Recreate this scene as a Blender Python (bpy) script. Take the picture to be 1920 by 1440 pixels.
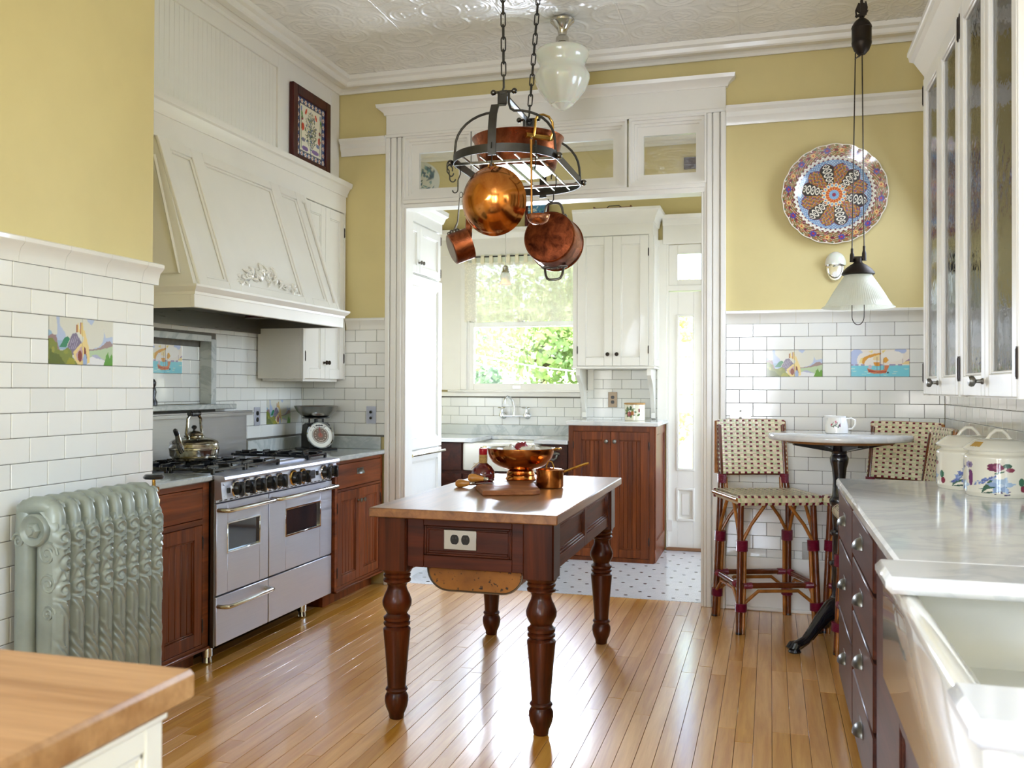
import bpy, bmesh, math, random
import numpy as np
from mathutils import Vector, Matrix, Euler
random.seed(7); rng = np.random.default_rng(7)
pi = math.pi; R = math.radians
SC = bpy.context.scene; COL = SC.collection
for o in list(bpy.data.objects): bpy.data.objects.remove(o)

# ---------------------------------------------------------------- camera, light, exposure
H = 1.30                                   # eye height
YAW, PITCH, ROLL, FPX, CX, CY = 0.2979, 0.0105, 0.0040, 1772.9, 900.0, 708.05
cam = bpy.data.cameras.new('camera'); camo = bpy.data.objects.new('camera', cam); COL.objects.link(camo)
fwd = Vector((-math.sin(YAW)*math.cos(PITCH), math.cos(YAW)*math.cos(PITCH), math.sin(PITCH)))
rgt = Vector((math.cos(YAW), math.sin(YAW), 0)); upv = rgt.cross(fwd)
r2 = math.cos(ROLL)*rgt + math.sin(ROLL)*upv; u2 = -math.sin(ROLL)*rgt + math.cos(ROLL)*upv
mw = Matrix((r2, u2, -fwd)).transposed().to_4x4(); mw.translation = (0, 0, H); camo.matrix_world = mw
cam.sensor_width = 36; cam.lens = FPX*36/1920; cam.clip_start = .05; cam.clip_end = 200
cam.shift_x = (960-CX)/1920; cam.shift_y = (CY-720)/1920
cam.dof.use_dof = True; cam.dof.focus_distance = 4.4; cam.dof.aperture_fstop = 6.3
SC.camera = camo
SC.view_settings.view_transform = 'Standard'; SC.view_settings.look = 'None'
SC.view_settings.gamma = 1; SC.view_settings.use_curve_mapping = False
SC.view_settings.exposure = 0.17
cy_ = SC.cycles; cy_.use_denoising = True; cy_.max_bounces = 9; cy_.diffuse_bounces = 5; cy_.glossy_bounces = 4
cy_.transmission_bounces = 6; cy_.transparent_max_bounces = 14; cy_.caustics_reflective = False; cy_.caustics_refractive = False
cy_.sample_clamp_indirect = 6.0

world = bpy.data.worlds.new('sky'); SC.world = world; world.use_nodes = True
wn = world.node_tree; wn.nodes.clear()
sky = wn.nodes.new('ShaderNodeTexSky'); sky.sky_type = 'NISHITA'; sky.sun_disc = False
sky.sun_elevation = R(50); sky.sun_rotation = R(200)
wb = wn.nodes.new('ShaderNodeBackground'); wb.inputs['Strength'].default_value = 1.3
wo = wn.nodes.new('ShaderNodeOutputWorld'); wn.links.new(sky.outputs[0], wb.inputs[0]); wn.links.new(wb.outputs[0], wo.inputs[0])

def sun(name, d, e, col, ang):
    l = bpy.data.lights.new(name, 'SUN'); l.energy = e; l.color = col; l.angle = ang
    o = bpy.data.objects.new(name, l); COL.objects.link(o)
    o.rotation_euler = Vector(d).to_track_quat('-Z', 'Y').to_euler(); o.location = (0, 0, 8); return o
sun('sun', (0.62, 0.30, -0.72), 40.0, (1, .98, .93), R(.6))
def arealight(name, loc, d, sx, sy, e, col=(1, 1, 1)):
    l = bpy.data.lights.new(name, 'AREA'); l.shape = 'RECTANGLE'; l.size = sx; l.size_y = sy; l.energy = e; l.color = col
    o = bpy.data.objects.new(name, l); COL.objects.link(o); o.location = loc
    o.rotation_euler = Vector(d).to_track_quat('-Z', 'Y').to_euler(); return o
DAY = (0.80, 0.905, 1.10)
# daylight standing in the real window openings behind the camera, over the near sink, and in the back room
arealight('window_daylight_rear', (-1.45, -3.76, 1.6), (0, 1, -.25), .75, 2.1, 45, DAY)
arealight('window_daylight_rear_right', (-.36, -3.76, 1.6), (0, 1, -.25), .66, 2.1, 105, DAY)
arealight('window_daylight_left', (-2.42, -1.1, 1.65), (1, 0, -.5), 1.7, 1.9, 310, DAY)
arealight('window_daylight_sink', (1.18, 1.45, 1.98), (-1, 0, -1.0), 1.3, 1.45, 24, DAY)
arealight('window_daylight_bistro', (1.16, 5.05, 1.98), (-1, -.25, -.5), 1.0, 1.3, 34, DAY)
arealight('window_daylight_back', (-1.97, 8.02, 1.58), (0, -1, -.40), .92, .46, 120, DAY)
arealight('window_daylight_side', (1.68, 6.75, 1.65), (-1, -.1, -.9), 1.2, 1.7, 62, DAY)

# ---------------------------------------------------------------- mesh helper
class MB:
    def __init__(s): s.v = []; s.f = []; s.m = []; s.map = None
    def add(s, vs, fs, mi=0):
        b = len(s.v)
        if s.map: vs = [s.map(*p) for p in vs]
        s.v += [tuple(map(float, p)) for p in vs]
        s.f += [tuple(i+b for i in f) for f in fs]; s.m += [mi]*len(fs); return s
    def box(s, x0, x1, y0, y1, z0, z1, ch=0, mi=0):
        if x0 > x1: x0, x1 = x1, x0
        if y0 > y1: y0, y1 = y1, y0
        if z0 > z1: z0, z1 = z1, z0
        if ch <= 0:
            return s.add([(x, y, z) for x in (x0, x1) for y in (y0, y1) for z in (z0, z1)],
                         [(0, 1, 3, 2), (4, 6, 7, 5), (0, 4, 5, 1), (2, 3, 7, 6), (0, 2, 6, 4), (1, 5, 7, 3)], mi)
        ch = min(ch, (x1-x0)*.45, (y1-y0)*.45, (z1-z0)*.45)
        V = []; F = []; X = (x0, x1); Y = (y0, y1); Z = (z0, z1); sg = (1, -1)
        for i in (0, 1):
            for j in (0, 1):
                for k in (0, 1):
                    V += [(X[i], Y[j]+sg[j]*ch, Z[k]+sg[k]*ch), (X[i]+sg[i]*ch, Y[j], Z[k]+sg[k]*ch), (X[i]+sg[i]*ch, Y[j]+sg[j]*ch, Z[k])]
        I = lambda i, j, k, a: (i*4+j*2+k)*3+a
        for i in (0, 1): F.append((I(i, 0, 0, 0), I(i, 1, 0, 0), I(i, 1, 1, 0), I(i, 0, 1, 0)))
        for j in (0, 1): F.append((I(0, j, 0, 1), I(1, j, 0, 1), I(1, j, 1, 1), I(0, j, 1, 1)))
        for k in (0, 1): F.append((I(0, 0, k, 2), I(1, 0, k, 2), I(1, 1, k, 2), I(0, 1, k, 2)))
        for i in (0, 1):
            for j in (0, 1): F.append((I(i, j, 0, 0), I(i, j, 0, 1), I(i, j, 1, 1), I(i, j, 1, 0)))
            for k in (0, 1): F.append((I(i, 0, k, 0), I(i, 0, k, 2), I(i, 1, k, 2), I(i, 1, k, 0)))
        for j in (0, 1):
            for k in (0, 1): F.append((I(0, j, k, 1), I(0, j, k, 2), I(1, j, k, 2), I(1, j, k, 1)))
        for i in (0, 1):
            for j in (0, 1):
                for k in (0, 1): F.append((I(i, j, k, 0), I(i, j, k, 1), I(i, j, k, 2)))
        return s.add(V, F, mi)
    def lathe(s, prof, c=(0, 0, 0), n=24, ax='z', mi=0, rf=None, a0=0., a1=2*pi, cap=True):
        full = abs(a1-a0-2*pi) < 1e-6; nn = n if full else n+1; V = []; F = []
        for r, h in prof:
            for i in range(nn):
                a = a0+(a1-a0)*i/n; q = r*(rf(a, h) if rf else 1)
                p, t = q*math.cos(a), q*math.sin(a)
                V.append({'z': (c[0]+p, c[1]+t, c[2]+h), 'y': (c[0]+p, c[1]+h, c[2]+t), 'x': (c[0]+h, c[1]+p, c[2]+t)}[ax])
        for k in range(len(prof)-1):
            for i in range(n):
                j = (i+1) % nn; F.append((k*nn+i, k*nn+j, (k+1)*nn+j, (k+1)*nn+i))
        if full and cap:
            if prof[0][0] > 1e-6: F.append(tuple(range(nn))[::-1])
            if prof[-1][0] > 1e-6: F.append(tuple((len(prof)-1)*nn+i for i in range(nn)))
        return s.add(V, F, mi)
    def tube(s, pts, r, n=8, closed=False, mi=0, flat=None):
        P = [Vector(p) for p in pts]; L = len(P); V = []; F = []
        rs = r if isinstance(r, (list, tuple)) else [r]*L
        T = []
        for i in range(L):
            a = P[i-1] if (i or closed) else P[0]; b = P[(i+1) % L] if (i < L-1 or closed) else P[-1]
            t = (b-a); T.append(t.normalized() if t.length > 1e-9 else Vector((0, 0, 1)))
        u = T[0].orthogonal().normalized()
        if flat is not None:
            u = Vector(flat[0]); 
        for i in range(L):
            u = (u-T[i]*u.dot(T[i])); u = u.normalized() if u.length > 1e-6 else T[i].orthogonal().normalized(); w = T[i].cross(u)
            for k in range(n):
                a = 2*pi*(k+.5*(n == 4))/n; cu, cw = math.cos(a)*rs[i], math.sin(a)*rs[i]
                if flat is not None: cu *= flat[1]; cw *= flat[2]
                V.append(P[i]+u*cu+w*cw)
        for i in range(L if closed else L-1):
            for k in range(n):
                a, b = i*n+k, i*n+(k+1) % n; c, d = ((i+1) % L)*n+(k+1) % n, ((i+1) % L)*n+k; F.append((a, b, c, d))
        if not closed: F += [tuple(range(n))[::-1], tuple((L-1)*n+k for k in range(n))]
        return s.add(V, F, mi)
    def prism(s, poly, a0, a1, ax='y', mi=0):
        n = len(poly); V = []
        for a in (a0, a1):
            for p, q in poly: V.append({'x': (a, p, q), 'y': (p, a, q), 'z': (p, q, a)}[ax])
        return s.add(V, [tuple(range(n))[::-1], tuple(range(n, 2*n))]+[(i, (i+1) % n, n+(i+1) % n, n+i) for i in range(n)], mi)
    def mould(s, path, prof, z=0, closed=False, mi=0):
        """sweep a profile [(out, up)] along a plan path, mitred; out is to the left of travel"""
        P = [Vector((p[0], p[1])) for p in path]; L = len(P); V = []; F = []; n = len(prof)
        for i in range(L):
            d0 = (P[i]-P[i-1]).normalized() if (i or closed) else None
            d1 = (P[(i+1) % L]-P[i]).normalized() if (i < L-1 or closed) else None
            if d0 is None: d0 = d1
            if d1 is None: d1 = d0
            n0 = Vector((-d0.y, d0.x)); n1 = Vector((-d1.y, d1.x)); m = (n0+n1); m = m/max(m.length_squared/2, .2)
            for o, h in prof: V.append((P[i].x+m.x*o, P[i].y+m.y*o, z+h))
        for i in range(L if closed else L-1):
            for k in range(n):
                j = (k+1) % n; F.append((i*n+k, ((i+1) % L)*n+k, ((i+1) % L)*n+j, i*n+j))
        if not closed: F += [tuple(range(n))[::-1], tuple((L-1)*n+k for k in range(n))]
        return s.add(V, F, mi)
    def sphere(s, c, r, n=14, m=8, sc=(1, 1, 1), mi=0):
        V = [(c[0], c[1], c[2]-r*sc[2])]; F = []
        for j in range(1, m):
            b = -pi/2+pi*j/m
            for i in range(n):
                a = 2*pi*i/n; V.append((c[0]+r*sc[0]*math.cos(b)*math.cos(a), c[1]+r*sc[1]*math.cos(b)*math.sin(a), c[2]+r*sc[2]*math.sin(b)))
        V.append((c[0], c[1], c[2]+r*sc[2])); t = len(V)-1
        for i in range(n): F.append((0, 1+(i+1) % n, 1+i)); F.append((t, 1+(m-2)*n+i, 1+(m-2)*n+(i+1) % n))
        for j in range(m-2):
            for i in range(n): F.append((1+j*n+i, 1+j*n+(i+1) % n, 1+(j+1)*n+(i+1) % n, 1+(j+1)*n+i))
        return s.add(V, F, mi)
    def grid(s, nu, nv, fn, mi=0, wrap=False):
        V = [fn(i/(nu if wrap else nu-1), j/(nv-1)) for j in range(nv) for i in range(nu)]
        F = []
        for j in range(nv-1):
            for i in range(nu if wrap else nu-1):
                k = (i+1) % nu; F.append((j*nu+i, j*nu+k, (j+1)*nu+k, (j+1)*nu+i))
        return s.add(V, F, mi)
    def xform(s, M, start=0):
        for i in range(start, len(s.v)): s.v[i] = tuple(M @ Vector(s.v[i]))
        return s

ORG = {}
def mesh_of(name, mb, off=(0, 0, 0), smooth=True, fix=True, angle=38):
    me = bpy.data.meshes.new(name)
    v = np.array(mb.v, dtype=float)-np.array(off); me.from_pydata(v.tolist(), [], mb.f)
    if any(mb.m): me.polygons.foreach_set('material_index', mb.m)
    if fix:
        bm = bmesh.new(); bm.from_mesh(me); bmesh.ops.recalc_face_normals(bm, faces=bm.faces); bm.to_mesh(me); bm.free()
    if smooth: me.shade_smooth(); me.set_sharp_from_angle(angle=R(angle))
    else: me.shade_flat()
    return me
def setmats(me, mats):
    for m in (mats if isinstance(mats, (list, tuple)) else [mats]): me.materials.append(m)
def org(o):
    return ORG.get(o.name, Vector((0, 0, 0))) if o else Vector((0, 0, 0))
def obj(name, mb, mats, parent=None, local=False, **k):
    """one mesh object; world-space vertices unless local"""
    if parent is None and not local:
        v = np.array(mb.v); lo, hi = v.min(0), v.max(0); off = Vector(((lo[0]+hi[0])/2, (lo[1]+hi[1])/2, lo[2]))
    elif local: off = Vector((0, 0, 0))
    else: off = org(parent)
    me = mesh_of(name, mb, off, **{q: k[q] for q in ('smooth', 'fix', 'angle') if q in k}); setmats(me, mats)
    o = bpy.data.objects.new(name, me); COL.objects.link(o)
    if parent: o.parent = parent; ORG[o.name] = off
    else: o.location = off; ORG[o.name] = off
    for q in ('label', 'kind', 'group', 'category'):
        if q in k: o[q] = k[q]
    return o
def inst(name, me, parent, loc, rot=(0, 0, 0), scale=(1, 1, 1)):
    o = bpy.data.objects.new(name, me); COL.objects.link(o); o.parent = parent
    o.location = Vector(loc)-org(parent); o.rotation_euler = rot; o.scale = scale; return o
def thing(name, label, cat, loc, group=None, rz=0):
    o = bpy.data.objects.new(name, None); COL.objects.link(o); o.location = loc; o.rotation_euler = (0, 0, rz); o.empty_display_size = .05
    o['label'] = label; o['category'] = cat
    if group: o['group'] = group
    ORG[o.name] = Vector(loc); return o
def solo(name, mb, mats, label, cat, group=None, **k):
    o = obj(name, mb, mats, **k); o['label'] = label; o['category'] = cat
    if group: o['group'] = group
    return o
def struct(name, mb, mats, parent=None, **k):
    o = obj(name, mb, mats, parent, **k)
    if not parent: o['kind'] = 'structure'
    return o
def dup(t, loc, rz=None, label=None):
    r = t.copy(); COL.objects.link(r); r.location = loc; ORG[r.name] = Vector(loc)
    if rz is not None: r.rotation_euler = (0, 0, rz)
    if label: r['label'] = label
    for ch in t.children:
        c = ch.copy(); COL.objects.link(c); c.parent = r
        for g in ch.children:
            d = g.copy(); COL.objects.link(d); d.parent = c
    return r

# ---------------------------------------------------------------- materials
def lin(r, g, b):
    f = lambda c: (c/255/12.92) if c/255 <= .04045 else ((c/255+.055)/1.055)**2.4
    return (f(r), f(g), f(b), 1)
class NT:
    def __init__(s, name):
        s.mat = bpy.data.materials.new(name); s.mat.use_nodes = True; s.t = s.mat.node_tree
        s.b = s.t.nodes['Principled BSDF']; s.out = s.t.nodes['Material Output']
    def n(s, typ, **k):
        x = s.t.nodes.new('ShaderNode'+typ)
        for q, v in k.items():
            if hasattr(x, q) and q not in x.inputs: setattr(x, q, v)
            else: s.put(x.inputs[q], v)
        return x
    def put(s, sock, v):
        if isinstance(v, bpy.types.NodeSocket): s.t.links.new(v, sock)
        else: sock.default_value = v
    def set(s, **k):
        for q, v in k.items(): s.put(s.b.inputs[q.replace('_', ' ')], v)
        return s
    def coord(s, scale=(1, 1, 1), kind='Object', loc=(0, 0, 0)):
        tc = s.n('TexCoord'); m = s.n('Mapping'); s.put(m.inputs['Vector'], tc.outputs[kind]); m.inputs['Scale'].default_value = scale; m.inputs['Location'].default_value = loc
        return m.outputs[0]
    def noise(s, vec, scale=5, detail=4, rough=.55, dist=0):
        x = s.n('TexNoise'); s.put(x.inputs['Vector'], vec); x.inputs['Scale'].default_value = scale; x.inputs['Detail'].default_value = detail
        x.inputs['Roughness'].default_value = rough; x.inputs['Distortion'].default_value = dist; return x.outputs['Fac']
    def ramp(s, fac, stops):
        x = s.n('ValToRGB'); s.put(x.inputs['Fac'], fac); e = x.color_ramp.elements
        while len(e) < len(stops): e.new(.5)
        for i, (p, c) in enumerate(stops): e[i].position = p; e[i].color = c if len(c) == 4 else (*c, 1)
        return x.outputs['Color']
    def mix(s, a, b, fac, mode='MIX'):
        x = s.n('Mix', data_type='RGBA', blend_type=mode); s.put(x.inputs[0], fac); s.put(x.inputs[6], a); s.put(x.inputs[7], b); return x.outputs[2]
    def bump(s, h, strength=.2, dist=.002):
        x = s.n('Bump'); s.put(x.inputs['Height'], h); x.inputs['Strength'].default_value = strength; x.inputs['Distance'].default_value = dist
        s.put(s.b.inputs['Normal'], x.outputs[0]); return s
    def rnd(s): return s.n('ObjectInfo').outputs['Random']
def basic(name, col, rough=.5, metal=0., coat=0., bump=0, bscale=80, var=.06, vscale=6, spec=.5, rvar=0):
    t = NT(name); v = t.coord(); nz = t.noise(v, vscale, 4)
    c2 = tuple(min(1, x*(1-var*1.6)) for x in col[:3]); c1 = tuple(min(1, x*(1+var*.6)) for x in col[:3])
    t.set(Base_Color=t.ramp(nz, [(.3, c2), (.7, c1)]), Roughness=rough, Metallic=metal, Coat_Weight=coat)
    t.b.inputs['Specular IOR Level'].default_value = spec
    if rvar: t.set(Roughness=t.n('MapRange', **{'Value': nz, 'From Min': .3, 'From Max': .7, 'To Min': rough-rvar, 'To Max': rough+rvar}).outputs[0])
    if bump: t.bump(t.noise(v, bscale, 3), bump)
    return t.mat
def wood(name, dark, light, axis='y', rough=.35, scale=1., coat=.0, objvar=.12, bump=.08, contrast=(.3, .72), spec=.28, coatr=.14):
    t = NT(name); k = {'x': (1.2, 22, 22), 'y': (22, 1.2, 22), 'z': (22, 22, 1.2)}[axis]
    r = t.rnd(); off = t.n('VectorMath', operation='SCALE'); off.inputs[0].default_value = (7, 11, 5); t.put(off.inputs['Scale'], r)
    tc = t.n('TexCoord'); ad = t.n('VectorMath', operation='ADD'); t.put(ad.inputs[0], tc.outputs['Object']); t.put(ad.inputs[1], off.outputs[0])
    m = t.n('Mapping'); t.put(m.inputs['Vector'], ad.outputs[0]); m.inputs['Scale'].default_value = tuple(x*scale for x in k)
    g = t.noise(m.outputs[0], 1.0, 6, .62, .6); f = t.noise(m.outputs[0], 5.5, 3, .6)
    c = t.ramp(g, [(contrast[0], dark), (contrast[1], light)])
    c = t.mix(c, t.ramp(f, [(.35, (.55, .5, .45, 1)), (.65, (1, 1, 1, 1))]), .35, 'MULTIPLY')
    hs = t.n('HueSaturation'); t.put(hs.inputs['Color'], c)
    t.put(hs.inputs['Value'], t.n('MapRange', **{'Value': r, 'To Min': 1-objvar, 'To Max': 1+objvar}).outputs[0])
    t.set(Base_Color=hs.outputs[0], Roughness=rough, Coat_Weight=coat, Coat_Roughness=coatr); t.b.inputs['Specular IOR Level'].default_value = spec; t.bump(f, bump, .001)
    return t.mat
def marble(name, base, vein, scale=2.5, rough=.12):
    t = NT(name); v = t.coord((1, 1, 1)); d = t.noise(v, scale, 7, .6, 1.6); d2 = t.noise(v, scale*.45, 4, .6, .8)
    c = t.ramp(d, [(.38, base), (.485, vein), (.53, base), (.7, base)]); c2 = t.ramp(d2, [(.35, (.90, .905, .91, 1)), (.62, (1, 1, 1, 1))])
    t.set(Base_Color=t.mix(c, c2, .8, 'MULTIPLY'), Roughness=rough, Coat_Weight=.25, Coat_Roughness=.06); return t.mat
def painted(name, rough=.12, coat=.6):
    t = NT(name); a = t.n('Attribute', attribute_name='Col'); t.set(Base_Color=a.outputs['Color'], Roughness=rough, Coat_Weight=coat, Coat_Roughness=.05); return t.mat

WHITE = basic('white_gloss_paint', lin(236, 233, 225), .32, coat=.15, var=.015, bump=.03, bscale=40)
WHITE2 = basic('white_cabinet_paint', lin(238, 236, 229), .34, coat=.12, var=.015, bump=.03, bscale=40)
TIN = basic('white_tin_ceiling_paint', lin(240, 238, 231), .26, coat=.2, var=.02)
YELLOW = basic('yellow_wall_paint', lin(215, 199, 142), .62, var=.02, bump=.05, bscale=120)
def tile_mat(name, col):
    t = NT(name); r = t.rnd(); v = t.coord((1, 1, 1)); off = t.n('VectorMath', operation='SCALE'); off.inputs[0].default_value = (13, 9, 17); t.put(off.inputs['Scale'], r)
    ad = t.n('VectorMath', operation='ADD'); t.put(ad.inputs[0], v); t.put(ad.inputs[1], off.outputs[0])
    hs = t.n('HueSaturation'); hs.inputs['Color'].default_value = col; t.put(hs.inputs['Value'], t.n('MapRange', **{'Value': r, 'To Min': .95, 'To Max': 1.03}).outputs[0])
    t.set(Base_Color=hs.outputs[0], Roughness=.09, Coat_Weight=.4, Coat_Roughness=.03); t.bump(t.noise(ad.outputs[0], 9, 2), .10, .004); return t.mat
TILE = tile_mat('white_glazed_tile', lin(234, 234, 229))
CAP = basic('white_glazed_cap_tile', lin(232, 230, 222), .12, coat=.5, var=.02)
GROUT = basic('grey_grout', lin(112, 108, 100), .9, var=.1, vscale=30)
MAHOG = wood('mahogany', lin(78, 34, 13), lin(146, 74, 30), 'z', .40, 1, .04)
MAHOGY = wood('mahogany_long_y', lin(78, 34, 13), lin(146, 74, 30), 'y', .40, 1, .04)
MAHOGX = wood('mahogany_long_x', lin(72, 32, 14), lin(138, 72, 32), 'x', .34, 1, .12)
TWOOD = wood('table_walnut_z', lin(42, 16, 6), lin(96, 42, 16), 'z', .30, 1, .08)
TWOODX = wood('table_walnut_x', lin(50, 18, 6), lin(100, 42, 16), 'x', .42, 1, .0)
TWOODY = wood('table_walnut_y', lin(64, 28, 12), lin(124, 60, 28), 'y', .42, 1, .0)
OAKTOP = wood('worn_oak_top', lin(104, 62, 30), lin(162, 110, 62), 'y', .4, .9, .9, coatr=.30, bump=.2)
BUTCH = wood('butcher_block', lin(158, 112, 68), lin(204, 160, 112), 'x', .5, .7, .0)
def floor_mat():
    t = NT('maple_floor'); r = t.rnd(); off = t.n('VectorMath', operation='SCALE'); off.inputs[0].default_value = (7, 11, 5); t.put(off.inputs['Scale'], r)
    g = t.n('NewGeometry'); ad = t.n('VectorMath', operation='ADD'); t.put(ad.inputs[0], g.outputs['Position']); t.put(ad.inputs[1], off.outputs[0])
    m = t.n('Mapping'); t.put(m.inputs['Vector'], ad.outputs[0]); m.inputs['Scale'].default_value = (26, 1.6, 1)
    n1 = t.noise(m.outputs[0], 1, 5, .6, .5); n2 = t.noise(m.outputs[0], 6, 3, .6)
    c = t.ramp(n1, [(.28, lin(208, 144, 68)), (.72, lin(244, 190, 110))])
    c = t.mix(c, t.ramp(n2, [(.3, (.78, .70, .62, 1)), (.6, (1, 1, 1, 1))]), .25, 'MULTIPLY')
    hs = t.n('HueSaturation'); t.put(hs.inputs['Color'], c); t.put(hs.inputs['Value'], t.n('MapRange', **{'Value': r, 'To Min': .86, 'To Max': 1.10}).outputs[0])
    t.put(hs.inputs['Saturation'], t.n('MapRange', **{'Value': r, 'To Min': 1.1, 'To Max': .92}).outputs[0])
    t.set(Base_Color=hs.outputs[0], Roughness=.36, Coat_Weight=1., Coat_Roughness=.17)
    t.bump(n2, .05, .001); return t.mat
FLOOR = floor_mat()
MARBLE = marble('white_marble', lin(235, 236, 236), lin(218, 221, 224), 2.2)
MARBLEG = marble('grey_marble', lin(204, 208, 204), lin(178, 184, 182), 3.0)
def steel_mat(name, col, axis, rough):
    t = NT(name); v = t.coord({'y': (60, 1.5, 60), 'z': (60, 60, 1.5), 'x': (1.5, 60, 60)}[axis]); nz = t.noise(v, 3, 4)
    t.set(Base_Color=col, Metallic=1., Roughness=t.n('MapRange', **{'Value': nz, 'From Min': .3, 'From Max': .7, 'To Min': rough-.07, 'To Max': rough+.09}).outputs[0]); t.bump(nz, .06, .0006); return t.mat
STEEL = steel_mat('brushed_steel', lin(208, 211, 226), 'y', .42)
STEELM = steel_mat('mid_steel', lin(178, 178, 180), 'y', .38)
STEELD = steel_mat('dark_steel', lin(120, 118, 114), 'y', .34)
CHROME = basic('chrome', lin(225, 228, 230), .07, 1., var=.01)
NICKEL = basic('nickel', lin(200, 196, 186), .16, 1., var=.03)
PEWTER = basic('pewter', lin(120, 118, 112), .36, 1., var=.06)
IRON = basic('blackened_iron', lin(72, 70, 66), .42, .8, bump=.08, var=.12, vscale=30)
CASTBLK = basic('gloss_black_cast_iron', lin(24, 25, 30), .22, .1, coat=.6, bump=.15, bscale=60)
BLACK = basic('black_plastic', lin(20, 20, 21), .28, coat=.2)
BRONZE = basic('dark_bronze', lin(50, 42, 34), .45, .7, var=.1)
def copper_mat(name, a, b, rough, scale):
    t = NT(name); v = t.coord(); n1 = t.noise(v, scale, 6, .65, .7); t.set(Base_Color=t.ramp(n1, [(.32, a), (.66, b)]), Metallic=1., Roughness=t.n('MapRange', **{'Value': n1, 'From Min': .3, 'From Max': .7, 'To Min': rough+.12, 'To Max': rough}).outputs[0]); return t.mat
COPPER = copper_mat('polished_copper', lin(180, 104, 46), lin(224, 150, 78), .10, 9)
COPPERD = copper_mat('dark_copper', lin(96, 48, 28), lin(170, 98, 64), .24, 14)
COPPERB = copper_mat('burnt_copper_base', lin(66, 30, 20), lin(142, 76, 46), .45, 22)
BRASS = copper_mat('brass', lin(172, 122, 48), lin(222, 180, 96), .18, 12)
TINNED = basic('tinned_lining', lin(214, 214, 210), .2, 1., var=.04)
def glass_mat(name, tint=(1, 1, 1, 1), refl=.06, rough=0.0, bumpy=0):
    t = NT(name); tr = t.n('BsdfTransparent'); tr.inputs[0].default_value = tint; gl = t.n('BsdfGlossy'); gl.inputs['Roughness'].default_value = rough
    fr = t.n('Fresnel'); fr.inputs[0].default_value = 1.5
    if bumpy:
        b = t.n('Bump'); t.put(b.inputs['Height'], t.noise(t.coord(), bumpy, 2)); b.inputs['Strength'].default_value = .25; b.inputs['Distance'].default_value = .006
        t.put(gl.inputs['Normal'], b.outputs[0])
    mr = t.n('MapRange', **{'Value': fr.outputs[0], 'From Min': .04, 'From Max': 1., 'To Min': refl, 'To Max': 1.})
    mx = t.n('MixShader'); t.put(mx.inputs[0], mr.outputs[0]); t.put(mx.inputs[1], tr.outputs[0]); t.put(mx.inputs[2], gl.outputs[0]); t.put(t.out.inputs[0], mx.outputs[0]); return t.mat
GLASS = glass_mat('window_glass'); WAVY = glass_mat('old_wavy_cabinet_glass', (.93, .96, .93, 1), .09, .0, 26)
OVENGLASS = basic('dark_oven_glass', lin(38, 42, 48), .06, coat=.5)
MILK = basic('milk_glass', lin(226, 228, 214), .10, coat=.6, var=.02)
MILK.node_tree.nodes['Principled BSDF'].inputs['Subsurface Weight'].default_value = .3
RADP = basic('radiator_grey_green_paint', lin(146, 153, 142), .42, .2, coat=.1, bump=.08, bscale=60, var=.12, vscale=9)
CLAY = basic('white_fireclay', lin(238, 236, 226), .07, coat=.7, var=.015)
CERAM = basic('cream_ceramic', lin(232, 226, 208), .10, coat=.5, var=.02)
RATTAN = basic('rattan_pole', lin(168, 104, 42), .26, coat=.4, var=.28, vscale=18)
RATDARK = basic('dark_rattan_pole', lin(104, 50, 22), .26, coat=.4, var=.25, vscale=18)
MAROON = basic('maroon_binding', lin(118, 14, 46), .35, coat=.3, var=.12, bump=.4, bscale=160)
WCREAM = basic('weave_cream', lin(234, 222, 184), .34, coat=.3, var=.05)
WGREEN = basic('weave_pale_green', lin(206, 212, 164), .34, coat=.3, var=.05)
WPINK = basic('weave_pale_pink', lin(230, 204, 180), .34, coat=.3, var=.05)
PAINT = painted('painted_glaze'); PAINTM = painted('painted_matte', .4, .1)
HINGE = basic('dark_hinge', lin(52, 44, 40), .4, .7)
# ================================================================ SETTING
ZC = 3.345; YF = 5.80; YB = 7.74; XR = .931; YR = -3.60; XA = -3.05
TP, TV = .154, .0778; ZT = 1.682            # tile pitch, course height, top of tiling
# ---- floor
fl = MB().box(-3.3, 1.3, YR-.2, 5.885, -.08, -.006)
floor = struct('floor', fl, basic('dark_floor_gap', lin(92, 56, 28), .7))
pm = mesh_of('plank', MB().box(-.0321, .0321, 0, 1, -.012, 0, ch=.0004)); setmats(pm, FLOOR)
for i in range(45):
    x = -2.60+i*.066; y = 5.885
    if x > .42: break
    first = True
    while y > 1.75:
        L = random.choice((.75, 1.1, 1.5, 1.9, 2.3))*random.uniform(.8, 1.15)
        if first: L *= random.uniform(.3, 1)
        first = False; L = min(L, y-1.6)
        inst('plank', pm, floor, (x, y-L+.0008, random.uniform(-.0004, .0004)), scale=(1, L-.0016, 1)); y -= L
# ---- back-room floor of little hexagon tiles with dark stars
def hexfloor():
    w = MB(); k = MB(); s = .0245; dy = s*math.sqrt(3)/2; nx = int(3.1/s); ny = int((YB+.05-5.93)/dy)
    hexv = [(s*.475/math.cos(pi/6)*math.cos(pi/2+i*pi/3), s*.475/math.cos(pi/6)*math.sin(pi/2+i*pi/3)) for i in range(6)]
    for j in range(ny):
        for i in range(nx):
            x = -2.4+i*s+(s/2 if j % 2 else 0); y = 5.905+j*dy
            if x > -.3 or (y > 7.13 and x < -.86): continue
            dark = j % 6 == 3 and (i+(3 if (j//6) % 2 else 0)) % 6 == 2
            b = k if dark else w; z = .0005*random.random()-.0006
            V = [(x+a, y+c, z) for a, c in hexv]+[(x+a*1.04, y+c*1.04, z-.004) for a, c in hexv]
            b.add(V, [tuple(range(6))]+[(m, 6+m, 6+(m+1) % 6, (m+1) % 6) for m in range(6)])
    return w, k
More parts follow.
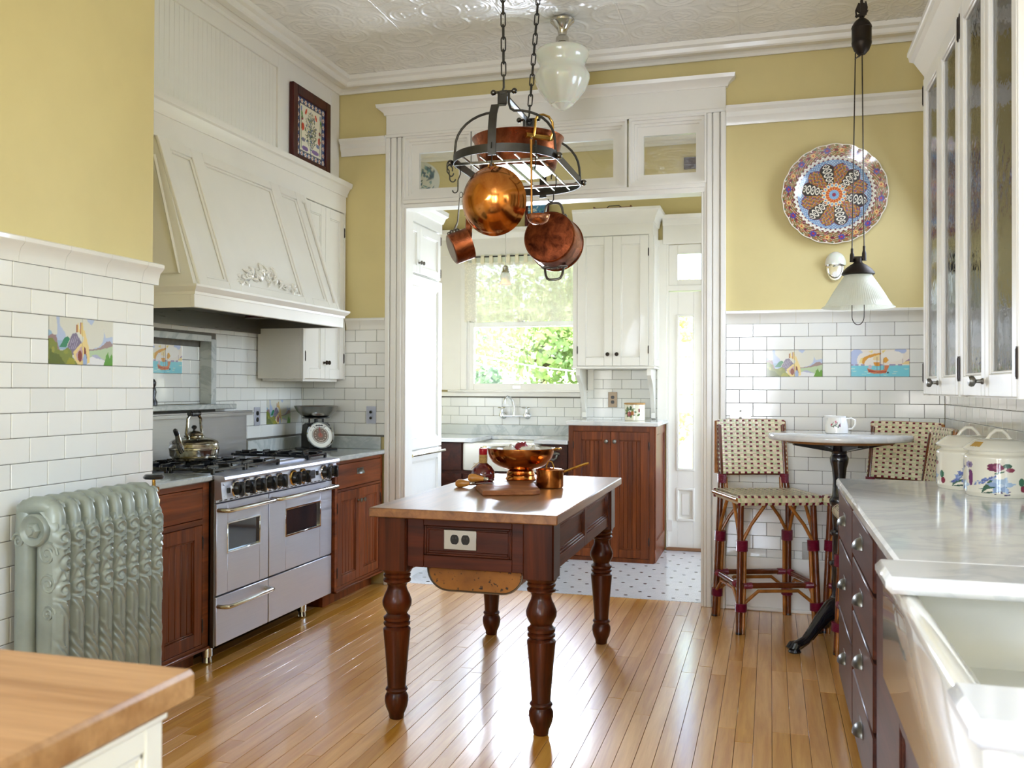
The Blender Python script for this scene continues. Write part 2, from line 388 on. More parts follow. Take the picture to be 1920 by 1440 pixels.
gb = struct('floor_back', MB().box(-3.3, 1.7, 5.885, YB+.2, -.08, -.004), basic('pale_grey_grout', lin(186, 186, 186), .8))
hw, hk = hexfloor()
HEXW = basic('white_hexagon_tile', lin(232, 234, 238), .16, coat=.3, var=.04, vscale=20)
o = obj('hexagon_tiles', hw, HEXW, gb, smooth=False, fix=False); o['kind'] = 'stuff'
o = obj('dark_hexagon_tiles', hk, basic('black_hexagon_tile', lin(36, 38, 46), .2, coat=.3), gb, smooth=False, fix=False, label='dark accent hexagons'); o['kind'] = 'stuff'
# ---- walls
def wallbox(name, *b, mat=YELLOW): return struct(name, MB().box(*b), mat)
WL = MB()
for b in ((XA-.15, -2.2225, 1.2, 3.035, 0, ZC+.1), (-2.45, -2.2225, YR-.15, -1.95, 0, ZC+.1), (-2.45, -2.2225, -.25, 1.2, 0, ZC+.1), (-2.45, -2.2225, -1.95, -.25, 0, .7), (-2.45, -2.2225, -1.95, -.25, 2.6, ZC+.1)): WL.box(*b)
WL = struct('wall_left', WL, YELLOW)
WA = MB()
for b in ((XA-.15, XA-.008, 3.035, 4.0, 0, ZC+.1), (XA-.15, XA-.008, 4.75, YB+.15, 0, ZC+.1), (XA-.15, XA-.008, 4.0, 4.75, 0, 1.2), (XA-.15, XA-.008, 4.0, 4.75, 1.565, ZC+.1), (XA-.15, XA-.078, 4.0, 4.75, 1.2, 1.565)): WA.box(*b)
WA = struct('wall_left_recess', WA, YELLOW)
WF = MB()
WF.box(XA, -2.31, YF+.008, YF+.10, 0, ZC+.1).box(-.383, XR, YF+.008, YF+.10, 0, ZC+.1).box(-2.31, -.383, YF+.008, YF+.10, 2.94, ZC+.1)
WF = struct('wall_far', WF, YELLOW)
WR = MB()                                   # right wall with the window over the near sink
for b in ((YR-.15, .80, 0, ZC+.1), (2.10, 4.55, 0, ZC+.1), (5.55, YF+.1, 0, ZC+.1), (.80, 2.10, 0, 1.25), (.80, 2.10, 2.70, ZC+.1), (4.55, 5.55, 0, 1.32), (4.55, 5.55, 2.65, ZC+.1)): WR.box(XR+.008, XR+.16, *b)
WR = struct('wall_right', WR, YELLOW)
WZ = MB()                                   # wall behind the camera with two tall windows
for b in ((-2.4, -1.85, 0, ZC+.1), (-1.05, -.71, 0, ZC+.1), (-.01, XR+.1, 0, ZC+.1), (-1.85, -1.05, 2.68, ZC+.1), (-.71, -.01, 2.68, ZC+.1), (-1.85, -1.05, 0, .42), (-.71, -.01, 0, .42)): WZ.box(b[0], b[1], YR-.15, YR, b[2], b[3])
WZ = struct('wall_rear', WZ, YELLOW)
def sash(name, pts, mat=WHITE, fr=.05, dep=.03, mull=(1, 1), ax='y', c=0):
    """a plain sash in a rectangle: frame, glazing bars and glass"""
    a0, a1, z0, z1 = pts; m = MB(); bx = (lambda p, q, r, s_, d: m.box(p, q, c-d, c+d, r, s_)) if ax == 'y' else (lambda p, q, r, s_, d: m.box(c-d, c+d, p, q, r, s_))
    bx(a0, a0+fr, z0, z1, dep); bx(a1-fr, a1, z0, z1, dep); bx(a0+fr, a1-fr, z0, z0+fr, dep); bx(a0+fr, a1-fr, z1-fr, z1, dep)
    for i in range(1, mull[0]): q = a0+(a1-a0)*i/mull[0]; bx(q-.012, q+.012, z0+fr, z1-fr, dep*.7)
    for i in range(1, mull[1]): q = z0+(z1-z0)*i/mull[1]; bx(a0+fr, a1-fr, q-.012, q+.012, dep*.7)
    w = struct(name, m, mat)
    g = MB(); (g.box(a0+fr, a1-fr, c-.002, c+.002, z0+fr, z1-fr) if ax == 'y' else g.box(c-.002, c+.002, a0+fr, a1-fr, z0+fr, z1-fr))
    obj('pane', g, GLASS, w, smooth=False); return w
sash('window_4', (-1.85, -1.05, .42, 2.68), c=YR-.05, mull=(2, 3)); sash('window_5', (-.71, -.01, .42, 2.68), c=YR-.05, mull=(2, 3))
sash('window_10', (-1.95, -.25, .7, 2.6), c=-2.31, ax='x', mull=(2, 2))
sash('window_11', (4.55, 5.55, 1.32, 2.65), c=XR+.06, ax='x', mull=(1, 2))
sash('window_6', (.80, 2.10, 1.25, 2.70), c=XR+.06, ax='x', mull=(2, 2))
# back room
WB = MB()
for b in ((XA, -2.50, 0, ZC+.1), (-1.42, -.80, 0, ZC+.1), (-2.50, -1.42, 0, 1.27), (-2.50, -1.42, 2.47, ZC+.1), (-.80, .10, 2.46, ZC+.1), (.10, 1.5, 0, ZC+.1)): WB.box(b[0], b[1], YB+.010, YB+.15, b[2], b[3])
WB = struct('wall_back', WB, YELLOW)
WX = MB()
for b in ((YF+.1, 6.1, 0, ZC+.1), (7.4, YB+.15, 0, ZC+.1), (6.1, 7.4, 0, .7), (6.1, 7.4, 2.5, ZC+.1)): WX.box(1.45, 1.6, *b)
WX = struct('wall_back_right', WX, YELLOW)
sash('window_7', (6.1, 7.4, .7, 2.5), c=1.5, ax='x', mull=(2, 2))
# ---- ceiling with pressed-tin panels
CE = struct('ceiling', MB().box(-3.3, 1.7, YR-.2, YB+.2, ZC+.012, ZC+.1), TIN)
def emboss(x, y):
    r = np.hypot(x, y); t = np.arctan2(y, x); h = np.zeros_like(x); g = lambda d, w: np.exp(-(d/w)**2)
    h += np.where(r < .30, (.5+.5*np.cos(8*t))*np.sin(np.clip(r/.30, 0, 1)*pi)**.7*.8, 0)+g(r, .06)*.9
    h += g(r-.335, .022)*.9+g(r-.42, .03)*(.45+.55*np.cos(36*t))*.7
    for cx, cy in ((.60, 0), (-.60, 0), (0, .60), (0, -.60)):
        q = np.hypot(x-cx, y-cy); a = np.arctan2(y-cy, x-cx); k = (r > .44)
        h += k*(g(q-.33, .028)*1.0+g(q-.25, .018)*.6+g(q-.13-.035*np.cos(3*a), .025)*.8+g(q, .05)*.8)
    for sx in (1, -1):
        for sy in (1, -1):
            q = np.hypot(x-sx*.98, y-sy*.98); h += g(q-.46, .03)*.9+g(q-.38, .02)*(.5+.5*np.cos(40*np.arctan2(y-sy*.98, x-sx*.98)))*.6+g(q-.2, .045)*.7
            u = (x*sx+y*sy)/math.sqrt(2); v = (x*sx-y*sy)/math.sqrt(2)
            h += ((u > .50) & (u < 1.02))*(np.abs(v) < .055)*.75*(.6+.4*np.cos(u*38))
    h += (r > .45)*(np.sin(x*58+3*np.sin(y*19))*np.sin(y*58+3*np.sin(x*19)))*.13
    e = np.maximum(np.abs(x), np.abs(y)); h += g(e-.985, .012)*.7; h *= np.clip((1-e)*40, 0.25, 1)
    return h
N = 104; lin_ = np.linspace(-1, 1, N); gx, gy = np.meshgrid(lin_, lin_); hh = emboss(gx, gy)*.0052; S = .6225/2
V = np.stack([gx*S, gy*S, -hh], -1).reshape(-1, 3); idx = np.arange(N*N).reshape(N, N)
F = np.stack([idx[:-1, :-1], idx[1:, :-1], idx[1:, 1:], idx[:-1, 1:]], -1).reshape(-1, 4)
tm = bpy.data.meshes.new('ceiling_panel'); tm.from_pydata(V.tolist(), [], F.tolist()); tm.shade_smooth(); setmats(tm, TIN)
for j in range(6):
    for i in range(6):
        cx = -2.035+.6225*(i-.5); cyy = 5.775-.6225*(j+.5)
        if cx < -2.2 and cyy < 3.3: continue
        sx = 1. if i < 5 else .76
        inst('panel', tm, CE, (cx-(0 if i < 5 else .0747), cyy, ZC+.008), scale=(sx, 1, 1))
CORN = [(0, -.080), (.012, -.080), (.02, -.066), (.042, -.052), (.05, -.052), (.056, -.06), (.098, -.06), (.106, -.052), (.112, -.03), (.132, -.02), (.137, 0.006), (0, .006)]
struct('trim_1', MB().mould([(XR, 1.2), (XR, YF), (-2.78, YF), (-2.78, 3.04)], CORN, ZC), WHITE, angle=25)
struct('trim_2', MB().mould([(1.45, YF+.12), (1.45, YB), (XA, YB), (XA, YF+.12)], CORN, ZC), WHITE, angle=25)
RAIL = [(0, -.108), (.012, -.108), (.016, -.082), (.028, -.062), (.03, -.034), (.05, -.016), (.056, 0), (0, 0)]
struct('trim_3', MB().mould([(XR, YF), (-.252, YF)], RAIL, 2.972), WHITE, angle=25)
struct('trim_4', MB().mould([(-2.432, YF), (-2.76, YF)], RAIL, 2.956), WHITE, angle=25)
# ---- big cased opening with its transom lights
def casing():
    m = MB()
    for s, x0 in ((1, -2.432), (-1, -.253)):             # fluted side casings
        for a, b, d in ((0, .03, .040), (.03, .036, .022), (.036, .075, .032), (.075, .081, .022), (.081, .11, .032), (.11, .128, .024)):
            m.box(x0+s*a, x0+s*b, YF-d+.012, YF+.008, 0, 2.946, ch=.003)
        m.box(x0+s*.128, x0+s*.142, YF-.010, YF+.12, 0, 2.476, ch=.002)          # jamb
    m.box(-2.432, -.253, YF-.02, YF+.008, 2.946, 3.10, ch=.003)                    # frieze
    m.box(-2.44, -.245, YF-.028, YF+.008, 2.946, 2.968, ch=.004)
    m.mould([(-.253, YF+.008), (-.253, YF-.02), (-2.432, YF-.02), (-2.432, YF+.008)], [(0, -.065), (.01, -.065), (.014, -.05), (.036, -.03), (.05, -.022), (.055, 0), (0, 0)], 3.16)
    m.box(-2.31, -.375, YF-.012, YF+.12, 2.476, 2.505, ch=.003).box(-2.31, -.375, YF-.022, YF+.10, 2.505, 2.53, ch=.003)
    return m
struct('trim_5', casing(), WHITE)
for n, (a, b, ga, gb_) in enumerate(((-2.31, -1.845, -2.215, -1.94), (-1.835, -.84, -1.735, -.932), (-.828, -.365, -.743, -.430))):
    m = MB(); z0, z1, c0, c1 = 2.53, 2.946, 2.607, 2.846
    for i, (d0, y0) in enumerate(((0, -.022), (.012, -.004), (.03, .014), (.045, .03))):   # stepped moulding down to the sash
        e = (.012, .03, .045, .20)[i]
        A, B, Z0, Z1 = a+d0, b-d0, z0+d0, z1-d0
        ia, ib, iz0, iz1 = (a+e, b-e, z0+e, z1-e) if i < 3 else (ga, gb_, c0, c1)
        m.box(A, ia, YF+y0, YF+.06, Z0, Z1).box(ib, B, YF+y0, YF+.06, Z0, Z1).box(ia, ib, YF+y0, YF+.06, Z0, iz0).box(ia, ib, YF+y0, YF+.06, iz1, Z1)
    w = struct('window_%d' % (n+1), m, WHITE)
    obj('pane', MB().box(ga, gb_, YF+.04, YF+.044, c0, c1), GLASS, w, smooth=False)
# ---- baseboards
struct('baseboard_far', MB().box(-.253, XR, YF-.014, YF+.008, .02, .312, ch=.004).box(-.253, XR, YF-.026, YF+.008, 0, .022, ch=.006), WHITE)
struct('baseboard_left', MB().box(-2.2225, -2.20, YR, 3.03, 0, .20, ch=.004), WHITE)
# ---- tiling
TMESH = {}
def tmesh(w, h=TV-.0022):
    k = (round(w, 4), round(h, 4))
    if k not in TMESH:
        me = mesh_of('tile', MB().box(0, w, -.008, 0, 0, h, ch=.0018), smooth=False); setmats(me, TILE); TMESH[k] = me
    return TMESH[k]
def tiling(wall, plane, at, u0, u1, z0, z1, joint, holes=(), ztop=ZT, wob=.0035):
    """courses of tiles on a wall; plane 'x+' faces +X, 'x-' faces -X, 'y-' faces -Y; joint = a joint position in even courses"""
    rz = {'y-': 0, 'x+': pi/2, 'x-': -pi/2}[plane]; n = 0
    g = MB()
    gd = {'y-': lambda a, b, c, d: g.box(a, b, at+.0035, at+.012, c, d), 'x+': lambda a, b, c, d: g.box(at-.012, at-.0035, a, b, c, d), 'x-': lambda a, b, c, d: g.box(at+.0035, at+.012, a, b, c, d)}[plane]
    us = sorted({u0, u1} | {min(max(h[k], u0), u1) for h in holes for k in (0, 1)}); zs = sorted({z0, z1} | {min(max(h[k], z0), z1) for h in holes for k in (2, 3)})
    for a, b in zip(us, us[1:]):
        for c, d in zip(zs, zs[1:]):
            if not any(h[0]-1e-6 <= (a+b)/2 <= h[1] and h[2] <= (c+d)/2 <= h[3] and len(h) == 5 for h in holes): gd(a, b, c, d)
    obj('grout', g, GROUT, wall, smooth=False)
    k0 = max(0, int(round((ztop-z1)/TV))); k = k0
    while True:
        zt = ztop-k*TV; zb = zt-TV
        if zt <= z0+.012: break
        zb = max(zb, z0); s = joint+(TP/2 if k % 2 else 0); i = math.floor((u0-s)/TP)-1
        while s+i*TP < u1:
            segs = [(max(s+i*TP, u0), min(s+(i+1)*TP, u1))]; i += 1
            for hl in holes:
                if hl[2] < zt-.02 and hl[3] > zb+.02:
                    ns = []
                    for a, b in segs:
                        if b <= hl[0] or a >= hl[1]: ns.append((a, b)); continue
                        if a < hl[0]: ns.append((a, hl[0]))
                        if b > hl[1]: ns.append((hl[1], b))
                    segs = ns
            for a, b in segs:
                w = b-a-.0022
                if w < .012: continue
                me = tmesh(w, zt-zb-.0022); r = (random.gauss(0, wob*.5), 0, rz+random.gauss(0, wob*.5))
                p = {'y-': (a+.0011, at+.008, zb+.0011), 'x+': (at-.008, a+.0011, zb+.0011), 'x-': (at+.008, b-.0011, zb+.0011)}[plane]
                # local tile: x along wall, front towards -y
                inst('tile', me, wall, p, rot=r)
                n += 1
        k += 1
    return n
CAPP = [(0, 0), (.008, 0), (.010, .02), (.016, .042), (.030, .056), (.034, .062), (.034, .074), (.028, .078), (0, .078)]
def caps(wall, plane, at, u0, u1, joint, z=ZT, pitch=.2):
    s = joint; 
    while s > u0: s -= pitch
    while s < u1:
        a, b = max(s, u0)+.0006, min(s+pitch, u1)-.0006; s += pitch
        if b-a < .01: continue
        m = MB()
        if plane == 'y-': m.prism([(at+.006-o, z+h) for o, h in CAPP], a, b, 'x')
        elif plane == 'x+': m.prism([(at-.006+o, z+h) for o, h in CAPP], a, b, 'y')
        obj('cap_tile', m, CAP, wall, angle=30)
# ---- little painter: polygons and ellipses into a colour grid that becomes a mesh colour layer
class Canvas:
    def __init__(s, w, h, nx, ny, bg):
        s.w, s.h = w, h; s.x, s.y = np.meshgrid((np.arange(nx)+.5)/nx*w, (np.arange(ny)+.5)/ny*h); s.c = np.empty((ny, nx, 3)); s.c[:] = lin(*bg)[:3]
    def put(s, mask, col): s.c[mask] = lin(*col)[:3]
    def ell(s, cx, cy, rx, ry, col, rot=0, wob=0, k=5, ph=0):
        a, b = s.x-cx, s.y-cy; c, d = math.cos(rot), math.sin(rot); u, v = (a*c+b*d)/rx, (-a*d+b*c)/ry
        lim = 1+(wob*np.cos(k*np.arctan2(v, u)+ph) if wob else 0); s.put(u*u+v*v < lim**2, col)
    def poly(s, P, col):
        ins = np.zeros(s.x.shape, bool); n = len(P)
        for i in range(n):
            (x0, y0), (x1, y1) = P[i], P[(i+1) % n]
            if y0 == y1: continue
            ins ^= ((y0 > s.y) != (y1 > s.y)) & (s.x < (x1-x0)*(s.y-y0)/(y1-y0)+x0)
        s.put(ins, col)
    def line(s, P, wd, col):
        for (x0, y0), (x1, y1) in zip(P, P[1:]):
            dx, dy = x1-x0, y1-y0; t = np.clip(((s.x-x0)*dx+(s.y-y0)*dy)/(dx*dx+dy*dy+1e-12), 0, 1)
            s.put(np.hypot(s.x-x0-t*dx, s.y-y0-t*dy) < wd/2, col)
    def sample(s, u, v):
        ny, nx = s.c.shape[:2]; return s.c[np.clip((v*ny).astype(int), 0, ny-1), np.clip((u*nx).astype(int), 0, nx-1)]
def colour(me, rgb):
    a = me.color_attributes.new('Col', 'FLOAT_COLOR', 'POINT'); d = np.ones((len(me.vertices), 4), np.float32); d[:, :3] = rgb; a.data.foreach_set('color', d.ravel())
def picture(name, cv, u0, u1, fn, parent, nx, ny, mat=PAINT, back=None, **k):
    """grid sheet of the part of the canvas between u0..u1 with a rim turned back"""
    m = MB(); m.grid(nx, ny, lambda a, b: fn(a, b)); uv = [(u0+(u1-u0)*i/(nx-1), j/(ny-1)) for j in range(ny) for i in range(nx)]
    if back:
        per = [i for i in range(nx)]+[nx*(j+1)-1 for j in range(1, ny)]+[nx*ny-1-i for i in range(1, nx)]+[nx*(ny-1-j) for j in range(1, ny-1)]
        b = len(m.v); m.v += [tuple(np.array(m.v[q])+np.array(back)) for q in per]; uv += [uv[q] for q in per]; L = len(per)
        m.f += [(per[i], per[(i+1) % L], b+(i+1) % L, b+i) for i in range(L)]; m.m += [0]*L
    o = obj(name, m, mat, parent, **k); uv = np.array(uv); colour(o.data, cv.sample(uv[:, 0], uv[:, 1])); return o
# the two tile pictures, 2 wide by 1 high
def castle():
    c = Canvas(2, 1, 168, 84, (212, 210, 196)); S = (176, 188, 212); G = (122, 130, 58); D = (92, 104, 44)
    c.poly([(0, .72), (.12, .62), (.3, .62), (.5, .38), (.75, .45), (.75, .3), (0, .3)], (150, 176, 196)); c.poly([(.2, 1), (.3, 1), (.32, .82), (.48, .66), (.5, .5), (.18, .5), (.24, .7)], S)
    c.poly([(1.12, 1), (1.38, 1), (1.3, .88), (1.24, .9)], S); c.poly([(1.68, .82), (1.76, .62), (2, .66), (2, .4), (1.3, .34), (1.55, .42), (1.66, .52), (1.7, .7)], S)
    c.poly([(0, .58), (.08, .64), (.2, .6), (.3, .3), (0, .3)], (150, 124, 122)); c.poly([(.3, .36), (.45, .56), (.55, .6), (.62, .55), (.5, .36)], (58, 130, 96))
    c.poly([(.55, .4), (.68, .66), (.82, .68), (1.0, .46), (.85, .2), (.6, .2)], (122, 112, 134))
    for i in range(4): c.line([(.6+.06*i, .34), (.7+.06*i, .6)], .012, (176, 168, 186))
    c.poly([(1.2, .34), (1.45, .36), (1.62, .42), (1.8, .54), (1.9, .56), (2, .48), (2, .1), (1.2, .1)], (152, 130, 128)); c.poly([(1.2, .31), (1.6, .35), (2, .44), (2, 0), (1.2, 0)], (176, 196, 158))
    c.poly([(1.2, .16), (1.5, .22), (1.6, .14), (2, .05), (2, 0), (1.15, 0)], (222, 222, 222)); c.poly([(1.28, .2), (1.45, .24), (1.7, .12), (1.5, .14)], (168, 172, 196))
    c.poly([(.72, .26), (.9, .42), (1.02, .5), (1.04, .6), (.86, .72), (.84, .9), (.88, .9), (.9, .76), (.96, .76), (.97, .92), (1.01, .92), (1.03, .76), (1.08, .74), (1.12, .6), (1.2, .4), (1.24, .05), (1.1, 0), (.8, 0)], (226, 200, 134))
    c.poly([(.8, .22), (1.0, .42), (1.02, .1), (.84, .1)], (196, 160, 160)); c.ell(.93, .18, .06, .13, (132, 62, 46)); c.poly([(1.04, .4), (1.1, .36), (1.16, .08), (1.06, .14)], (122, 58, 44)); c.ell(1.08, .08, .06, .16, (150, 168, 200))
    c.line([(.83, .7), (.83, .86)], .03, (150, 84, 48)); c.line([(.95, .68), (.95, .9)], .03, (150, 84, 48))
    c.poly([(0, 0), (0, .52), (.08, .55), (.22, .44), (.26, .3), (.4, .28), (.54, .36), (.66, .3), (.7, .16), (.84, .02), (.84, 0)], G); c.poly([(0, 0), (.02, .34), (.14, .22), (.3, .2), (.42, .06), (.5, 0)], D)
    c.poly([(.5, 0), (.6, .14), (.74, .12), (.8, 0)], (150, 150, 52)); c.ell(.12, .3, .05, .06, (150, 150, 60)); c.ell(.5, .26, .07, .05, (138, 144, 60))
    c.poly([(1.7, 0), (1.78, .22), (1.84, .3), (1.9, .16), (1.96, .26), (2, .2), (2, 0)], (92, 150, 56)); return c
def ship():
    c = Canvas(2, 1, 168, 84, (238, 228, 214)); B = (182, 194, 224)
    c.ell(.2, .82, .22, .2, B); c.ell(.1, .55, .12, .2, B); c.ell(1.7, .95, .2, .12, B); c.ell(.5, .6, .3, .3, (240, 232, 220)); c.ell(1.4, .75, .4, .2, (240, 234, 224))
    c.poly([(0, 0), (0, .4), (2, .42), (2, 0)], (126, 206, 218))
    for i in range(16): x, y = rng.uniform(.05, 1.9), rng.uniform(.04, .34); c.ell(x, y, .08, .012, (200, 230, 216))
    for a, b in ((0, .08), (.14, .26), (.35, .48), (1.0, 1.1), (1.32, 1.52), (1.62, 1.75)): c.poly([(a, .4), (a, .45), (b, .45), (b, .4)], (160, 150, 180))
    c.poly([(1.65, .46), (1.8, .5), (1.9, .6), (2, .64), (2, .46)], (236, 210, 150)); c.poly([(1.84, .55), (1.92, .6), (2, .66), (2, .58)], (170, 140, 170)); c.line([(1.78, .5), (1.78, .64)], .02, (150, 120, 150))
    c.poly([(.36, .5), (.42, .7), (.62, .8), (.9, .86), (1.04, .88), (1.02, .8), (.8, .74), (.6, .68), (.5, .58), (.46, .46)], (222, 158, 64)); c.poly([(.28, .5), (.34, .68), (.42, .7), (.38, .5)], (240, 220, 150))
    c.poly([(.8, .76), (1.0, .82), (1.0, .58), (.76, .62)], (238, 214, 160)); c.poly([(.78, .52), (1.0, .53), (1.0, .38), (.82, .4)], (222, 150, 56)); c.poly([(1.1, .52), (1.12, .7), (1.22, .72), (1.3, .6), (1.2, .5)], (226, 164, 66)); c.poly([(1.05, .95), (1.2, .98), (1.1, .86)], (238, 214, 130)); c.poly([(.6, .92), (.75, .98), (.74, .86)], (238, 220, 150))
    for x, y0, y1 in ((.9, .2, .72), (1.02, .2, .98), (1.12, .2, .66)): c.line([(x, y0), (x, y1)], .012, (120, 80, 60))
    c.poly([(.56, .3), (.6, .16), (.8, .1), (1.2, .12), (1.26, .26), (1.32, .42), (1.16, .42), (1.16, .26), (.9, .22)], (214, 128, 86)); c.poly([(.58, .25), (.62, .17), (1.2, .15), (1.22, .2), (.9, .18)], (178, 76, 58)); c.ell(.66, .36, .07, .07, (206, 190, 200)); c.poly([(1.22, .12), (1.3, .12), (1.27, .2)], (40, 50, 70)); return c
CASTLE, SHIP = castle(), ship()
def tilepic(wall, plane, at, u, z, cv, n0=0, n1=2):
    """two 6-inch picture tiles side by side; z = bottom"""
    s = 2*TV-.0022; w = TP-.0016
    for i in range(n0, n1):
        if plane == 'y-': f = lambda a, b, i=i: (u+i*TP+.0008+a*w, at-.0002, z+.0011+b*s); bk = (0, .007, 0)
        else: f = lambda a, b, i=i: (at+.0002, u+i*TP+.0008+a*w, z+.0011+b*s); bk = (-.007, 0, 0)
        # facing +X the picture reads left to right with increasing Y
        picture('picture_tile', cv, i/2, (i+1)/2, f, wall, 72, 72, back=bk, label='painted %s tile' % ('castle landscape' if cv is CASTLE else 'sailing ship'))
# foreground wall (tile face at X -2.215)
zc0 = ZT-4*TV
tiling(WL, 'x+', -2.215, 1.86, 3.037, .20, ZT, 2.3416, [(2.4956, 2.8036, zc0, ZT-2*TV)]); caps(WL, 'x+', -2.215, 1.86, 3.06, 2.362)
tilepic(WL, 'x+', -2.215, 2.4956, zc0, CASTLE)
# far wall, right of the opening and left of it
tiling(WF, 'y-', YF, -.252, XR, .312, ZT, -.0975, [(-.0205, .2875, zc0, ZT-2*TV), (.4415, .7495, zc0, ZT-2*TV)]); caps(WF, 'y-', YF, -.252, XR, -.058)
tilepic(WF, 'y-', YF, -.0205, zc0, CASTLE); tilepic(WF, 'y-', YF, .4415, zc0, SHIP)
tiling(WF, 'y-', YF, XA-.006, -2.434, .97, ZT, -2.655); caps(WF, 'y-', YF, -2.72, -2.434, -2.62)
# recess behind the range, with the marble-framed niche
tiling(WA, 'x+', XA, 3.2, YF+.004, .97, 1.66, 3.10, [(3.995, 4.755, 1.195, 1.57, 1), (5.334, 5.642, ZT-8*TV, ZT-6*TV)])
tilepic(WA, 'x+', XA, 5.334, ZT-8*TV, CASTLE)
nb = ZT-4*TV
tiling(WA, 'x+', XA-.07, 4.0, 4.75, 1.2, 1.565, 4.067, [(4.221, 4.529, nb, nb+2*TV)]); tilepic(WA, 'x+', XA-.07, 4.221, nb, SHIP)
# right wall above the counter
tiling(WR, 'x-', XR, 1.9, YF-.001, .915, 1.30, 1.97, ztop=ZT)
# back room
tiling(WB, 'y-', YB, XA, -1.50, .985, 1.24, -2.64, ztop=ZT); tiling(WB, 'y-', YB, -1.50, -.80, 1.04, 1.50, -1.47, ztop=ZT)
struct('trim_6', MB().box(XA, -1.50, YB-.028, YB, 1.225, 1.262, ch=.004).box(-.872, -.80, YB-.02, YB, 1.04, 2.50, ch=.002).box(XA+.4, -1.44, YB-.06, YB, 1.262, 1.28, ch=.004), WHITE)
# ================================================================ LEFT SIDE
# local frames for things that face +X ('x+'), -X ('x-') or -Y ('y-'): (u along, w out, z up)
def face(plane, at):
    return {'x+': lambda u, w, z: (at+w, u, z), 'x-': lambda u, w, z: (at-w, u, z), 'y-': lambda u, w, z: (u, at-w, z)}[plane]
def FM(plane, at): m = MB(); m.map = face(plane, at); return m
def door(m, u0, u1, z0, z1, t=.02, st=.055, pan=.011, planks=0, bead=.004):
    """frame-and-panel leaf; pan = how far the panel sits back"""
    m.box(u0, u0+st, 0, t, z0, z1, ch=.002).box(u1-st, u1, 0, t, z0, z1, ch=.002).box(u0+st, u1-st, 0, t, z0, z0+st, ch=.002).box(u0+st, u1-st, 0, t, z1-st, z1, ch=.002)
    a, b, c, d = u0+st, u1-st, z0+st, z1-st
    if planks:
        w = (b-a)/planks
        for i in range(planks): m.box(a+i*w+.0008, a+(i+1)*w-.0008, 0, t-pan, c, d, ch=.0025)
    else: m.box(a, b, 0, t-pan, c, d)
    if bead:
        q = t-pan+.001
        for p in ((a, a+bead*2, c, d), (b-bead*2, b, c, d), (a, b, c, c+bead*2), (a, b, d-bead*2, d)): m.box(p[0], p[1], 0, q+.004, p[2], p[3], ch=.002)
    return m
def knob(m, u, z, r=.014, w0=.02, L=.03):
    """small turned knob out along w"""
    prof = [(r*.55, 0), (r*.55, .004), (r*.35, .008), (r*.32, L*.45), (r*.9, L*.6), (r, L*.78), (r*.8, L*.95), (0, L)]
    n = 12; V = []; F = []
    for q, h in prof:
        for i in range(n): V.append((u+q*math.cos(2*pi*i/n), w0+h, z+q*math.sin(2*pi*i/n)))
    for k in range(len(prof)-1):
        for i in range(n): F.append((k*n+i, k*n+(i+1) % n, (k+1)*n+(i+1) % n, (k+1)*n+i))
    return m.add(V, F)
def cup(m, u, z, w0=.02, s=1.):
    """bin-pull cup"""
    nu, nv = 14, 7; a, b, d = .045*s, .030*s, .026*s
    def f(i, j):
        th = pi*i; ph = (pi/2)*j; rr = math.sin(ph)
        return (u+a*math.cos(th)*rr, w0+d*math.cos(ph), z-.008*s+b*math.sin(th)*rr)
    k = len(m.v); m.grid(nu, nv, f); 
    m.box(u-a*1.06, u+a*1.06, w0, w0+.002, z-.010*s, z+b*.9, ch=.001); return m
def hinge(m, u, z, w0=.02, h=.055): 
    return m.box(u-.004, u+.004, w0-.006, w0+.004, z-h/2, z+h/2, ch=.0015).box(u-.0025, u+.0025, w0-.004, w0+.0025, z-h/2-.005, z+h/2+.005)
# ---- beadboard panel wall over the hood
PB = struct('trim_7', MB().box(-3.0, -2.80, 3.04, YF, 2.60, ZC).box(-2.80, -2.78, 4.97, YF, 2.62, ZC, ch=.002).box(-2.80, -2.78, 3.04, 4.97, 3.185, ZC, ch=.002).box(-2.80, -2.772, 5.66, 5.69, 2.62, 3.24, ch=.003), WHITE)
bm_ = mesh_of('board', MB().box(-.006, 0, 0, .0395, 2.62, 3.19, ch=.0025)); setmats(bm_, WHITE)
for i in range(48): inst('board', bm_, PB, (-2.792, 3.05+.04*i, 0))
# ---- hood
t = thing('range_hood', 'large white panelled range hood with carved swag above the steel range', 'hood', (-2.75, 4.45, 1.657))
HX, HT = -2.47, -2.725; h0, h1, ht = 1.657, 1.745, 2.46
m = MB(); m.box(HX-.022, HX, 3.675, 5.225, h0, h1, ch=.002).box(-3.04, HX-.022, 3.675, 3.695, h0, h1).box(-3.04, HX-.022, 5.205, 5.225, h0, h1)
obj('apron', m, WHITE, t)
m = MB().mould([(-3.04, 5.225), (HX, 5.225), (HX, 3.675), (-3.04, 3.675)][::-1], [(0, -.03), (-.006, -.03), (-.008, -.018), (-.022, -.006), (-.03, .004), (-.03, .014), (.03, .014), (.03, -.03)], h1)
obj('crown_moulding', m, WHITE, t, angle=25)
def slope(u, w, v):   # u along Y, v 0..1 up the slope, w out
    dx, dz = HT-(HX-.02), ht-(h1+.012); L = math.hypot(dx, dz); return (HX-.02+dx*v+w*dz/L, u, h1+.012+dz*v-w*dx/L)
m = MB(); m.add([(HX-.02, 3.70, h1+.012), (HX-.02, 5.20, h1+.012), (HT, 5.16, ht), (HT, 3.74, ht), (-3.0, 3.70, h1+.012), (-3.0, 5.20, h1+.012), (-3.0, 5.16, ht), (-3.0, 3.74, ht)], [(0, 1, 2, 3), (0, 3, 7, 4), (1, 5, 6, 2), (4, 7, 6, 5)])
obj('body', m, WHITE, t, smooth=False)
m = MB(); m.map = slope
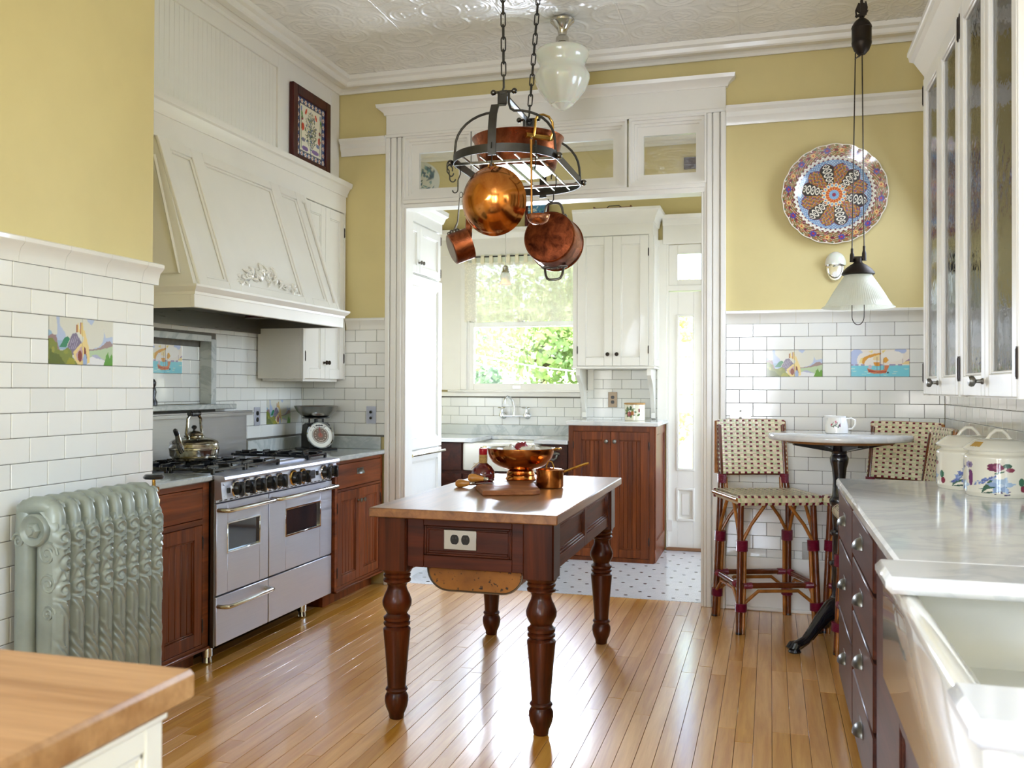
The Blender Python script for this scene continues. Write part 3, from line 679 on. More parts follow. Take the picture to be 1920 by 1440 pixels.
edges = [(3.70, 3.775), (3.955, 4.055), (4.725, 4.825), (5.02, 5.075), (5.13, 5.19)]
for a, b in edges: m.box(a+.03, b+.03 if b < 5.1 else b, 0, .016, .0, 1., ch=.003)
for a, b in ((3.80, 3.985), (4.085, 4.755), (4.855, 5.05), (5.10, 5.16)): m.box(a, b, 0, .016, .0, .06, ch=.003).box(a, b, 0, .016, .93, 1.0, ch=.003)
for a, b in ((3.807, 3.983), (4.087, 4.753), (4.857, 5.048)):
    for p in ((a, a+.014, .06, .93), (b-.014, b, .06, .93), (a, b, .06, .078), (a, b, .912, .93)): m.box(p[0], p[1], 0, .011, p[2], p[3], ch=.004)
obj('panel_frame', m, WHITE, t)
def side(m, y, sgn):    # inset trapezoid on the hood side
    P = [(-2.56, h1+.07), (-2.70, ht-.1), (-2.95, ht-.1), (-2.95, h1+.07)]
    m.tube([(x, y+sgn*.004, z) for x, z in P], .008, 5, True)
m = MB(); side(m, 3.697, -1); obj('side_panel_moulding', m, WHITE, t)
# carved swag of scrolls and leaves
m = MB(); r_ = random.Random(3)
for i in range(46):
    q = i/45; u = 4.07+.63*q; arch = math.sin(pi*q); v = .085+.075*arch+r_.uniform(-.03, .035)*(.4+arch); a = r_.uniform(0, 6.3); s = r_.uniform(.013, .024)*(.7+.5*arch)
    if i % 3 == 0:
        P = [slope(u+s*(1-k/14)*math.cos(a+k*.55)*1.2, .006+.008*(k/14), v+s*(1-k/14)*math.sin(a+k*.55)*1.6) for k in range(13)]; m.tube(P, [.0035+.003*k/12 for k in range(13)], 5)
    else:
        P = [slope(u+k*s*.55*math.cos(a), .004+.010*math.sin(pi*k/4), v+k*s*.8*math.sin(a)) for k in range(5)]; m.tube(P, [.003, .008, .010, .007, .002], 6)
obj('carved_swag', m, WHITE, t, label='carved swag of leaves and scrolls')
m = MB(); m.box(-3.035, HX-.024, 3.70, 5.20, h0+.06, h0+.07).box(-3.035, HX-.03, 3.697, 3.71, h0+.002, h0+.07).box(-3.035, HX-.03, 5.19, 5.203, h0+.002, h0+.07).box(HX-.04, HX-.024, 3.70, 5.20, h0+.002, h0+.07).box(-3.035, -3.02, 3.70, 5.20, h0-.03, h0+.06)
obj('steel_liner', m, STEELD, t)
m = MB(); m.lathe([(.055, .0), (.05, .02), (.03, .035), (0, .04)], (-2.72, 4.62, h0+.02), 16); obj('heat_lamp', m, basic('red_lamp_glass', lin(70, 14, 14), .15, coat=.5), t)
# ---- frieze and crown over hood and wall cabinet
struct('trim_8', MB().box(-3.0, -2.727, 3.04, YF, 2.462, 2.60, ch=.003).mould([(-2.727, YF), (-2.727, 3.04)], [(0, -.075), (.008, -.075), (.012, -.055), (.03, -.025), (.042, -.018), (.048, 0), (.048, .012), (0, .012)], 2.648).box(-3.0, -2.70, 3.04, YF, 2.64, 2.658), WHITE, angle=25)
# ---- wall cabinet right of the hood
t = thing('wall_cabinet', 'tall white two-door wall cabinet between the hood and the doorway wall', 'cabinet', (-2.89, 5.49, 1.35))
m = MB().box(-3.04, -2.748, 5.20, 5.792, 1.35, 2.462, ch=.002).box(-3.04, -2.76, 5.26, 5.74, 1.335, 1.35); obj('body', m, WHITE2, t)
m = FM('x+', -2.748); m.box(5.20, 5.225, 0, .022, 1.35, 2.462, ch=.001).box(5.775, 5.792, 0, .022, 1.35, 2.462, ch=.001); obj('face_frame', m, WHITE2, t)
for i, (a, b) in enumerate(((5.227, 5.499), (5.502, 5.773))):
    m = FM('x+', -2.748); door(m, a, b, 1.352, 2.455, .02, .062, .010); d = obj('door', m, WHITE2, t)
    m = FM('x+', -2.748); knob(m, (5.482, 5.519)[i], 1.455); obj('knob', m, BRONZE, d)
    for z in (1.49, 2.33): m = FM('x+', -2.748); hinge(m, (5.226, 5.775)[i], z, .022); obj('hinge', m, HINGE, d)
# ---- framed tile picture standing on the frieze
t = thing('framed_tile_picture', 'dark red framed floral tile picture leaning above the wall cabinet', 'picture', (-2.765, 5.36, 2.66))
y0, y1, z0, z1 = 5.10, 5.605, 2.66, 3.145; fw = .062
m = MB(); X0, X1 = -2.778, -2.748
m.box(X0, X1, y0, y0+fw, z0, z1, ch=.004).box(X0, X1, y1-fw, y1, z0, z1, ch=.004).box(X0, X1, y0+fw, y1-fw, z0, z0+fw, ch=.004).box(X0, X1, y0+fw, y1-fw, z1-fw, z1, ch=.004)
obj('frame', m, wood('dark_red_frame', lin(48, 14, 12), lin(84, 28, 22), 'z', .35), t)
def iznik():
    c = Canvas(1, 1.0, 150, 150, (48, 62, 110)); 
    for k in range(8):
        q = (k+.5)/8
        for x, y in ((q, .05), (q, .95), (.055, q), (.945, q)):
            c.ell(x, y, .036, .036, (226, 212, 200), 0, .2, 6); c.ell(x, y, .014, .014, (170, 50, 44)); 
        for x, y in ((q+.06, .05), (q+.06, .95), (.055, q+.06), (.945, q+.06)): c.ell(x, y, .02, .012, (110, 150, 190)); 
    c.poly([(.11, .09), (.89, .09), (.89, .91), (.11, .91)], (34, 50, 80)); c.poly([(.125, .105), (.875, .105), (.875, .895), (.125, .895)], (236, 230, 210))
    for k in range(7):
        for s in (1, -1):
            a = k*.22; c.line([(.5, .16+.07*k), (.5+s*.12*math.cos(a)*(1.1), .3+.075*k), (.5+s*.2*math.cos(a), .33+.07*k)], .012, (52, 96, 70))
    c.line([(.5, .1), (.5, .84)], .018, (70, 100, 150))
    for i in range(95):
        a = rng.uniform(0, 2*pi); q = math.sqrt(rng.uniform(0, 1)); x = .5+.2*q*math.cos(a); y = .52+.30*q*math.sin(a)
        c.ell(x, y, .020, .020, (40, 60, 60)); c.ell(x, y, .012, .012, [(226, 214, 180), (92, 118, 180), (110, 140, 90), (240, 236, 220)][i % 4])
    for x, y in ((.22, .52), (.80, .40)): c.ell(x, y, .05, .07, (200, 50, 38), 0, .08, 7)
    for x, y, s in ((.33, .80, 1), (.68, .78, -1)): c.ell(x, y, .028, .06, (206, 60, 44), -.5*s)
    for x, y in ((.2, .66), (.82, .54)): c.ell(x, y, .035, .035, (150, 44, 74)); 
    for x in (.17, .83): c.line([(x, .15), (x, .86)], .016, (60, 110, 70)); c.ell(x+.03, .72, .02, .07, (96, 150, 70), .3); c.ell(x, .82, .02, .05, (84, 110, 170))
    c.ell(.3, .16, .11, .04, (112, 80, 150)); c.ell(.66, .17, .13, .04, (112, 80, 150)); c.ell(.24, .3, .06, .035, (110, 110, 140)); c.ell(.75, .3, .06, .035, (100, 120, 160)); return c
picture('tile_panel', iznik(), 0, 1, lambda a, b: (-2.762, y0+fw+(y1-y0-2*fw)*a, z0+fw+(z1-z0-2*fw)*b), t, 110, 110, back=(-.01, 0, 0))
# ---- base cabinets, counters
ZCL = .89
def cabinet_left(name, label, ya, yb, X, mat, doors, toe=True):
    t = thing(name, label, 'cabinet', ((X-3.04)/2, (ya+yb)/2, 0))
    m = MB().box(-3.03, X-.002, ya, yb, .085, ZCL-.03); obj('body', m, mat, t)
    if toe: obj('toe_kick', MB().box(-3.03, X-.06, ya, yb, 0, .085), mat, t)
    return t
MAHOGYd = MAHOGY
t = cabinet_left('base_cabinet', 'mahogany base cabinet right of the range beside the doorway', 5.068, 5.775, -2.462, MAHOG, 2)
m = FM('x+', -2.464); m.box(5.068, 5.098, 0, .02, .085, .86, ch=.001).box(5.742, 5.775, 0, .02, .085, .86, ch=.001).box(5.098, 5.742, 0, .02, .84, .86, ch=.001).box(5.098, 5.742, 0, .02, .675, .69, ch=.001).box(5.098, 5.742, 0, .02, .085, .115, ch=.001)
m.box(5.068, 5.775, .0, .032, .085, .10, ch=.004); obj('face_frame', m, MAHOGY, t)
m = FM('x+', -2.464); m.box(5.10, 5.74, 0, .021, .693, .837, ch=.002).box(5.10, 5.74, .02, .023, .825, .832); d = obj('drawer', m, MAHOGY, t)
m = FM('x+', -2.464); cup(m, 5.42, .772, .021); obj('cup_pull', m, PEWTER, d)
for i, (a, b) in enumerate(((5.10, 5.419), (5.421, 5.74))):
    m = FM('x+', -2.464); door(m, a, b, .117, .672, .02, .055, .010, planks=5); d = obj('door', m, MAHOG, t)
    m = FM('x+', -2.464); knob(m, (5.395, 5.447)[i], .60); obj('knob', m, PEWTER, d)
    for z in (.2, .58): m = FM('x+', -2.464); hinge(m, (5.099, 5.741)[i], z); obj('hinge', m, HINGE, d)
t = cabinet_left('base_cabinet', 'mahogany base cabinet left of the range behind the radiator', 3.06, 3.838, -2.512, MAHOG, 1)
m = FM('x+', -2.514); m.box(3.06, 3.10, 0, .02, .085, .86, ch=.001).box(3.79, 3.838, 0, .02, .085, .86, ch=.001).box(3.10, 3.79, 0, .02, .835, .86, ch=.001).box(3.10, 3.79, 0, .02, .665, .69, ch=.001).box(3.10, 3.79, 0, .02, .085, .115, ch=.001); m.box(3.06, 3.838, 0, .03, .085, .10, ch=.004); obj('face_frame', m, MAHOGY, t)
m = FM('x+', -2.514); m.box(3.103, 3.787, 0, .021, .693, .832, ch=.002).box(3.15, 3.74, .021, .025, .815, .822); d = obj('drawer', m, MAHOGY, t)
for i, (a, b) in enumerate(((3.103, 3.444), (3.446, 3.787))):
    m = FM('x+', -2.514); door(m, a, b, .117, .662, .02, .06, .010, planks=5); d = obj('door', m, MAHOG, t)
    for z in (.2, .58): m = FM('x+', -2.514); hinge(m, (3.102, 3.788)[i], z); obj('hinge', m, HINGE, d)
solo('counter', MB().box(-3.04, -2.425, 5.066, 5.775, ZCL-.03, ZCL, ch=.006), MARBLEG, 'grey marble counter slab carrying the kitchen scale', 'counter')
solo('counter', MB().box(-3.04, -2.475, 3.05, 3.842, ZCL-.03, ZCL, ch=.006), MARBLEG, 'short grey marble counter slab left of the range', 'counter')
struct('trim_9', MB().box(-3.045, -3.022, 5.066, 5.775, ZCL, .972, ch=.003).box(-3.022, -2.46, 5.772, 5.795, ZCL, .972, ch=.003), MARBLEG)
# marble lining of the niche
struct('trim_10', MB().box(XA-.07, XA+.006, 3.99, 4.025, 1.2, 1.57, ch=.002).box(XA-.07, XA+.006, 4.70, 4.752, 1.2, 1.57, ch=.002).box(XA-.07, XA+.006, 4.025, 4.70, 1.555, 1.59, ch=.002).box(XA-.07, XA+.075, 3.9, 4.86, 1.172, 1.20, ch=.004), MARBLEG)
# small black pepper mill on the niche sill
m = MB().lathe([(.026, 0), (.026, .02), (.016, .04), (.022, .07), (.014, .095), (.018, .105), (.020, .12), (.012, .135), (0, .14)], (-3.075, 4.205, 1.2005), 14)
solo('pepper_mill', m, BLACK, 'small black turned pepper mill standing in the tiled niche', 'pepper mill')
# ---- range
t = thing('range_cooker', 'stainless steel double-oven gas range with black knobs under the hood', 'range', (-2.75, 4.455, 0))
XD = -2.46; ya, yb = 3.845, 5.062
m = MB().box(-3.03, XD-.03, ya, yb, .092, .775).box(-3.03, XD-.012, ya, ya+.012, .085, .86).box(-3.03, XD-.012, yb-.012, yb, .085, .86).box(-3.03, XD-.05, ya, yb, .775, .868); obj('body', m, STEELD, t)
m = MB().box(-3.03, -2.47, ya, yb, .868, .886, ch=.002); obj('cooktop', m, STEEL, t)
m = MB(); m.prism([(-2.47, .886), (-2.432, .886), (-2.416, .880), (-2.412, .868), (-2.416, .858), (-2.47, .856)], ya-.002, yb+.002, 'y'); obj('bullnose', m, STEEL, t)
m = MB(); m.prism([(-2.47, .858), (-2.436, .855), (-2.428, .775), (-2.47, .772)], ya, yb, 'y'); p = obj('control_panel', m, STEEL, t)
m = MB()
for y in (ya+.018, yb-.018):
    for z in (.79, .842): m.lathe([(.004, 0), (.004, .003), (0, .004)], (-2.433, y, z), 8, 'x')
obj('screws', m, CHROME, p)
for k, y in enumerate((3.968, 4.066, 4.170, 4.275, 4.384, 4.537, 4.643, 4.893, 4.983)):
    r = .034
    m = MB(); m.lathe([(r+.008, 0), (r+.008, .006), (r+.003, .010), (r, .010), (r, .004)], (-2.434, y, .815), 22, 'x'); z_ = obj('knob_bezel', m, BRASS if k in (5, 6) else CHROME, t)
    m = MB(); m.lathe([(r-.002, 0), (r-.003, .014), (r*.72, .022), (r*.70, .030), (0, .031)], (-2.430, y, .815), 22, 'x'); m.box(-2.412, -2.384, y-.010, y+.010, .815-r*.98, .815+r*.98, ch=.004); obj('knob', m, BLACK, z_)
m = MB().box(-2.436, -2.428, 4.715, 4.785, .79, .838, ch=.002); obj('display', m, basic('grey_display', lin(96, 98, 104), .2), p)
m = MB()
for i in range(3): m.box(-2.4285, -2.4272, 4.722+.021*i, 4.737+.021*i, .812, .830)
for i in range(4): m.box(-2.4285, -2.4272, 4.720+.016*i, 4.731+.016*i, .795, .803)
obj('display_marks', m, basic('black_print', lin(30, 30, 34), .5), p)
m = MB().box(-2.434, -2.427, 4.80, 4.822, .805, .83, ch=.001).box(-2.434, -2.425, 3.892, 3.912, .80, .825, ch=.001); obj('switch', m, BLACK, p)
def ovendoor(a, b, z0, z1, win):
    m = FM('x+', XD-.03); m.box(a, win[0], 0, .03, z0, z1, ch=.002).box(win[1], b, 0, .03, z0, z1, ch=.002).box(win[0], win[1], 0, .03, z0, win[2], ch=.002).box(win[0], win[1], 0, .03, win[3], z1, ch=.002)
    d = obj('oven_door', m, STEEL, t)
    m = FM('x+', XD-.03)
    for q in ((win[0]-.006, win[0]+.004, win[2]-.006, win[3]+.006), (win[1]-.004, win[1]+.006, win[2]-.006, win[3]+.006), (win[0], win[1], win[2]-.006, win[2]+.004), (win[0], win[1], win[3]-.004, win[3]+.006)): m.box(q[0], q[1], .02, .034, q[2], q[3], ch=.002)
    obj('window_trim', m, CHROME, d); m = FM('x+', XD-.03); m.box(win[0], win[1], .01, .022, win[2], win[3]); obj('oven_window', m, OVENGLASS, d)
    return d
def bar(d, a, b, z, out=.055, r=.011):
    x = XD; P = [(x-.004, a, z), (x+out*.6, a+.004, z), (x+out*.92, a+.014, z), (x+out, a+.04, z), (x+out, b-.04, z), (x+out*.92, b-.014, z), (x+out*.6, b-.004, z), (x-.004, b, z)]
    obj('handle', MB().tube(P, r, 10), NICKEL, d)
d = ovendoor(ya+.006, 4.325, .325, .752, (3.945, 4.239, .515, .652)); bar(d, 3.862, 4.31, .722)
d = ovendoor(4.333, yb-.006, .325, .752, (4.508, 4.907, .508, .648)); bar(d, 4.35, 5.045, .722)
m = FM('x+', XD-.03); m.box(ya+.006, yb-.006, 0, .026, .757, .77, ch=.001); 
for i in range(26): m.box(ya+.03+i*.046, ya+.055+i*.046, .026, .0265, .761, .766, mi=1)
obj('vent_strip', m, [STEEL, BLACK], t)
m = FM('x+', XD-.03); m.box(ya+.006, 4.325, 0, .03, .092, .317, ch=.002); d = obj('drawer', m, STEEL, t); bar(d, 3.862, 4.30, .275)
m = FM('x+', XD-.03); m.box(4.333, yb-.006, 0, .03, .092, .317, ch=.002); obj('drawer', m, STEEL, t)
for x in (-2.53, -2.93):
    for y in (3.885, 4.83): obj('leg', MB().lathe([(.020, 0), (.024, .006), (.020, .03), (.026, .034), (.026, .094)], (x, y, 0), 14), CHROME, t)
obj('backguard', MB().box(-3.043, -3.03, ya, yb, .86, 1.147, ch=.003).box(-3.035, -2.99, ya, yb, 1.147, 1.158, ch=.002).box(-3.043, -2.99, ya, yb, 1.13, 1.147), STEELM, t)
obj('griddle', MB().box(-2.99, -2.50, 4.50, 4.80, .886, .90, ch=.003).box(-2.97, -2.56, 4.52, 4.78, .90, .903), STEEL, t)
def grate(x0, x1, y0, y1):
    m = MB(); z = .928; f = .006
    for p in ((x0, x1, y0, y0+.012), (x0, x1, y1-.012, y1), (x0, x0+.012, y0, y1), (x1-.012, x1, y0, y1)): m.box(*p, .900, .914, ch=.002)
    cx, cy = (x0+x1)/2, (y0+y1)/2
    for q in ((x0, cx-.04, cy-f, cy+f), (cx+.04, x1, cy-f, cy+f), (cx-f, cx+f, y0, cy-.04), (cx-f, cx+f, cy+.04, y1), (cx-.09-f, cx-.09+f, y0, cy-.06), (cx+.09-f, cx+.09+f, y0, cy-.06), (cx-.09-f, cx-.09+f, cy+.06, y1), (cx+.09-f, cx+.09+f, cy+.06, y1)): m.box(*q, .905, z, ch=.003)
    for a in (x0+.006, x1-.006):
        for b in (y0+.006, y1-.006): m.box(a-.008, a+.008, b-.008, b+.008, .884, .916, ch=.002)
    g = obj('grate', m, CASTBLK, t)
    m = MB().lathe([(.075, .0), (.07, .004), (.045, .006), (.045, .016), (.03, .022), (0, .022)], (cx, cy, .886), 18); obj('burner', m, CASTBLK, g)
for y0, y1 in ((3.865, 4.155), (4.165, 4.49), (4.82, 5.045)):
    for x0, x1 in ((-2.73, -2.49), (-2.985, -2.745)): grate(x0, x1, y0, y1)
# ---- kettle
kx, ky, kz = -2.765, 4.12, .9285
t = thing('kettle', 'old silver-plated kettle with black handle grip on the left burner', 'kettle', (kx, ky, kz))
SILV = copper_mat('tarnished_silver', lin(120, 112, 88), lin(208, 204, 192), .12, 14)
m = MB().lathe([(.102, 0), (.112, .006), (.114, .014), (.108, .02), (.118, .026), (.121, .055), (.124, .058), (.124, .066), (.120, .07), (.116, .085), (.120, .088), (.116, .096), (.095, .108), (.062, .114), (.05, .116), (.048, .122)], (kx, ky, kz), 36); obj('body', m, SILV, t)
m = MB().lathe([(.05, .118), (.052, .124), (.046, .128), (.044, .134), (.036, .142), (.018, .148), (.008, .15), (.0, .15)], (kx, ky, kz), 24); l_ = obj('lid', m, SILV, t)
m = MB().lathe([(.006, .149), (.006, .156), (.013, .162), (.014, .17), (.008, .176), (0, .177)], (kx, ky, kz), 14); obj('lid_knob', m, BLACK, l_)
sp = [(kx+.005, ky-.10, kz+.05), (kx+.008, ky-.125, kz+.075), (kx+.01, ky-.145, kz+.105), (kx+.01, ky-.158, kz+.14), (kx+.012, ky-.174, kz+.156)]
obj('spout', MB().tube(sp, [.022, .018, .014, .011, .009], 12), SILV, t); obj('spout_tip', MB().tube([sp[3], sp[4], (kx+.012, ky-.18, kz+.16)], [.0135, .012, .009], 12), BLACK, t)
for s in (-1, 1): obj('handle_arm', MB().tube([(kx, ky+s*.045, kz+.115), (kx, ky+s*.066, kz+.14), (kx, ky+s*.058, kz+.175), (kx, ky+s*.055, kz+.21), (kx, ky+s*.036, kz+.225), (kx, ky+s*.03, kz+.232)], [.009, .009, .008, .008, .008, .008], 8), SILV, t)
m = MB().lathe([(.006, -.045), (.013, -.043), (.011, -.035), (.014, -.03), (.012, -.022), (.0145, -.012), (.013, 0), (.0145, .012), (.012, .022), (.014, .03), (.011, .035), (.013, .043), (.006, .045)], (kx, ky, kz+.234), 12, 'y'); obj('grip', m, BLACK, t)
# ---- kitchen scale
sx, sy, sz = -2.84, 5.60, ZCL+.0005
t = thing('kitchen_scale', 'black kitchen scale with round dial and steel bowl on the counter', 'scale', (sx, sy, sz), rz=0)
A = Matrix.Translation((sx, sy, sz)) @ Matrix.Rotation(R(46), 4, 'Z')        # local -Y is the dial's facing
def L(m, k=0): return m.xform(A, k)
obj('base', L(MB().box(-.115, .115, -.10, .09, 0, .014, ch=.005)), BLACK, t)
m = MB(); m.prism([(-.085, .014), (-.095, .06), (-.05, .165), (-.01, .175), (.05, .16), (.075, .09), (.075, .014)], -.075, .075, 'x'); obj('housing', L(m), BLACK, t)
m = MB(); m.box(-.05, -.042, -.005, .005, .165, .215).box(.042, .05, -.005, .005, .165, .215).lathe([(.012, .165), (.012, .20), (.09, .205), (.09, .21), (.0, .212)], (0, 0, 0), 20); obj('platform', L(m), BLACK, t)
m = MB(); m.lathe([(0, .212), (.07, .212), (.10, .226), (.125, .25), (.142, .282), (.145, .284), (.142, .286), (.122, .254), (.096, .231), (.068, .217), (0, .216)], (0, 0, 0), 36); obj('bowl', L(m), basic('satin_steel_bowl', lin(176, 172, 164), .24, 1.), t)
TL = Matrix.Translation((0, -.072, .092)) @ Matrix.Rotation(R(-22), 4, 'X')
m = MB(); m.lathe([(.088, .0), (.092, -.02), (.088, -.026), (.082, -.02)], (0, 0, 0), 36, 'y', cap=False); m.xform(TL); z_ = obj('dial_rim', L(m), CHROME, t)
def dial():
    c = Canvas(2, 2, 130, 130, (232, 230, 218)); c.ell(1, 1, .66, .66, (60, 58, 54)); c.ell(1, 1, .62, .62, (222, 214, 196)); c.ell(1, 1, .59, .59, (116, 98, 84)); c.ell(1, 1, .2, .2, (150, 92, 74))
    for i in range(60): a = 2*pi*i/60; r0 = .78 if i % 5 else .72; c.line([(1+r0*math.sin(a), 1+r0*math.cos(a)), (1+.9*math.sin(a), 1+.9*math.cos(a))], .016, (70, 70, 70))
    for i in range(12): a = 2*pi*i/12; c.ell(1+.42*math.sin(a), 1+.42*math.cos(a), .035, .035, (220, 206, 186))
    c.line([(.86, .55), (1.14, .55)], .05, (220, 206, 186)); c.line([(1, 1), (1, 1.62)], .03, (160, 40, 30)); return c
cv = dial(); m = MB(); m.grid(60, 24, lambda a, b: (.083*(b+.001)*math.sin(2*pi*a), -.016, .083*(b+.001)*math.cos(2*pi*a))); uv = [(.5+.5*(j/23)*math.sin(2*pi*i/59), .5+.5*(j/23)*math.cos(2*pi*i/59)) for j in range(24) for i in range(60)]
m.xform(TL); L(m); d = obj('dial_face', m, PAINTM, z_); uv = np.array(uv); colour(d.data, cv.sample(uv[:, 0], uv[:, 1]))
# ---- wall outlets and switches: plate with sockets
def outlet(name, label, plane, at, u, z, w=.07, h=.115, mat=STEEL, horiz=False, dots=2, dot=BLACK, r=.016, push=False):
    if horiz: w, h = h, w
    m = FM(plane, at); m.box(u-w/2, u+w/2, 0, .006, z-h/2, z+h/2, ch=.002); t = solo(name, m, mat, label, 'outlet' if not push else 'switch')
    for i in range(dots):
        s = (i-(dots-1)/2)*.039; a, b = (u+s, z) if horiz else (u, z+s)
        m = FM(plane, at)
        if push: knob(m, a, b, r, .006, .012)
        else:
            P = [(a+r*math.cos(2*pi*k/16)*(1 if horiz else .95), .0075, b+min(max(r*math.sin(2*pi*k/16), -r*.85), r*.85)) for k in range(16)]
            m.add(P+[(p[0], .004, p[2]) for p in P], [tuple(range(16))]+[(k, 16+k, 16+(k+1) % 16, (k+1) % 16) for k in range(16)])
        obj('button' if push else 'socket', m, dot, t)
    return t
outlet('wall_outlet', 'steel outlet plate on the tiles left of the kitchen scale', 'x+', XA, 5.21, 1.115)
outlet('wall_switch', 'steel push-button switch plate on the tiles beside the left door casing', 'y-', YF, -2.535, 1.115, push=True, r=.010)
# ---- radiator
RX0, RX1, RZ0, RZ1, RY = -2.185, -2.0, .10, .955, 2.305
t = thing('radiator', 'ornate grey-green cast iron radiator against the white tiled wall', 'radiator', ((RX0+RX1)/2, RY+.27, 0))
def rad_section():
    """hollow-looking two-column section; outline in x-z with scroll relief on its front edge and flanks"""
    m = MB(); pw = .0645; w = .030
    nz = 200
    def front(i, j):   # i across (y), j up
        z = RZ0+.02+(RZ1-RZ0-.05)*j; a = (i-.5)*2; cw = math.cos(a*pi/2)
        x = RX1-.028*(1-cw**.6) - (.05*max(0, (j-.90)/.1)**2)
        # scrollwork in the upper two thirds
        if j > .28:
            s = (j-.28)/.72; amp = .0040*min(1, s*6); b = a*.030
            k = math.sin((z*1.0+b*1.9*(1 if z < .72 else -1)+.010*math.sin(z*38))*170)      # slanting plumes
            k = k if math.sin(z*31+b*60) > -.35 else .55*math.sin(b*330)
            for cz, cb, cr in ((.905, .004, .021), (.845, -.008, .030), (.775, .007, .030), (.690, -.006, .032)):
                d = math.hypot(b-cb, z-cz)
                if d < cr: k = math.sin(d/cr*9.5-math.atan2(z-cz, b-cb)*(1 if cb > 0 else -1))*1.25
            x += amp*k*cw**.4
        return (x, RY+pw/2+a*w, z)
    m.grid(21, nz, front)
    # flanks and column bodies
    def col(x0, x1):
        n = 12; rings = []
        for z, s in ((RZ0+.0, .7), (RZ0+.03, 1), (RZ1-.10, 1), (RZ1-.04, .93), (RZ1-.012, .7), (RZ1, .4)):
            cx, rx = (x0+x1)/2, (x1-x0)/2
            rings.append([(cx+rx*s*math.cos(2*pi*k/n), RY+pw/2+w*s*math.sin(2*pi*k/n), z) for k in range(n)])
        V = [p for r in rings for p in r]; F = [(q*n+k, q*n+(k+1) % n, (q+1)*n+(k+1) % n, (q+1)*n+k) for q in range(len(rings)-1) for k in range(n)]+[tuple(range(n))[::-1], tuple((len(rings)-1)*n+k for k in range(n))]
        m.add(V, F)
    col(RX0, RX0+.075); col(RX1-.105, RX1-.010)
    m.tube([(RX0+.02, RY+pw/2, RZ1-.035), (RX0+.06, RY+pw/2, RZ1-.018), (RX1-.07, RY+pw/2, RZ1-.016), (RX1-.045, RY+pw/2, RZ1-.03)], [.026, .030, .030, .02], 10)
    m.tube([(RX0+.03, RY+pw/2, RZ0+.05), (RX1-.03, RY+pw/2, RZ0+.05)], .03, 10)
    # curl at the crest
    P = [(RX1-.045+.016*(1-k/18)*math.cos(k*.6), RY+pw/2+(.5-k/18)*.03, RZ1-.02+.020*(1-k/20)*math.sin(k*.6)) for k in range(17)]; m.tube(P, .0055, 6)
    return m
me = mesh_of('section', rad_section(), org(t), angle=60); setmats(me, RADP)
for i in range(8): inst('section', me, t, org(t)+Vector((0, .0645*i, 0)))
# end boss, scrolls on the near end
m = MB(); bz = RZ1-.085; bx = RX0+.095
m.lathe([(.0, -.024), (.018, -.024), (.024, -.018), (.025, -.004)], (bx, RY+.004, bz), 6, 'y').lathe([(.050, .006), (.050, -.010), (.045, -.017), (.038, -.012), (.032, -.008), (.0, -.008)], (bx, RY+.004, bz), 24, 'y').lathe([(.014, -.024), (.012, -.030), (0, -.031)], (bx, RY+.004, bz), 12, 'y')
for cx, cz, s0, dr in ((RX1-.05, RZ1-.155, .036, 1), (RX1-.045, RZ1-.245, .03, -1), (RX1-.045, RZ1-.33, .024, 1), (RX0+.03, RZ1-.12, .022, -1)):
    P = [(cx+s0*(1-k/26)*math.cos(k*.5)*dr, RY+.006, cz+s0*1.1*(1-k/26)*math.sin(k*.5)) for k in range(24)]; m.tube(P, .005, 6)
obj('end_ornament', m, RADP, t)
m = MB()
for y in (RY+.05, RY+.47):
    for x in (RX1-.05, RX0+.04): m.tube([(x, y, RZ0+.05), (x+.012, y-.004, RZ0+.0), (x+.016, y-.004, .05), (x+.006, y, .02), (x+.022, y, .0075)], [.024, .02, .014, .012, .0075], 8)
obj('feet', m, RADP, t, label='curved cast feet')
vx, vy = -2.075, RY+.545
m = MB().lathe([(.014, .82), (.018, .84), (.018, .86), (.012, .865), (.020, .872), (.022, .90), (.014, .912), (.014, .925), (.019, .93), (.019, .945), (.006, .948), (.006, .975)], (vx, vy, 0), 12).tube([(vx, vy-.04, .87), (vx, vy, .885)], .012, 8); v_ = obj('valve', m, BRASS, t)
obj('valve_handle', MB().lathe([(.010, .972), (.034, .974), (.037, .982), (.03, .99), (.0, .992)], (vx, vy, 0), 10), BLACK, v_)
# ================================================================ WORK TABLE
ZTB = .833
t = thing('work_table', 'antique kitchen work table with worn oak top and turned walnut legs', 'table', (-1.115, 4.14, 0))
x0, x1, y0, y1 = -1.49, -.742, 3.385, 4.945
TT = obj('tabletop', MB().box(x0, x1, y0, y1, ZTB-.036, ZTB, ch=.004), OAKTOP, t)
lx = (-1.405, -.822); ly = (3.475, 4.80)
PROF = [(.026, 0), (.029, .004), (.031, .02), (.042, .045), (.047, .07), (.046, .088), (.038, .103), (.040, .108), (.044, .114), (.040, .122), (.036, .124), (.038, .16), (.046, .26), (.054, .345), (.054, .352), (.048, .357), (.044, .362), (.052, .368), (.053, .376), (.046, .382), (.052, .388), (.053, .398), (.045, .404), (.040, .412), (.048, .425), (.057, .445), (.058, .462), (.050, .485), (.040, .505), (.037, .52), (.042, .532), (.054, .538), (.055, .546), (.047, .552), (.053, .558), (.054, .566), (.048, .572)]
for ix, x in enumerate(lx):
    for iy, y in enumerate(ly):
        m = MB().lathe(PROF, (x, y, 0), 28); q = .059
        m.prism([(x-q+.006, y-q), (x+q-.006, y-q), (x+q, y-q+.006), (x+q, y+q-.006), (x+q-.006, y+q), (x-q+.006, y+q), (x-q, y+q-.006), (x-q, y-q+.006)], .588, ZTB-.036, 'z')
        m.lathe([(.052, .572), (.058, .580), (.060, .588)], (x, y, 0), 16); obj('leg', m, TWOOD, t)
zb, zt_ = .605, ZTB-.036
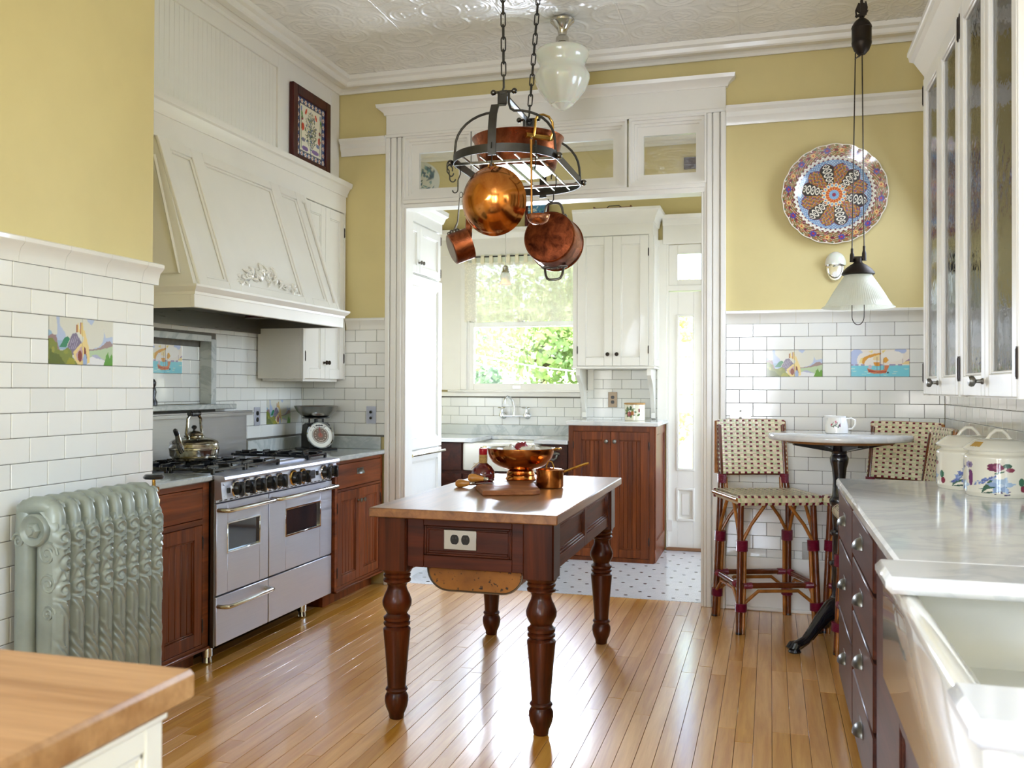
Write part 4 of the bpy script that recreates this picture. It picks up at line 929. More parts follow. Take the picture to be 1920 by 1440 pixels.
def apron(plane, at, u0, u1, panels, mat, thick=.022):
    m = FM(plane, at); st = .042; m.box(u0, u1, 0, thick*.35, zb, zt_)
    es = [u0]+[e for p in panels for e in p]+[u1]
    for a, b in zip(es[0::2], es[1::2]): m.box(a, b, 0, thick, zb, zt_, ch=.002)
    for a, b in panels:
        m.box(a, b, 0, thick, zb, zb+.048, ch=.002).box(a, b, 0, thick, zt_-.03, zt_, ch=.002)
        c, d = zb+.048, zt_-.03
        for k, (w, o) in enumerate(((.010, .019), (.018, .013))):
            for r in ((a, a+w, c, d), (b-w, b, c, d), (a+w, b-w, c, c+w), (a+w, b-w, d-w, d)): m.box(r[0], r[1], 0, o, r[2], r[3], ch=.003)
    return m
pf = apron('y-', ly[0]-.018, lx[0]+.058, lx[1]-.058, [(lx[0]+.125, lx[1]-.105)], TWOODX); fa = obj('end_apron', pf, TWOODX, t)
m = FM('y-', ly[1]+.045); m.box(lx[0]+.058, lx[1]-.058, 0, .02, zb, zt_); obj('end_apron', m, TWOODX, t)
obj('side_apron', apron('x+', lx[1]+.022, ly[0]+.058, ly[1]-.058, [(ly[0]+.075, 4.11), (4.16, ly[1]-.075)], TWOODY), TWOODY, t)
m = FM('x-', lx[0]-.022); m.box(ly[0]+.058, ly[1]-.058, 0, .02, zb, zt_); obj('side_apron', m, TWOODY, t)
for y in ly:
    for x, s in ((lx[0], 1), (lx[1], -1)): obj('bracket', MB().prism([(x+s*.058, .607), (x+s*.058, .588), (x+s*.062, .590), (x+s*.072, .594), (x+s*.078, .607)], y-.02, y+.02, 'y'), TWOOD, t)
# bin drawer hanging under the top: round-bottomed sheet-metal body
BIN = copper_mat('rusty_ochre_tin', lin(120, 72, 24), lin(168, 106, 34), .5, 8); BIN.node_tree.nodes['Principled BSDF'].inputs['Metallic'].default_value = .25
def binmat():
    tt = NT('speckled_ochre_tin'); v = tt.coord(); a = tt.noise(v, 7, 4); b = tt.noise(v, 62, 2); c = tt.ramp(a, [(.3, lin(118, 70, 22)), (.7, lin(166, 106, 36))]); tt.set(Base_Color=tt.mix(c, lin(52, 34, 18), tt.ramp(b, [(.62, (0, 0, 0, 1)), (.68, (1, 1, 1, 1))])), Roughness=.45, Metallic=.2); return tt.mat
def binpoly(xa, xb, top, bot, r):
    P = [(xa, top)]
    for k in range(9): a = pi+k*pi/2/8; P.append((xa+r+r*math.cos(a), bot+r+r*math.sin(a)))
    for k in range(9): a = 1.5*pi+k*pi/2/8; P.append((xb-r+r*math.cos(a), bot+r+r*math.sin(a)))
    return P+[(xb, top)]
bp = obj('bin_drawer', MB().prism(binpoly(-1.285, -.90, .63, .508, .085), 3.50, 4.10, 'y'), binmat(), t, angle=50, label='speckled ochre sheet-metal flour bin')
obj('bin_rim', MB().tube([(p[0], 3.499, p[1]) for p in binpoly(-1.285, -.90, .62, .508, .085)], .004, 6), basic('worn_steel_rim', lin(120, 108, 92), .4, .9), bp)
obj('bin_drawer', MB().prism(binpoly(-1.285, -.90, .63, .508, .085), 4.16, 4.70, 'y'), BIN, t, angle=50)
# socket plate let into the end panel
m = FM('y-', ly[0]-.018+.0); ox, oz = -1.135, .717
m.box(ox-.066, ox+.066, -.004, .013, oz-.040, oz+.040, ch=.002); pl = obj('socket_plate', m, basic('steel_plate', lin(205, 202, 194), .3, 1.), fa)
m = FM('y-', ly[0]-.018)
for s in (-.022, .022):
    P = [(ox+s+.017*math.cos(2*pi*k/18), .0145, oz+min(max(.021*math.sin(2*pi*k/18), -.0185), .0185)) for k in range(18)]; m.add(P+[(p[0], .012, p[2]) for p in P], [tuple(range(18))]+[(k, 18+k, 18+(k+1) % 18, (k+1) % 18) for k in range(18)])
    for q in (-.006, .006): m.box(ox+s+q-.001, ox+s+q+.001, .0144, .0152, oz+.002, oz+.010, mi=1)
obj('sockets', m, [BLACK, basic('slot_grey', lin(70, 70, 70), .4)], fa)
# ---- things on the table
z = ZTB+.0005
t = thing('cutting_board', 'small clipped-corner wooden cutting board under the copper colander', 'cutting board', (-1.14, 4.18, z))
P = [(-1.185, 3.905), (-.985, 3.99), (-.962, 4.035), (-1.062, 4.33), (-1.07, 4.50), (-1.20, 4.47), (-1.225, 4.36), (-1.285, 4.13)]
bm = MB(); n = len(P); cc = Vector((-1.12, 4.2)); ins = lambda p, d: tuple(Vector(p)+(cc-Vector(p)).normalized()*d)
V = [(*ins(p, .004), z) for p in P]+[(*p, z+.004) for p in P]+[(*p, z+.018) for p in P]+[(*ins(p, .004), z+.022) for p in P]
bm.add(V, [tuple(range(n))[::-1], tuple(3*n+k for k in range(n))]+[(q*n+k, q*n+(k+1) % n, (q+1)*n+(k+1) % n, (q+1)*n+k) for q in range(3) for k in range(n)])
obj('board', bm, wood('board_wood', lin(126, 70, 38), lin(182, 120, 74), 'x', .5, .8), t)
zb_ = z+.0225
cx, cy = -1.155, 4.44; 
t = thing('colander', 'footed copper colander with brass handles holding garlic and onion', 'colander', (cx, cy, zb_))
m = MB().lathe([(.075, 0), (.076, .004), (.070, .012), (.068, .02), (.071, .026), (.066, .034), (.064, .042), (.058, .046), (.056, .05)], (cx, cy, zb_), 36); obj('foot', m, COPPER, t)
bw = [(.058, .05), (.085, .055), (.115, .068), (.138, .086), (.153, .108), (.160, .130), (.163, .148), (.167, .150), (.167, .153)]
ob = obj('bowl', MB().lathe(bw, (cx, cy, zb_), 48, cap=False), COPPER, t)
obj('lining', MB().lathe([(.166, .1535), (.160, .148), (.155, .128), (.146, .108), (.130, .088), (.105, .070), (.06, .06), (0, .058)], (cx, cy, zb_), 48, cap=False), TINNED, t)
for s in (-1, 1):
    a = R(8 if s > 0 else 188); P = []
    for k in range(9): b = -1+2*k/8; P.append((cx+(.166+.028*(1-b*b))*math.cos(a+b*.22), cy+(.166+.028*(1-b*b))*math.sin(a+b*.22), zb_+.148+.004*(1-b*b)))
    obj('handle', MB().tube(P, .005, 8), BRASS, t)
GARL = basic('garlic_skin', lin(226, 218, 200), .5, var=.08, vscale=40)
def garlic(p, s, label, a):
    m = MB().lathe([(.012, 0), (.026, .004), (.034, .016), (.033, .028), (.022, .040), (.010, .048), (.006, .058), (.004, .066)], (0, 0, 0), 30, rf=lambda a_, h: 1+.07*math.cos(9*a_)*(h < .045)); m.xform(Matrix.Translation(p) @ Euler(a).to_matrix().to_4x4() @ Matrix.Scale(s, 4)); solo('garlic_bulb', m, GARL, label, 'garlic', 'garlic in the colander')
fz = zb_+.118
garlic((cx-.045, cy-.05, fz), 1.05, 'white garlic bulb at the front left inside the colander', (.5, .3, 0)); garlic((cx+.03, cy-.05, fz), 1.0, 'white garlic bulb at the front middle inside the colander', (-.4, .5, 0)); garlic((cx+.078, cy-.02, fz+.004), .9, 'white garlic bulb at the right inside the colander', (.3, -.5, 1))
m = MB().lathe([(.0, 0), (.012, .002), (.030, .014), (.038, .034), (.034, .052), (.018, .066), (.006, .072), (.003, .085)], (0, 0, 0), 20); m.xform(Matrix.Translation((cx-.012, cy+.01, fz+.004)) @ Euler((.5, .6, 0)).to_matrix().to_4x4()); solo('red_onion', m, basic('red_onion_skin', lin(140, 28, 44), .22, coat=.3, var=.2), 'shiny red onion on top of the garlic in the colander', 'onion')
# copper saucepan with lid
px, py = -.985, 4.33; t = thing('saucepan', 'small lidded copper saucepan with brass handle standing on the table', 'pan', (px, py, z))
obj('body', MB().lathe([(.056, 0), (.062, .003), (.064, .01), (.064, .078), (.066, .080)], (px, py, z), 36), copper_mat('warm_copper', lin(150, 84, 34), lin(206, 134, 66), .14, 10), t)
l_ = obj('lid', MB().lathe([(.067, .080), (.067, .084), (.055, .088), (.0, .094)], (px, py, z), 36), COPPER, t)
obj('lid_handle', MB().tube([(px-.018, py, z+.088), (px-.015, py, z+.105), (px-.007, py, z+.122), (px+.007, py, z+.122), (px+.015, py, z+.105), (px+.018, py, z+.088)], .0035, 8), BRASS, l_)
a = R(14); ca, sa = math.cos(a), math.sin(a); obj('handle', MB().tube([(px+.060*ca, py+.060*sa, z+.072), (px+.075*ca, py+.075*sa, z+.078), (px+.165*ca, py+.165*sa, z+.112), (px+.18*ca, py+.18*sa, z+.116)], [.006, .0055, .0065, .005], 8), BRASS, t)
# bottle
qx, qy = -1.303, 4.30; t = thing('bottle', 'round red bottle with twine neck and red wax cap', 'bottle', (qx, qy, z))
obj('body', MB().lathe([(.030, 0), (.040, .004), (.053, .028), (.057, .050), (.053, .073), (.040, .092), (.026, .103), (.018, .110), (.017, .150)], (qx, qy, z), 32), basic('dark_red_glass', lin(98, 20, 24), .06, coat=.8, var=.3, vscale=30), t)
m = MB()
for k in range(8): m.lathe([(.0185, .108+k*.005), (.0215, .1105+k*.005), (.0185, .113+k*.005)], (qx, qy, z), 14)
tw = basic('raffia_twine', lin(206, 168, 104), .7, var=.2, vscale=60)
for k in range(5): m.tube([(qx-.018, qy-.008, z+.112), (qx-.03-.006*k, qy-.012, z+.104-.006*k), (qx-.044-.004*k, qy-.01+.004*k, z+.108-.008*k)], .0012, 4)
obj('twine', m, tw, t); obj('cap', MB().lathe([(.018, .148), (.0195, .15), (.0195, .176), (.017, .179), (0, .180)], (qx, qy, z), 20), basic('red_wax', lin(168, 22, 36), .3, coat=.4), t)
# two cheese knives
def spreader(p, rz, tilt, label):
    t = thing('cheese_knife', label, 'knife', p, 'cheese knives', rz); M = Matrix.Translation(p) @ Matrix.Rotation(rz, 4, 'Z') @ Matrix.Rotation(tilt, 4, 'Y'); t.rotation_euler = (0, 0, 0)
    m = MB().lathe([(0, -.075), (.012, -.073), (.0195, -.062), (.0195, -.048), (.016, -.03), (.011, -.012), (.010, 0)], (0, 0, .0), 18, 'x').xform(M); obj('handle', m, basic('honey_wood', lin(196, 132, 54), .35, coat=.3, var=.2, vscale=30), t)
    m = MB().lathe([(.0105, -.002), (.0125, .004), (.010, .010), (.011, .018), (.006, .022)], (0, 0, 0), 14, 'x').xform(M); obj('ferrule', m, NICKEL, t)
    m = MB(); P = [(.018, -.004), (.034, -.018), (.105, -.016), (.118, -.010), (.115, .012), (.034, .008), (.018, .004)]; m.prism([(a, b) for a, b in P], -.0009, .0009, 'z').xform(M); obj('blade', m, CHROME, t)
spreader((-1.335, 4.205, z+.021), R(-6), R(-4), 'wooden-handled cheese knife lying nearest the table edge left of the board')
spreader((-1.265, 4.19, z+.044), R(14), R(5), 'wooden-handled cheese knife resting on the board before the red bottle')

# ================================================================ POT RACK
rx, ry, rz_ = -1.08, 4.12, 2.255; hw = .225; hl = .265; bow = .185; bh = .036
t = thing('pot_rack', 'oval blackened iron ceiling pot rack on two chains', 'pot rack', (rx, ry, rz_))
def barc(s, n=17):   # bowed end band, s=-1 near, +1 far
    r = (hw*hw+bow*bow)/(2*bow); c = ry+s*(hl+bow-r); a = math.asin(hw/r); return [(rx+r*math.sin(-a+2*a*k/(n-1)), c+s*r*math.cos(-a+2*a*k/(n-1))) for k in range(n)]
def band(path, h=bh, th=.0035):
    m = MB(); n = len(path); V = []
    for i, (x, y) in enumerate(path):
        a = Vector(path[max(i-1, 0)]); b = Vector(path[min(i+1, n-1)]); d = (b-a).normalized(); q = Vector((-d.y, d.x))*th/2
        V += [(x-q.x, y-q.y, rz_), (x+q.x, y+q.y, rz_), (x+q.x, y+q.y, rz_+h), (x-q.x, y-q.y, rz_+h)]
    F = [(i*4+k, (i+1)*4+k, (i+1)*4+(k+1) % 4, i*4+(k+1) % 4) for i in range(n-1) for k in range(4)]+[(0, 1, 2, 3), ((n-1)*4, (n-1)*4+3, (n-1)*4+2, (n-1)*4+1)]
    m.add(V, F); return m
for s in (-1, 1): obj('end_band', band(barc(s)), IRON, t); obj('side_band', band([(rx+s*hw, ry-hl), (rx+s*hw, ry), (rx+s*hw, ry+hl)]), IRON, t)
for sx_ in (-1, 1):
    for sy_ in (-1, 1): obj('ball_finial', MB().sphere((rx+sx_*(hw+.014), ry+sy_*(hl+.006), rz_+.012), .0145).tube([(rx+sx_*hw, ry+sy_*hl, rz_+.012), (rx+sx_*(hw+.01), ry+sy_*(hl+.004), rz_+.012)], .006, 8), basic('polished_iron_ball', lin(120, 116, 110), .18, 1.), t)
BARM = basic('highlight_pale_bar', lin(170, 166, 158), .25, 1.)  # white highlights of the dark bars put into a pale metal colour
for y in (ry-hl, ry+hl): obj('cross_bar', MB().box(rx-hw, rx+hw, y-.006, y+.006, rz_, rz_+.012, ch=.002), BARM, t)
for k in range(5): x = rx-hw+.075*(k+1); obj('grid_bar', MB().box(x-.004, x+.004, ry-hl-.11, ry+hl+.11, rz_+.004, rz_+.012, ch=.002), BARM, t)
za = 2.545; ya_, yb_ = 3.845, 4.275
for s, yy in ((-1, ya_), (1, yb_)):
    ye = ry+s*(hl+bow)
    P = [(rx, ye, rz_-.012), (rx, ye+s*.003, rz_+bh), (rx, ye+s*.0, rz_+.10), (rx, ye-s*.015, rz_+.16), (rx, ye-s*.045, rz_+.205), (rx, yy+s*.03, rz_+.232), (rx, yy+s*.012, rz_+.245), (rx, yy+s*.006, za+.012)]
    obj('wide_hoop', MB().tube(P, 1, 4, flat=((1, 0, 0), .017*1.41, .0028*1.41)), IRON, t)
    for q in (-1, 1):
        P = [(rx+q*hw, ry+s*hl, rz_+.01), (rx+q*(hw-.006), ry+s*hl, rz_+.08)]
        for k in range(1, 9): a = k/8*pi/2; P.append((rx+q*(.045+(hw-.051)*math.cos(a)), ry+s*hl+(yy-ry-s*hl)*(k/8), rz_+.08+.135*math.sin(a)))
        P += [(rx+q*.03, yy, rz_+.225), (rx+q*.022, yy, rz_+.25), (rx+q*.022, yy, za+.012)]
        obj('side_hoop', MB().tube(P, .0055, 8), IRON, t)
    m = MB().tube([(rx-.045, yy, za+.008), (rx+.045, yy, za+.008)], .0055, 8)
    for q in (-1, 1): m.sphere((rx+q*.046, yy, za+.008), .0125)
    obj('ball_bolt', m, basic('dark_polished_iron', lin(86, 84, 80), .2, 1.), t)
obj('ridge_bar', MB().box(rx-.010, rx+.010, ya_-.012, yb_+.012, za-.004, za+.004, ch=.001), IRON, t)
# chains of oval links up to ceiling hooks
def link(p, q, turn):
    p, q = Vector(p), Vector(q); d = (q-p); L_ = d.length; d.normalize(); u = d.orthogonal().normalized() if False else Vector((1, 0, 0)); u = (u-d*u.dot(d)).normalized(); w = d.cross(u); u2 = u*math.cos(turn)+w*math.sin(turn); r = .0095
    P = [];  
    for k in range(6): a = pi*k/5; P.append(p+d*r+u2*r*math.cos(a)-d*r*math.sin(a))
    for k in range(6): a = pi*k/5; P.append(q-d*r-u2*r*math.cos(a)+d*r*math.sin(a))
    return P
for yy, (tx, ty) in ((ya_, (rx-.006, 3.83)), (yb_, (rx+.02, 4.42))):
    b0 = Vector((rx, yy, za-.004)); top = Vector((tx, ty, ZC-.02)); d = (top-b0).normalized()
    obj('hook', MB().tube([b0+Vector((.012, 0, .0)), b0+Vector((.006, 0, -.012)), b0+Vector((-.006, 0, -.012)), b0+Vector((-.010, 0, .004)), b0+d*.03, b0+d*.085], .0045, 8), IRON, t)
    s = .078; Lk = .062; n = int(((top-b0).length-s)/.052)
    for k in range(n): obj('chain_link', MB().tube(link(b0+d*(s+k*.052), b0+d*(s+k*.052+Lk), R(90)*(k % 2)), .0032, 6, True), IRON, t)
    obj('ceiling_hook', MB().tube([top-d*.03, top-d*.01, Vector((tx, ty, ZC+.01))], .005, 8).lathe([(.022, -.004), (.020, .0), (.0, .002)], (tx, ty, ZC-.006), 12), IRON, t)
# S-hooks
def shook(top, L_, label, turn=0, r=.014):
    x, y, zt = top; c, s = math.cos(turn), math.sin(turn); P = []
    for k in range(7): a = pi*(1-k/6)*1.0; P.append((r*math.cos(a)*.8, zt-r+r*math.sin(a)))
    P = [(-.8*r, zt-r*1.9)]+P
    P += [(r*.8, zt-L_*.4), (0.0, zt-L_*.6), (0.0, zt-L_+r)]
    for k in range(1, 8): a = -k/7*pi*.95; P.append((-r*.9+r*.9*math.cos(a), zt-L_+r+r*math.sin(a)))
    solo('pot_hook', MB().tube([(x+c*p, y+s*p, q) for p, q in P], .0028, 6), IRON, label, 'hook', 'iron hooks on the pot rack')
# big preserving pan standing in the rack
px, py, pz = -1.085, 4.10, rz_+.0135
t = thing('preserving_pan', 'wide copper preserving pan with brass bail handle standing in the rack', 'pan', (px, py, pz))
obj('body', MB().lathe([(.158, 0), (.166, .004), (.172, .02), (.198, .135), (.205, .142), (.207, .147), (.203, .15), (.196, .144), (.166, .02), (.0, .008)], (px, py, pz), 56), COPPERD, t, label='copper wall')
obj('base_disc', MB().lathe([(0, -.0006), (.157, -.0006), (.157, .002), (0, .002)], (px, py, pz), 48), TINNED, t, label='bright tinned base')
a = R(-46); hx, hy = px+.205*math.cos(a), py+.205*math.sin(a); tx, ty = -math.sin(a), math.cos(a)
m = MB(); 
for q in (-.045, 0, .045): m.sphere((hx+tx*q-.006, hy+ty*q, pz+.108), .011)
m.tube([(hx-tx*.065-.01, hy-ty*.065, pz+.112), (hx, hy, pz+.108), (hx+tx*.065-.01, hy+ty*.065, pz+.112)], .012, 8); h_ = obj('handle_plate', m, BRASS, t)
obj('bail_handle', MB().tube([(hx+tx*q*.9+.012*o, hy+ty*q*.9, pz+.108+u) for q, u, o in ((-.045, 0, .3), (-.05, .03, 1), (-.047, .07, 1), (-.03, .092, .8), (0, .098, .7), (.03, .092, .8), (.047, .07, 1), (.05, .03, 1), (.045, 0, .3))], .0055, 8), BRASS, h_)
# hanging mixing bowl (dome turned to the room)
bx, by, bz = -1.083, 3.70, 2.062; A = Matrix.Translation((bx, by, bz)) @ Matrix.Rotation(R(-6), 4, 'Z') @ Matrix.Rotation(R(8), 4, 'X')
t = thing('mixing_bowl', 'polished copper mixing bowl hanging dome outward at the front of the rack', 'bowl', (bx, by, bz))
m = MB(); pr = [(.0, -.088), (.03, -.086), (.06, -.077), (.085, -.062), (.105, -.040), (.118, -.016), (.124, .0), (.128, .004), (.130, .008), (.128, .012), (.122, .010), (.116, -.010), (.10, -.036), (.07, -.064), (0, -.080)]
m.lathe(pr, (0, 0, 0), 64, 'y').xform(A @ Matrix.Scale(1.09, 4)); obj('bowl', m, COPPER, t)
m = MB().tube([(.013*math.cos(k*pi/6)*1.2, .004, .138+.015*math.sin(k*pi/6)) for k in range(12)], .0025, 6, True).box(-.02, .02, .0, .006, .120, .132, ch=.002).xform(A); obj('hanging_ring', m, BRASS, t)
shook((bx+.002, 3.672, 2.296), .098, 'iron hook holding the copper mixing bowl', R(90))
# small saucepan on a long iron handle
t = thing('saucepan', 'small dark copper saucepan hanging tilted by its long iron handle', 'pan', (-1.31, 3.945, 1.92))
ax_ = Vector((.80, .45, .36)).normalized(); A = Matrix.Translation((-1.305, 3.945, 1.92)) @ ax_.to_track_quat('Z', 'Y').to_matrix().to_4x4()
m = MB().lathe([(.060, -.042), (.066, -.039), (.068, -.03), (.068, .040), (.070, .044), (.066, .044), (.064, -.03), (0, -.034)], (0, 0, 0), 40).xform(A); obj('body', m, COPPERD, t)
m = MB().lathe([(0, -.0432), (.058, -.0432), (.06, -.0415)], (0, 0, 0), 32).xform(A); obj('base', m, basic('dull_grey_tinned_base', lin(150, 132, 116), .35, .9, var=.12, vscale=30), t)
pt = Vector((-1.305, 3.945, 1.92))+(Vector((0, 0, 1))-ax_*ax_.z).normalized()*.068; hk = Vector((-1.30, 3.94, 2.155))
m = MB().tube([pt, pt+Vector((.0, 0, .012)), pt.lerp(hk, .25)+Vector((.006, 0, .0)), pt.lerp(hk, .7), hk+Vector((-.006, 0, -.02))], [.007, .006, .004, .003, .003], 8).tube([hk+Vector((.008*math.cos(k*pi/5), 0, -.008+.012*math.sin(k*pi/5))) for k in range(10)], .002, 5, True); obj('handle', m, PEWTER, t)
m = MB().sphere(pt+Vector((-.012, -.004, .0)), .010).sphere(pt+Vector((.012, .004, .006)), .010).sphere(pt, .012).sphere(pt+Vector((-.024, -.008, -.008)), .009); obj('rivets', m, PEWTER, t)
shook((-1.315, 3.94, 2.292), .135, 'iron hook holding the small saucepan at the left side', R(0))
shook((rx-hw-.003, 3.80, 2.262), .065, 'short empty iron hook at the near left corner of the rack', R(160)); shook((rx-hw-.012, 3.835, 2.255), .072, 'second empty iron hook beside the near left corner ball', R(200))
# iron-handled pan seen edge-on behind the bowl
t = thing('skillet', 'narrow copper skillet hanging edge-on behind the mixing bowl', 'pan', (-1.338, 4.13, 1.98))
m = MB().lathe([(.048, 0), (.055, .004), (.060, .022), (.058, .024), (.050, .006), (0, .004)], (0, 0, 0), 36); m.xform(Matrix.Translation((-1.338, 4.13, 2.035)) @ Euler((R(90), 0, R(104))).to_matrix().to_4x4()); obj('body', m, COPPERD, t)
m = MB().tube([(-1.338, 4.13, 2.09), (-1.336, 4.13, 2.15), (-1.330, 4.13, 2.225)], [.008, .006, .007], 8); obj('handle', m, IRON, t)
shook((-1.318, 4.13, 2.298), .088, 'iron hook holding the edge-on skillet', R(60))
# ladle
t = thing('ladle', 'shallow copper ladle with long bronze handle hanging from the front band', 'ladle', (-.90, 3.665, 1.95))
BRZ = basic('bronze_rod', lin(150, 104, 48), .3, 1., var=.15, vscale=30)
m = MB().tube([(-.918, 3.70, 2.292), (-.917, 3.68, 2.302), (-.914, 3.664, 2.29), (-.914, 3.662, 2.26), (-.913, 3.664, 2.1), (-.912, 3.668, 1.985)], [.003, .004, .0075, .006, .0045, .0045], 8); obj('handle', m, BRZ, t)
m = MB().lathe([(.0, -.032), (.022, -.030), (.038, -.020), (.044, -.006), (.046, .004), (.048, .006), (.045, .006), (.040, -.006), (.02, -.026), (0, -.028)], (-.888, 3.675, 1.985), 28, rf=lambda a, h: 1.0); obj('cup', m, copper_mat('pale_copper', lin(176, 104, 70), lin(222, 158, 120), .2, 14), t)
# stockpot seen from its base
A = Matrix.Translation((-.952, 4.22, 1.975)) @ Euler((R(84), R(-2), R(-2))).to_matrix().to_4x4()
t = thing('stockpot', 'wide dark copper stockpot hanging on its side with burnt base outward', 'pot', (-.952, 4.22, 1.975))
m = MB().lathe([(.112, .062), (.118, .057), (.120, .045), (.122, -.075), (.127, -.080), (.127, -.084), (.118, -.08), (.116, .04), (0, .05)], (0, 0, 0), 56).xform(A); obj('body', m, COPPERD, t)
m = MB().lathe([(0, .0634), (.108, .0634), (.1125, .0612)], (0, 0, 0), 48).xform(A); obj('base', m, COPPERB, t, label='burnt copper base')
for s in (1, -1):
    m = MB(); P = []
    for k in range(11): b = -1+2*k/10; P.append((.045*b*(1+.25*(1-b*b)), s*(.122+.058*(1-b**4)), -.03+.012*(1-b*b)))
    m.tube(P, .0058, 8).box(-.06, .06, s*.119-.004, s*.119+.006, -.045, -.018, ch=.003); 
    for q in (-.045, -.015, .015, .045): m.sphere((q, s*.124, -.032), .0065)
    m.xform(A); obj('handle', m, PEWTER, t)
shook((-.945, 4.21, 2.276), .128, 'iron hook holding the stockpot', R(20))
shook((-.905, 3.70, 2.297), .118, 'empty iron hook on the front band right of the ladle', R(90))

# ================================================================ CEILING LAMP
lx_, ly_ = -1.105, 5.13
t = thing('ceiling_lamp', 'white milk-glass schoolhouse lamp with nickel fitter on the tin ceiling', 'lamp', (lx_, ly_, 2.84))
obj('canopy', MB().lathe([(.062, ZC+.004), (.068, ZC-.006), (.066, ZC-.016), (.056, ZC-.024), (.034, ZC-.05), (.026, ZC-.066), (.024, ZC-.09), (.032, ZC-.096), (.036, ZC-.104), (.036, ZC-.126), (.04, ZC-.132), (.074, ZC-.156), (.076, ZC-.164), (.06, ZC-.165)], (lx_, ly_, 0), 36), NICKEL, t)
obj('globe', MB().lathe([(.068, ZC-.150), (.10, ZC-.158), (.138, ZC-.172), (.150, ZC-.188), (.151, ZC-.202), (.138, ZC-.226), (.126, ZC-.252), (.128, ZC-.275), (.142, ZC-.296), (.152, ZC-.318), (.150, ZC-.345), (.128, ZC-.392), (.092, ZC-.440), (.066, ZC-.466), (.058, ZC-.470), (.062, ZC-.476), (.04, ZC-.492), (.012, ZC-.505), (0, ZC-.506)], (lx_, ly_, 0), 72, rf=lambda a, h: 1+.018*math.cos(12*a)*(h < ZC-.30)), MILK, t, angle=50)
# ================================================================ RIGHT SIDE
# ---- bistro table
bx, by = .335, 5.13
t = thing('bistro_table', 'round white marble bar-height table on a black cast iron pedestal', 'table', (bx, by, 0))
ZBT = 1.072; r = .345
obj('marble_top', MB().lathe([(r-.006, ZBT-.03), (r, ZBT-.024), (r, ZBT-.006), (r-.006, ZBT), (0, ZBT)], (bx, by, 0), 72), MARBLE, t, angle=50)
obj('wood_underlay', MB().lathe([(.255, ZBT-.046), (.26, ZBT-.044), (.26, ZBT-.03), (0, ZBT-.03)], (bx, by, 0), 48), wood('underlay', lin(120, 80, 40), lin(170, 122, 70), 'x', .5), t)
m = MB()
for k in range(4):
    a = R(20)+k*pi/2; u = Vector((math.cos(a), math.sin(a), 0)); q = Vector((-u.y, u.x, 0))*.012; c = Vector((bx, by, 0)); zt = ZBT-.046
    P = [c+u*.02+Vector((0, 0, zt-.05)), c+u*.06+Vector((0, 0, zt-.042)), c+u*.235+Vector((0, 0, zt-.012)), c+u*.24+Vector((0, 0, zt)), c+u*.02+Vector((0, 0, zt))]
    n = 5; m.add([p-q for p in P]+[p+q for p in P], [tuple(range(n))[::-1], tuple(range(n, 2*n))]+[(i, (i+1) % n, n+(i+1) % n, n+i) for i in range(n)])
obj('spider', m, CASTBLK, t)
col = [(.05, .19), (.046, .215), (.052, .23), (.044, .245), (.036, .26), (.035, .40), (.043, .405), (.046, .415), (.043, .425), (.033, .43), (.031, .555), (.040, .56), (.043, .57), (.040, .58), (.031, .585), (.034, .70), (.046, .72), (.049, .735), (.042, .75), (.034, .76), (.030, .84), (.036, .90), (.044, .93), (.046, .95), (.038, .965), (.036, .975), (.044, .985), (.04, .995), (.036, 1.03)]
obj('column', MB().lathe(col, (bx, by, 0), 36, rf=lambda a, h: 1+.05*math.cos(12*a)*(.26 < h < .72)), CASTBLK, t, angle=60)
for k in range(3):
    a = R(223)+k*2*pi/3; u = Vector((math.cos(a), math.sin(a), 0)); c = Vector((bx, by, 0)); P = [(.0, .215), (.06, .195), (.12, .155), (.18, .095), (.23, .05), (.275, .034), (.31, .030)]
    m = MB().tube([c+u*p+Vector((0, 0, z)) for p, z in P], [.048, .042, .032, .026, .024, .026, .02], 10)
    m.tube([c+u*p+Vector((0, 0, z)) for p, z in ((.02, .17), (.08, .15), (.13, .11), (.19, .055))], [.03, .022, .016, .012], 8)
    q = Vector((-u.y, u.x, 0))
    for j in (-1, 0, 1): m.tube([c+u*.27+q*.012*j+Vector((0, 0, .040)), c+u*.305+q*.020*j+Vector((0, 0, .036)), c+u*.322+q*.022*j+Vector((0, 0, .018))], [.016, .017, .014], 8)
    m.lathe([(.03, .001), (.032, .006), (.026, .014)], tuple(c+u*.30), 14)
    obj('paw_foot', m, CASTBLK, t)
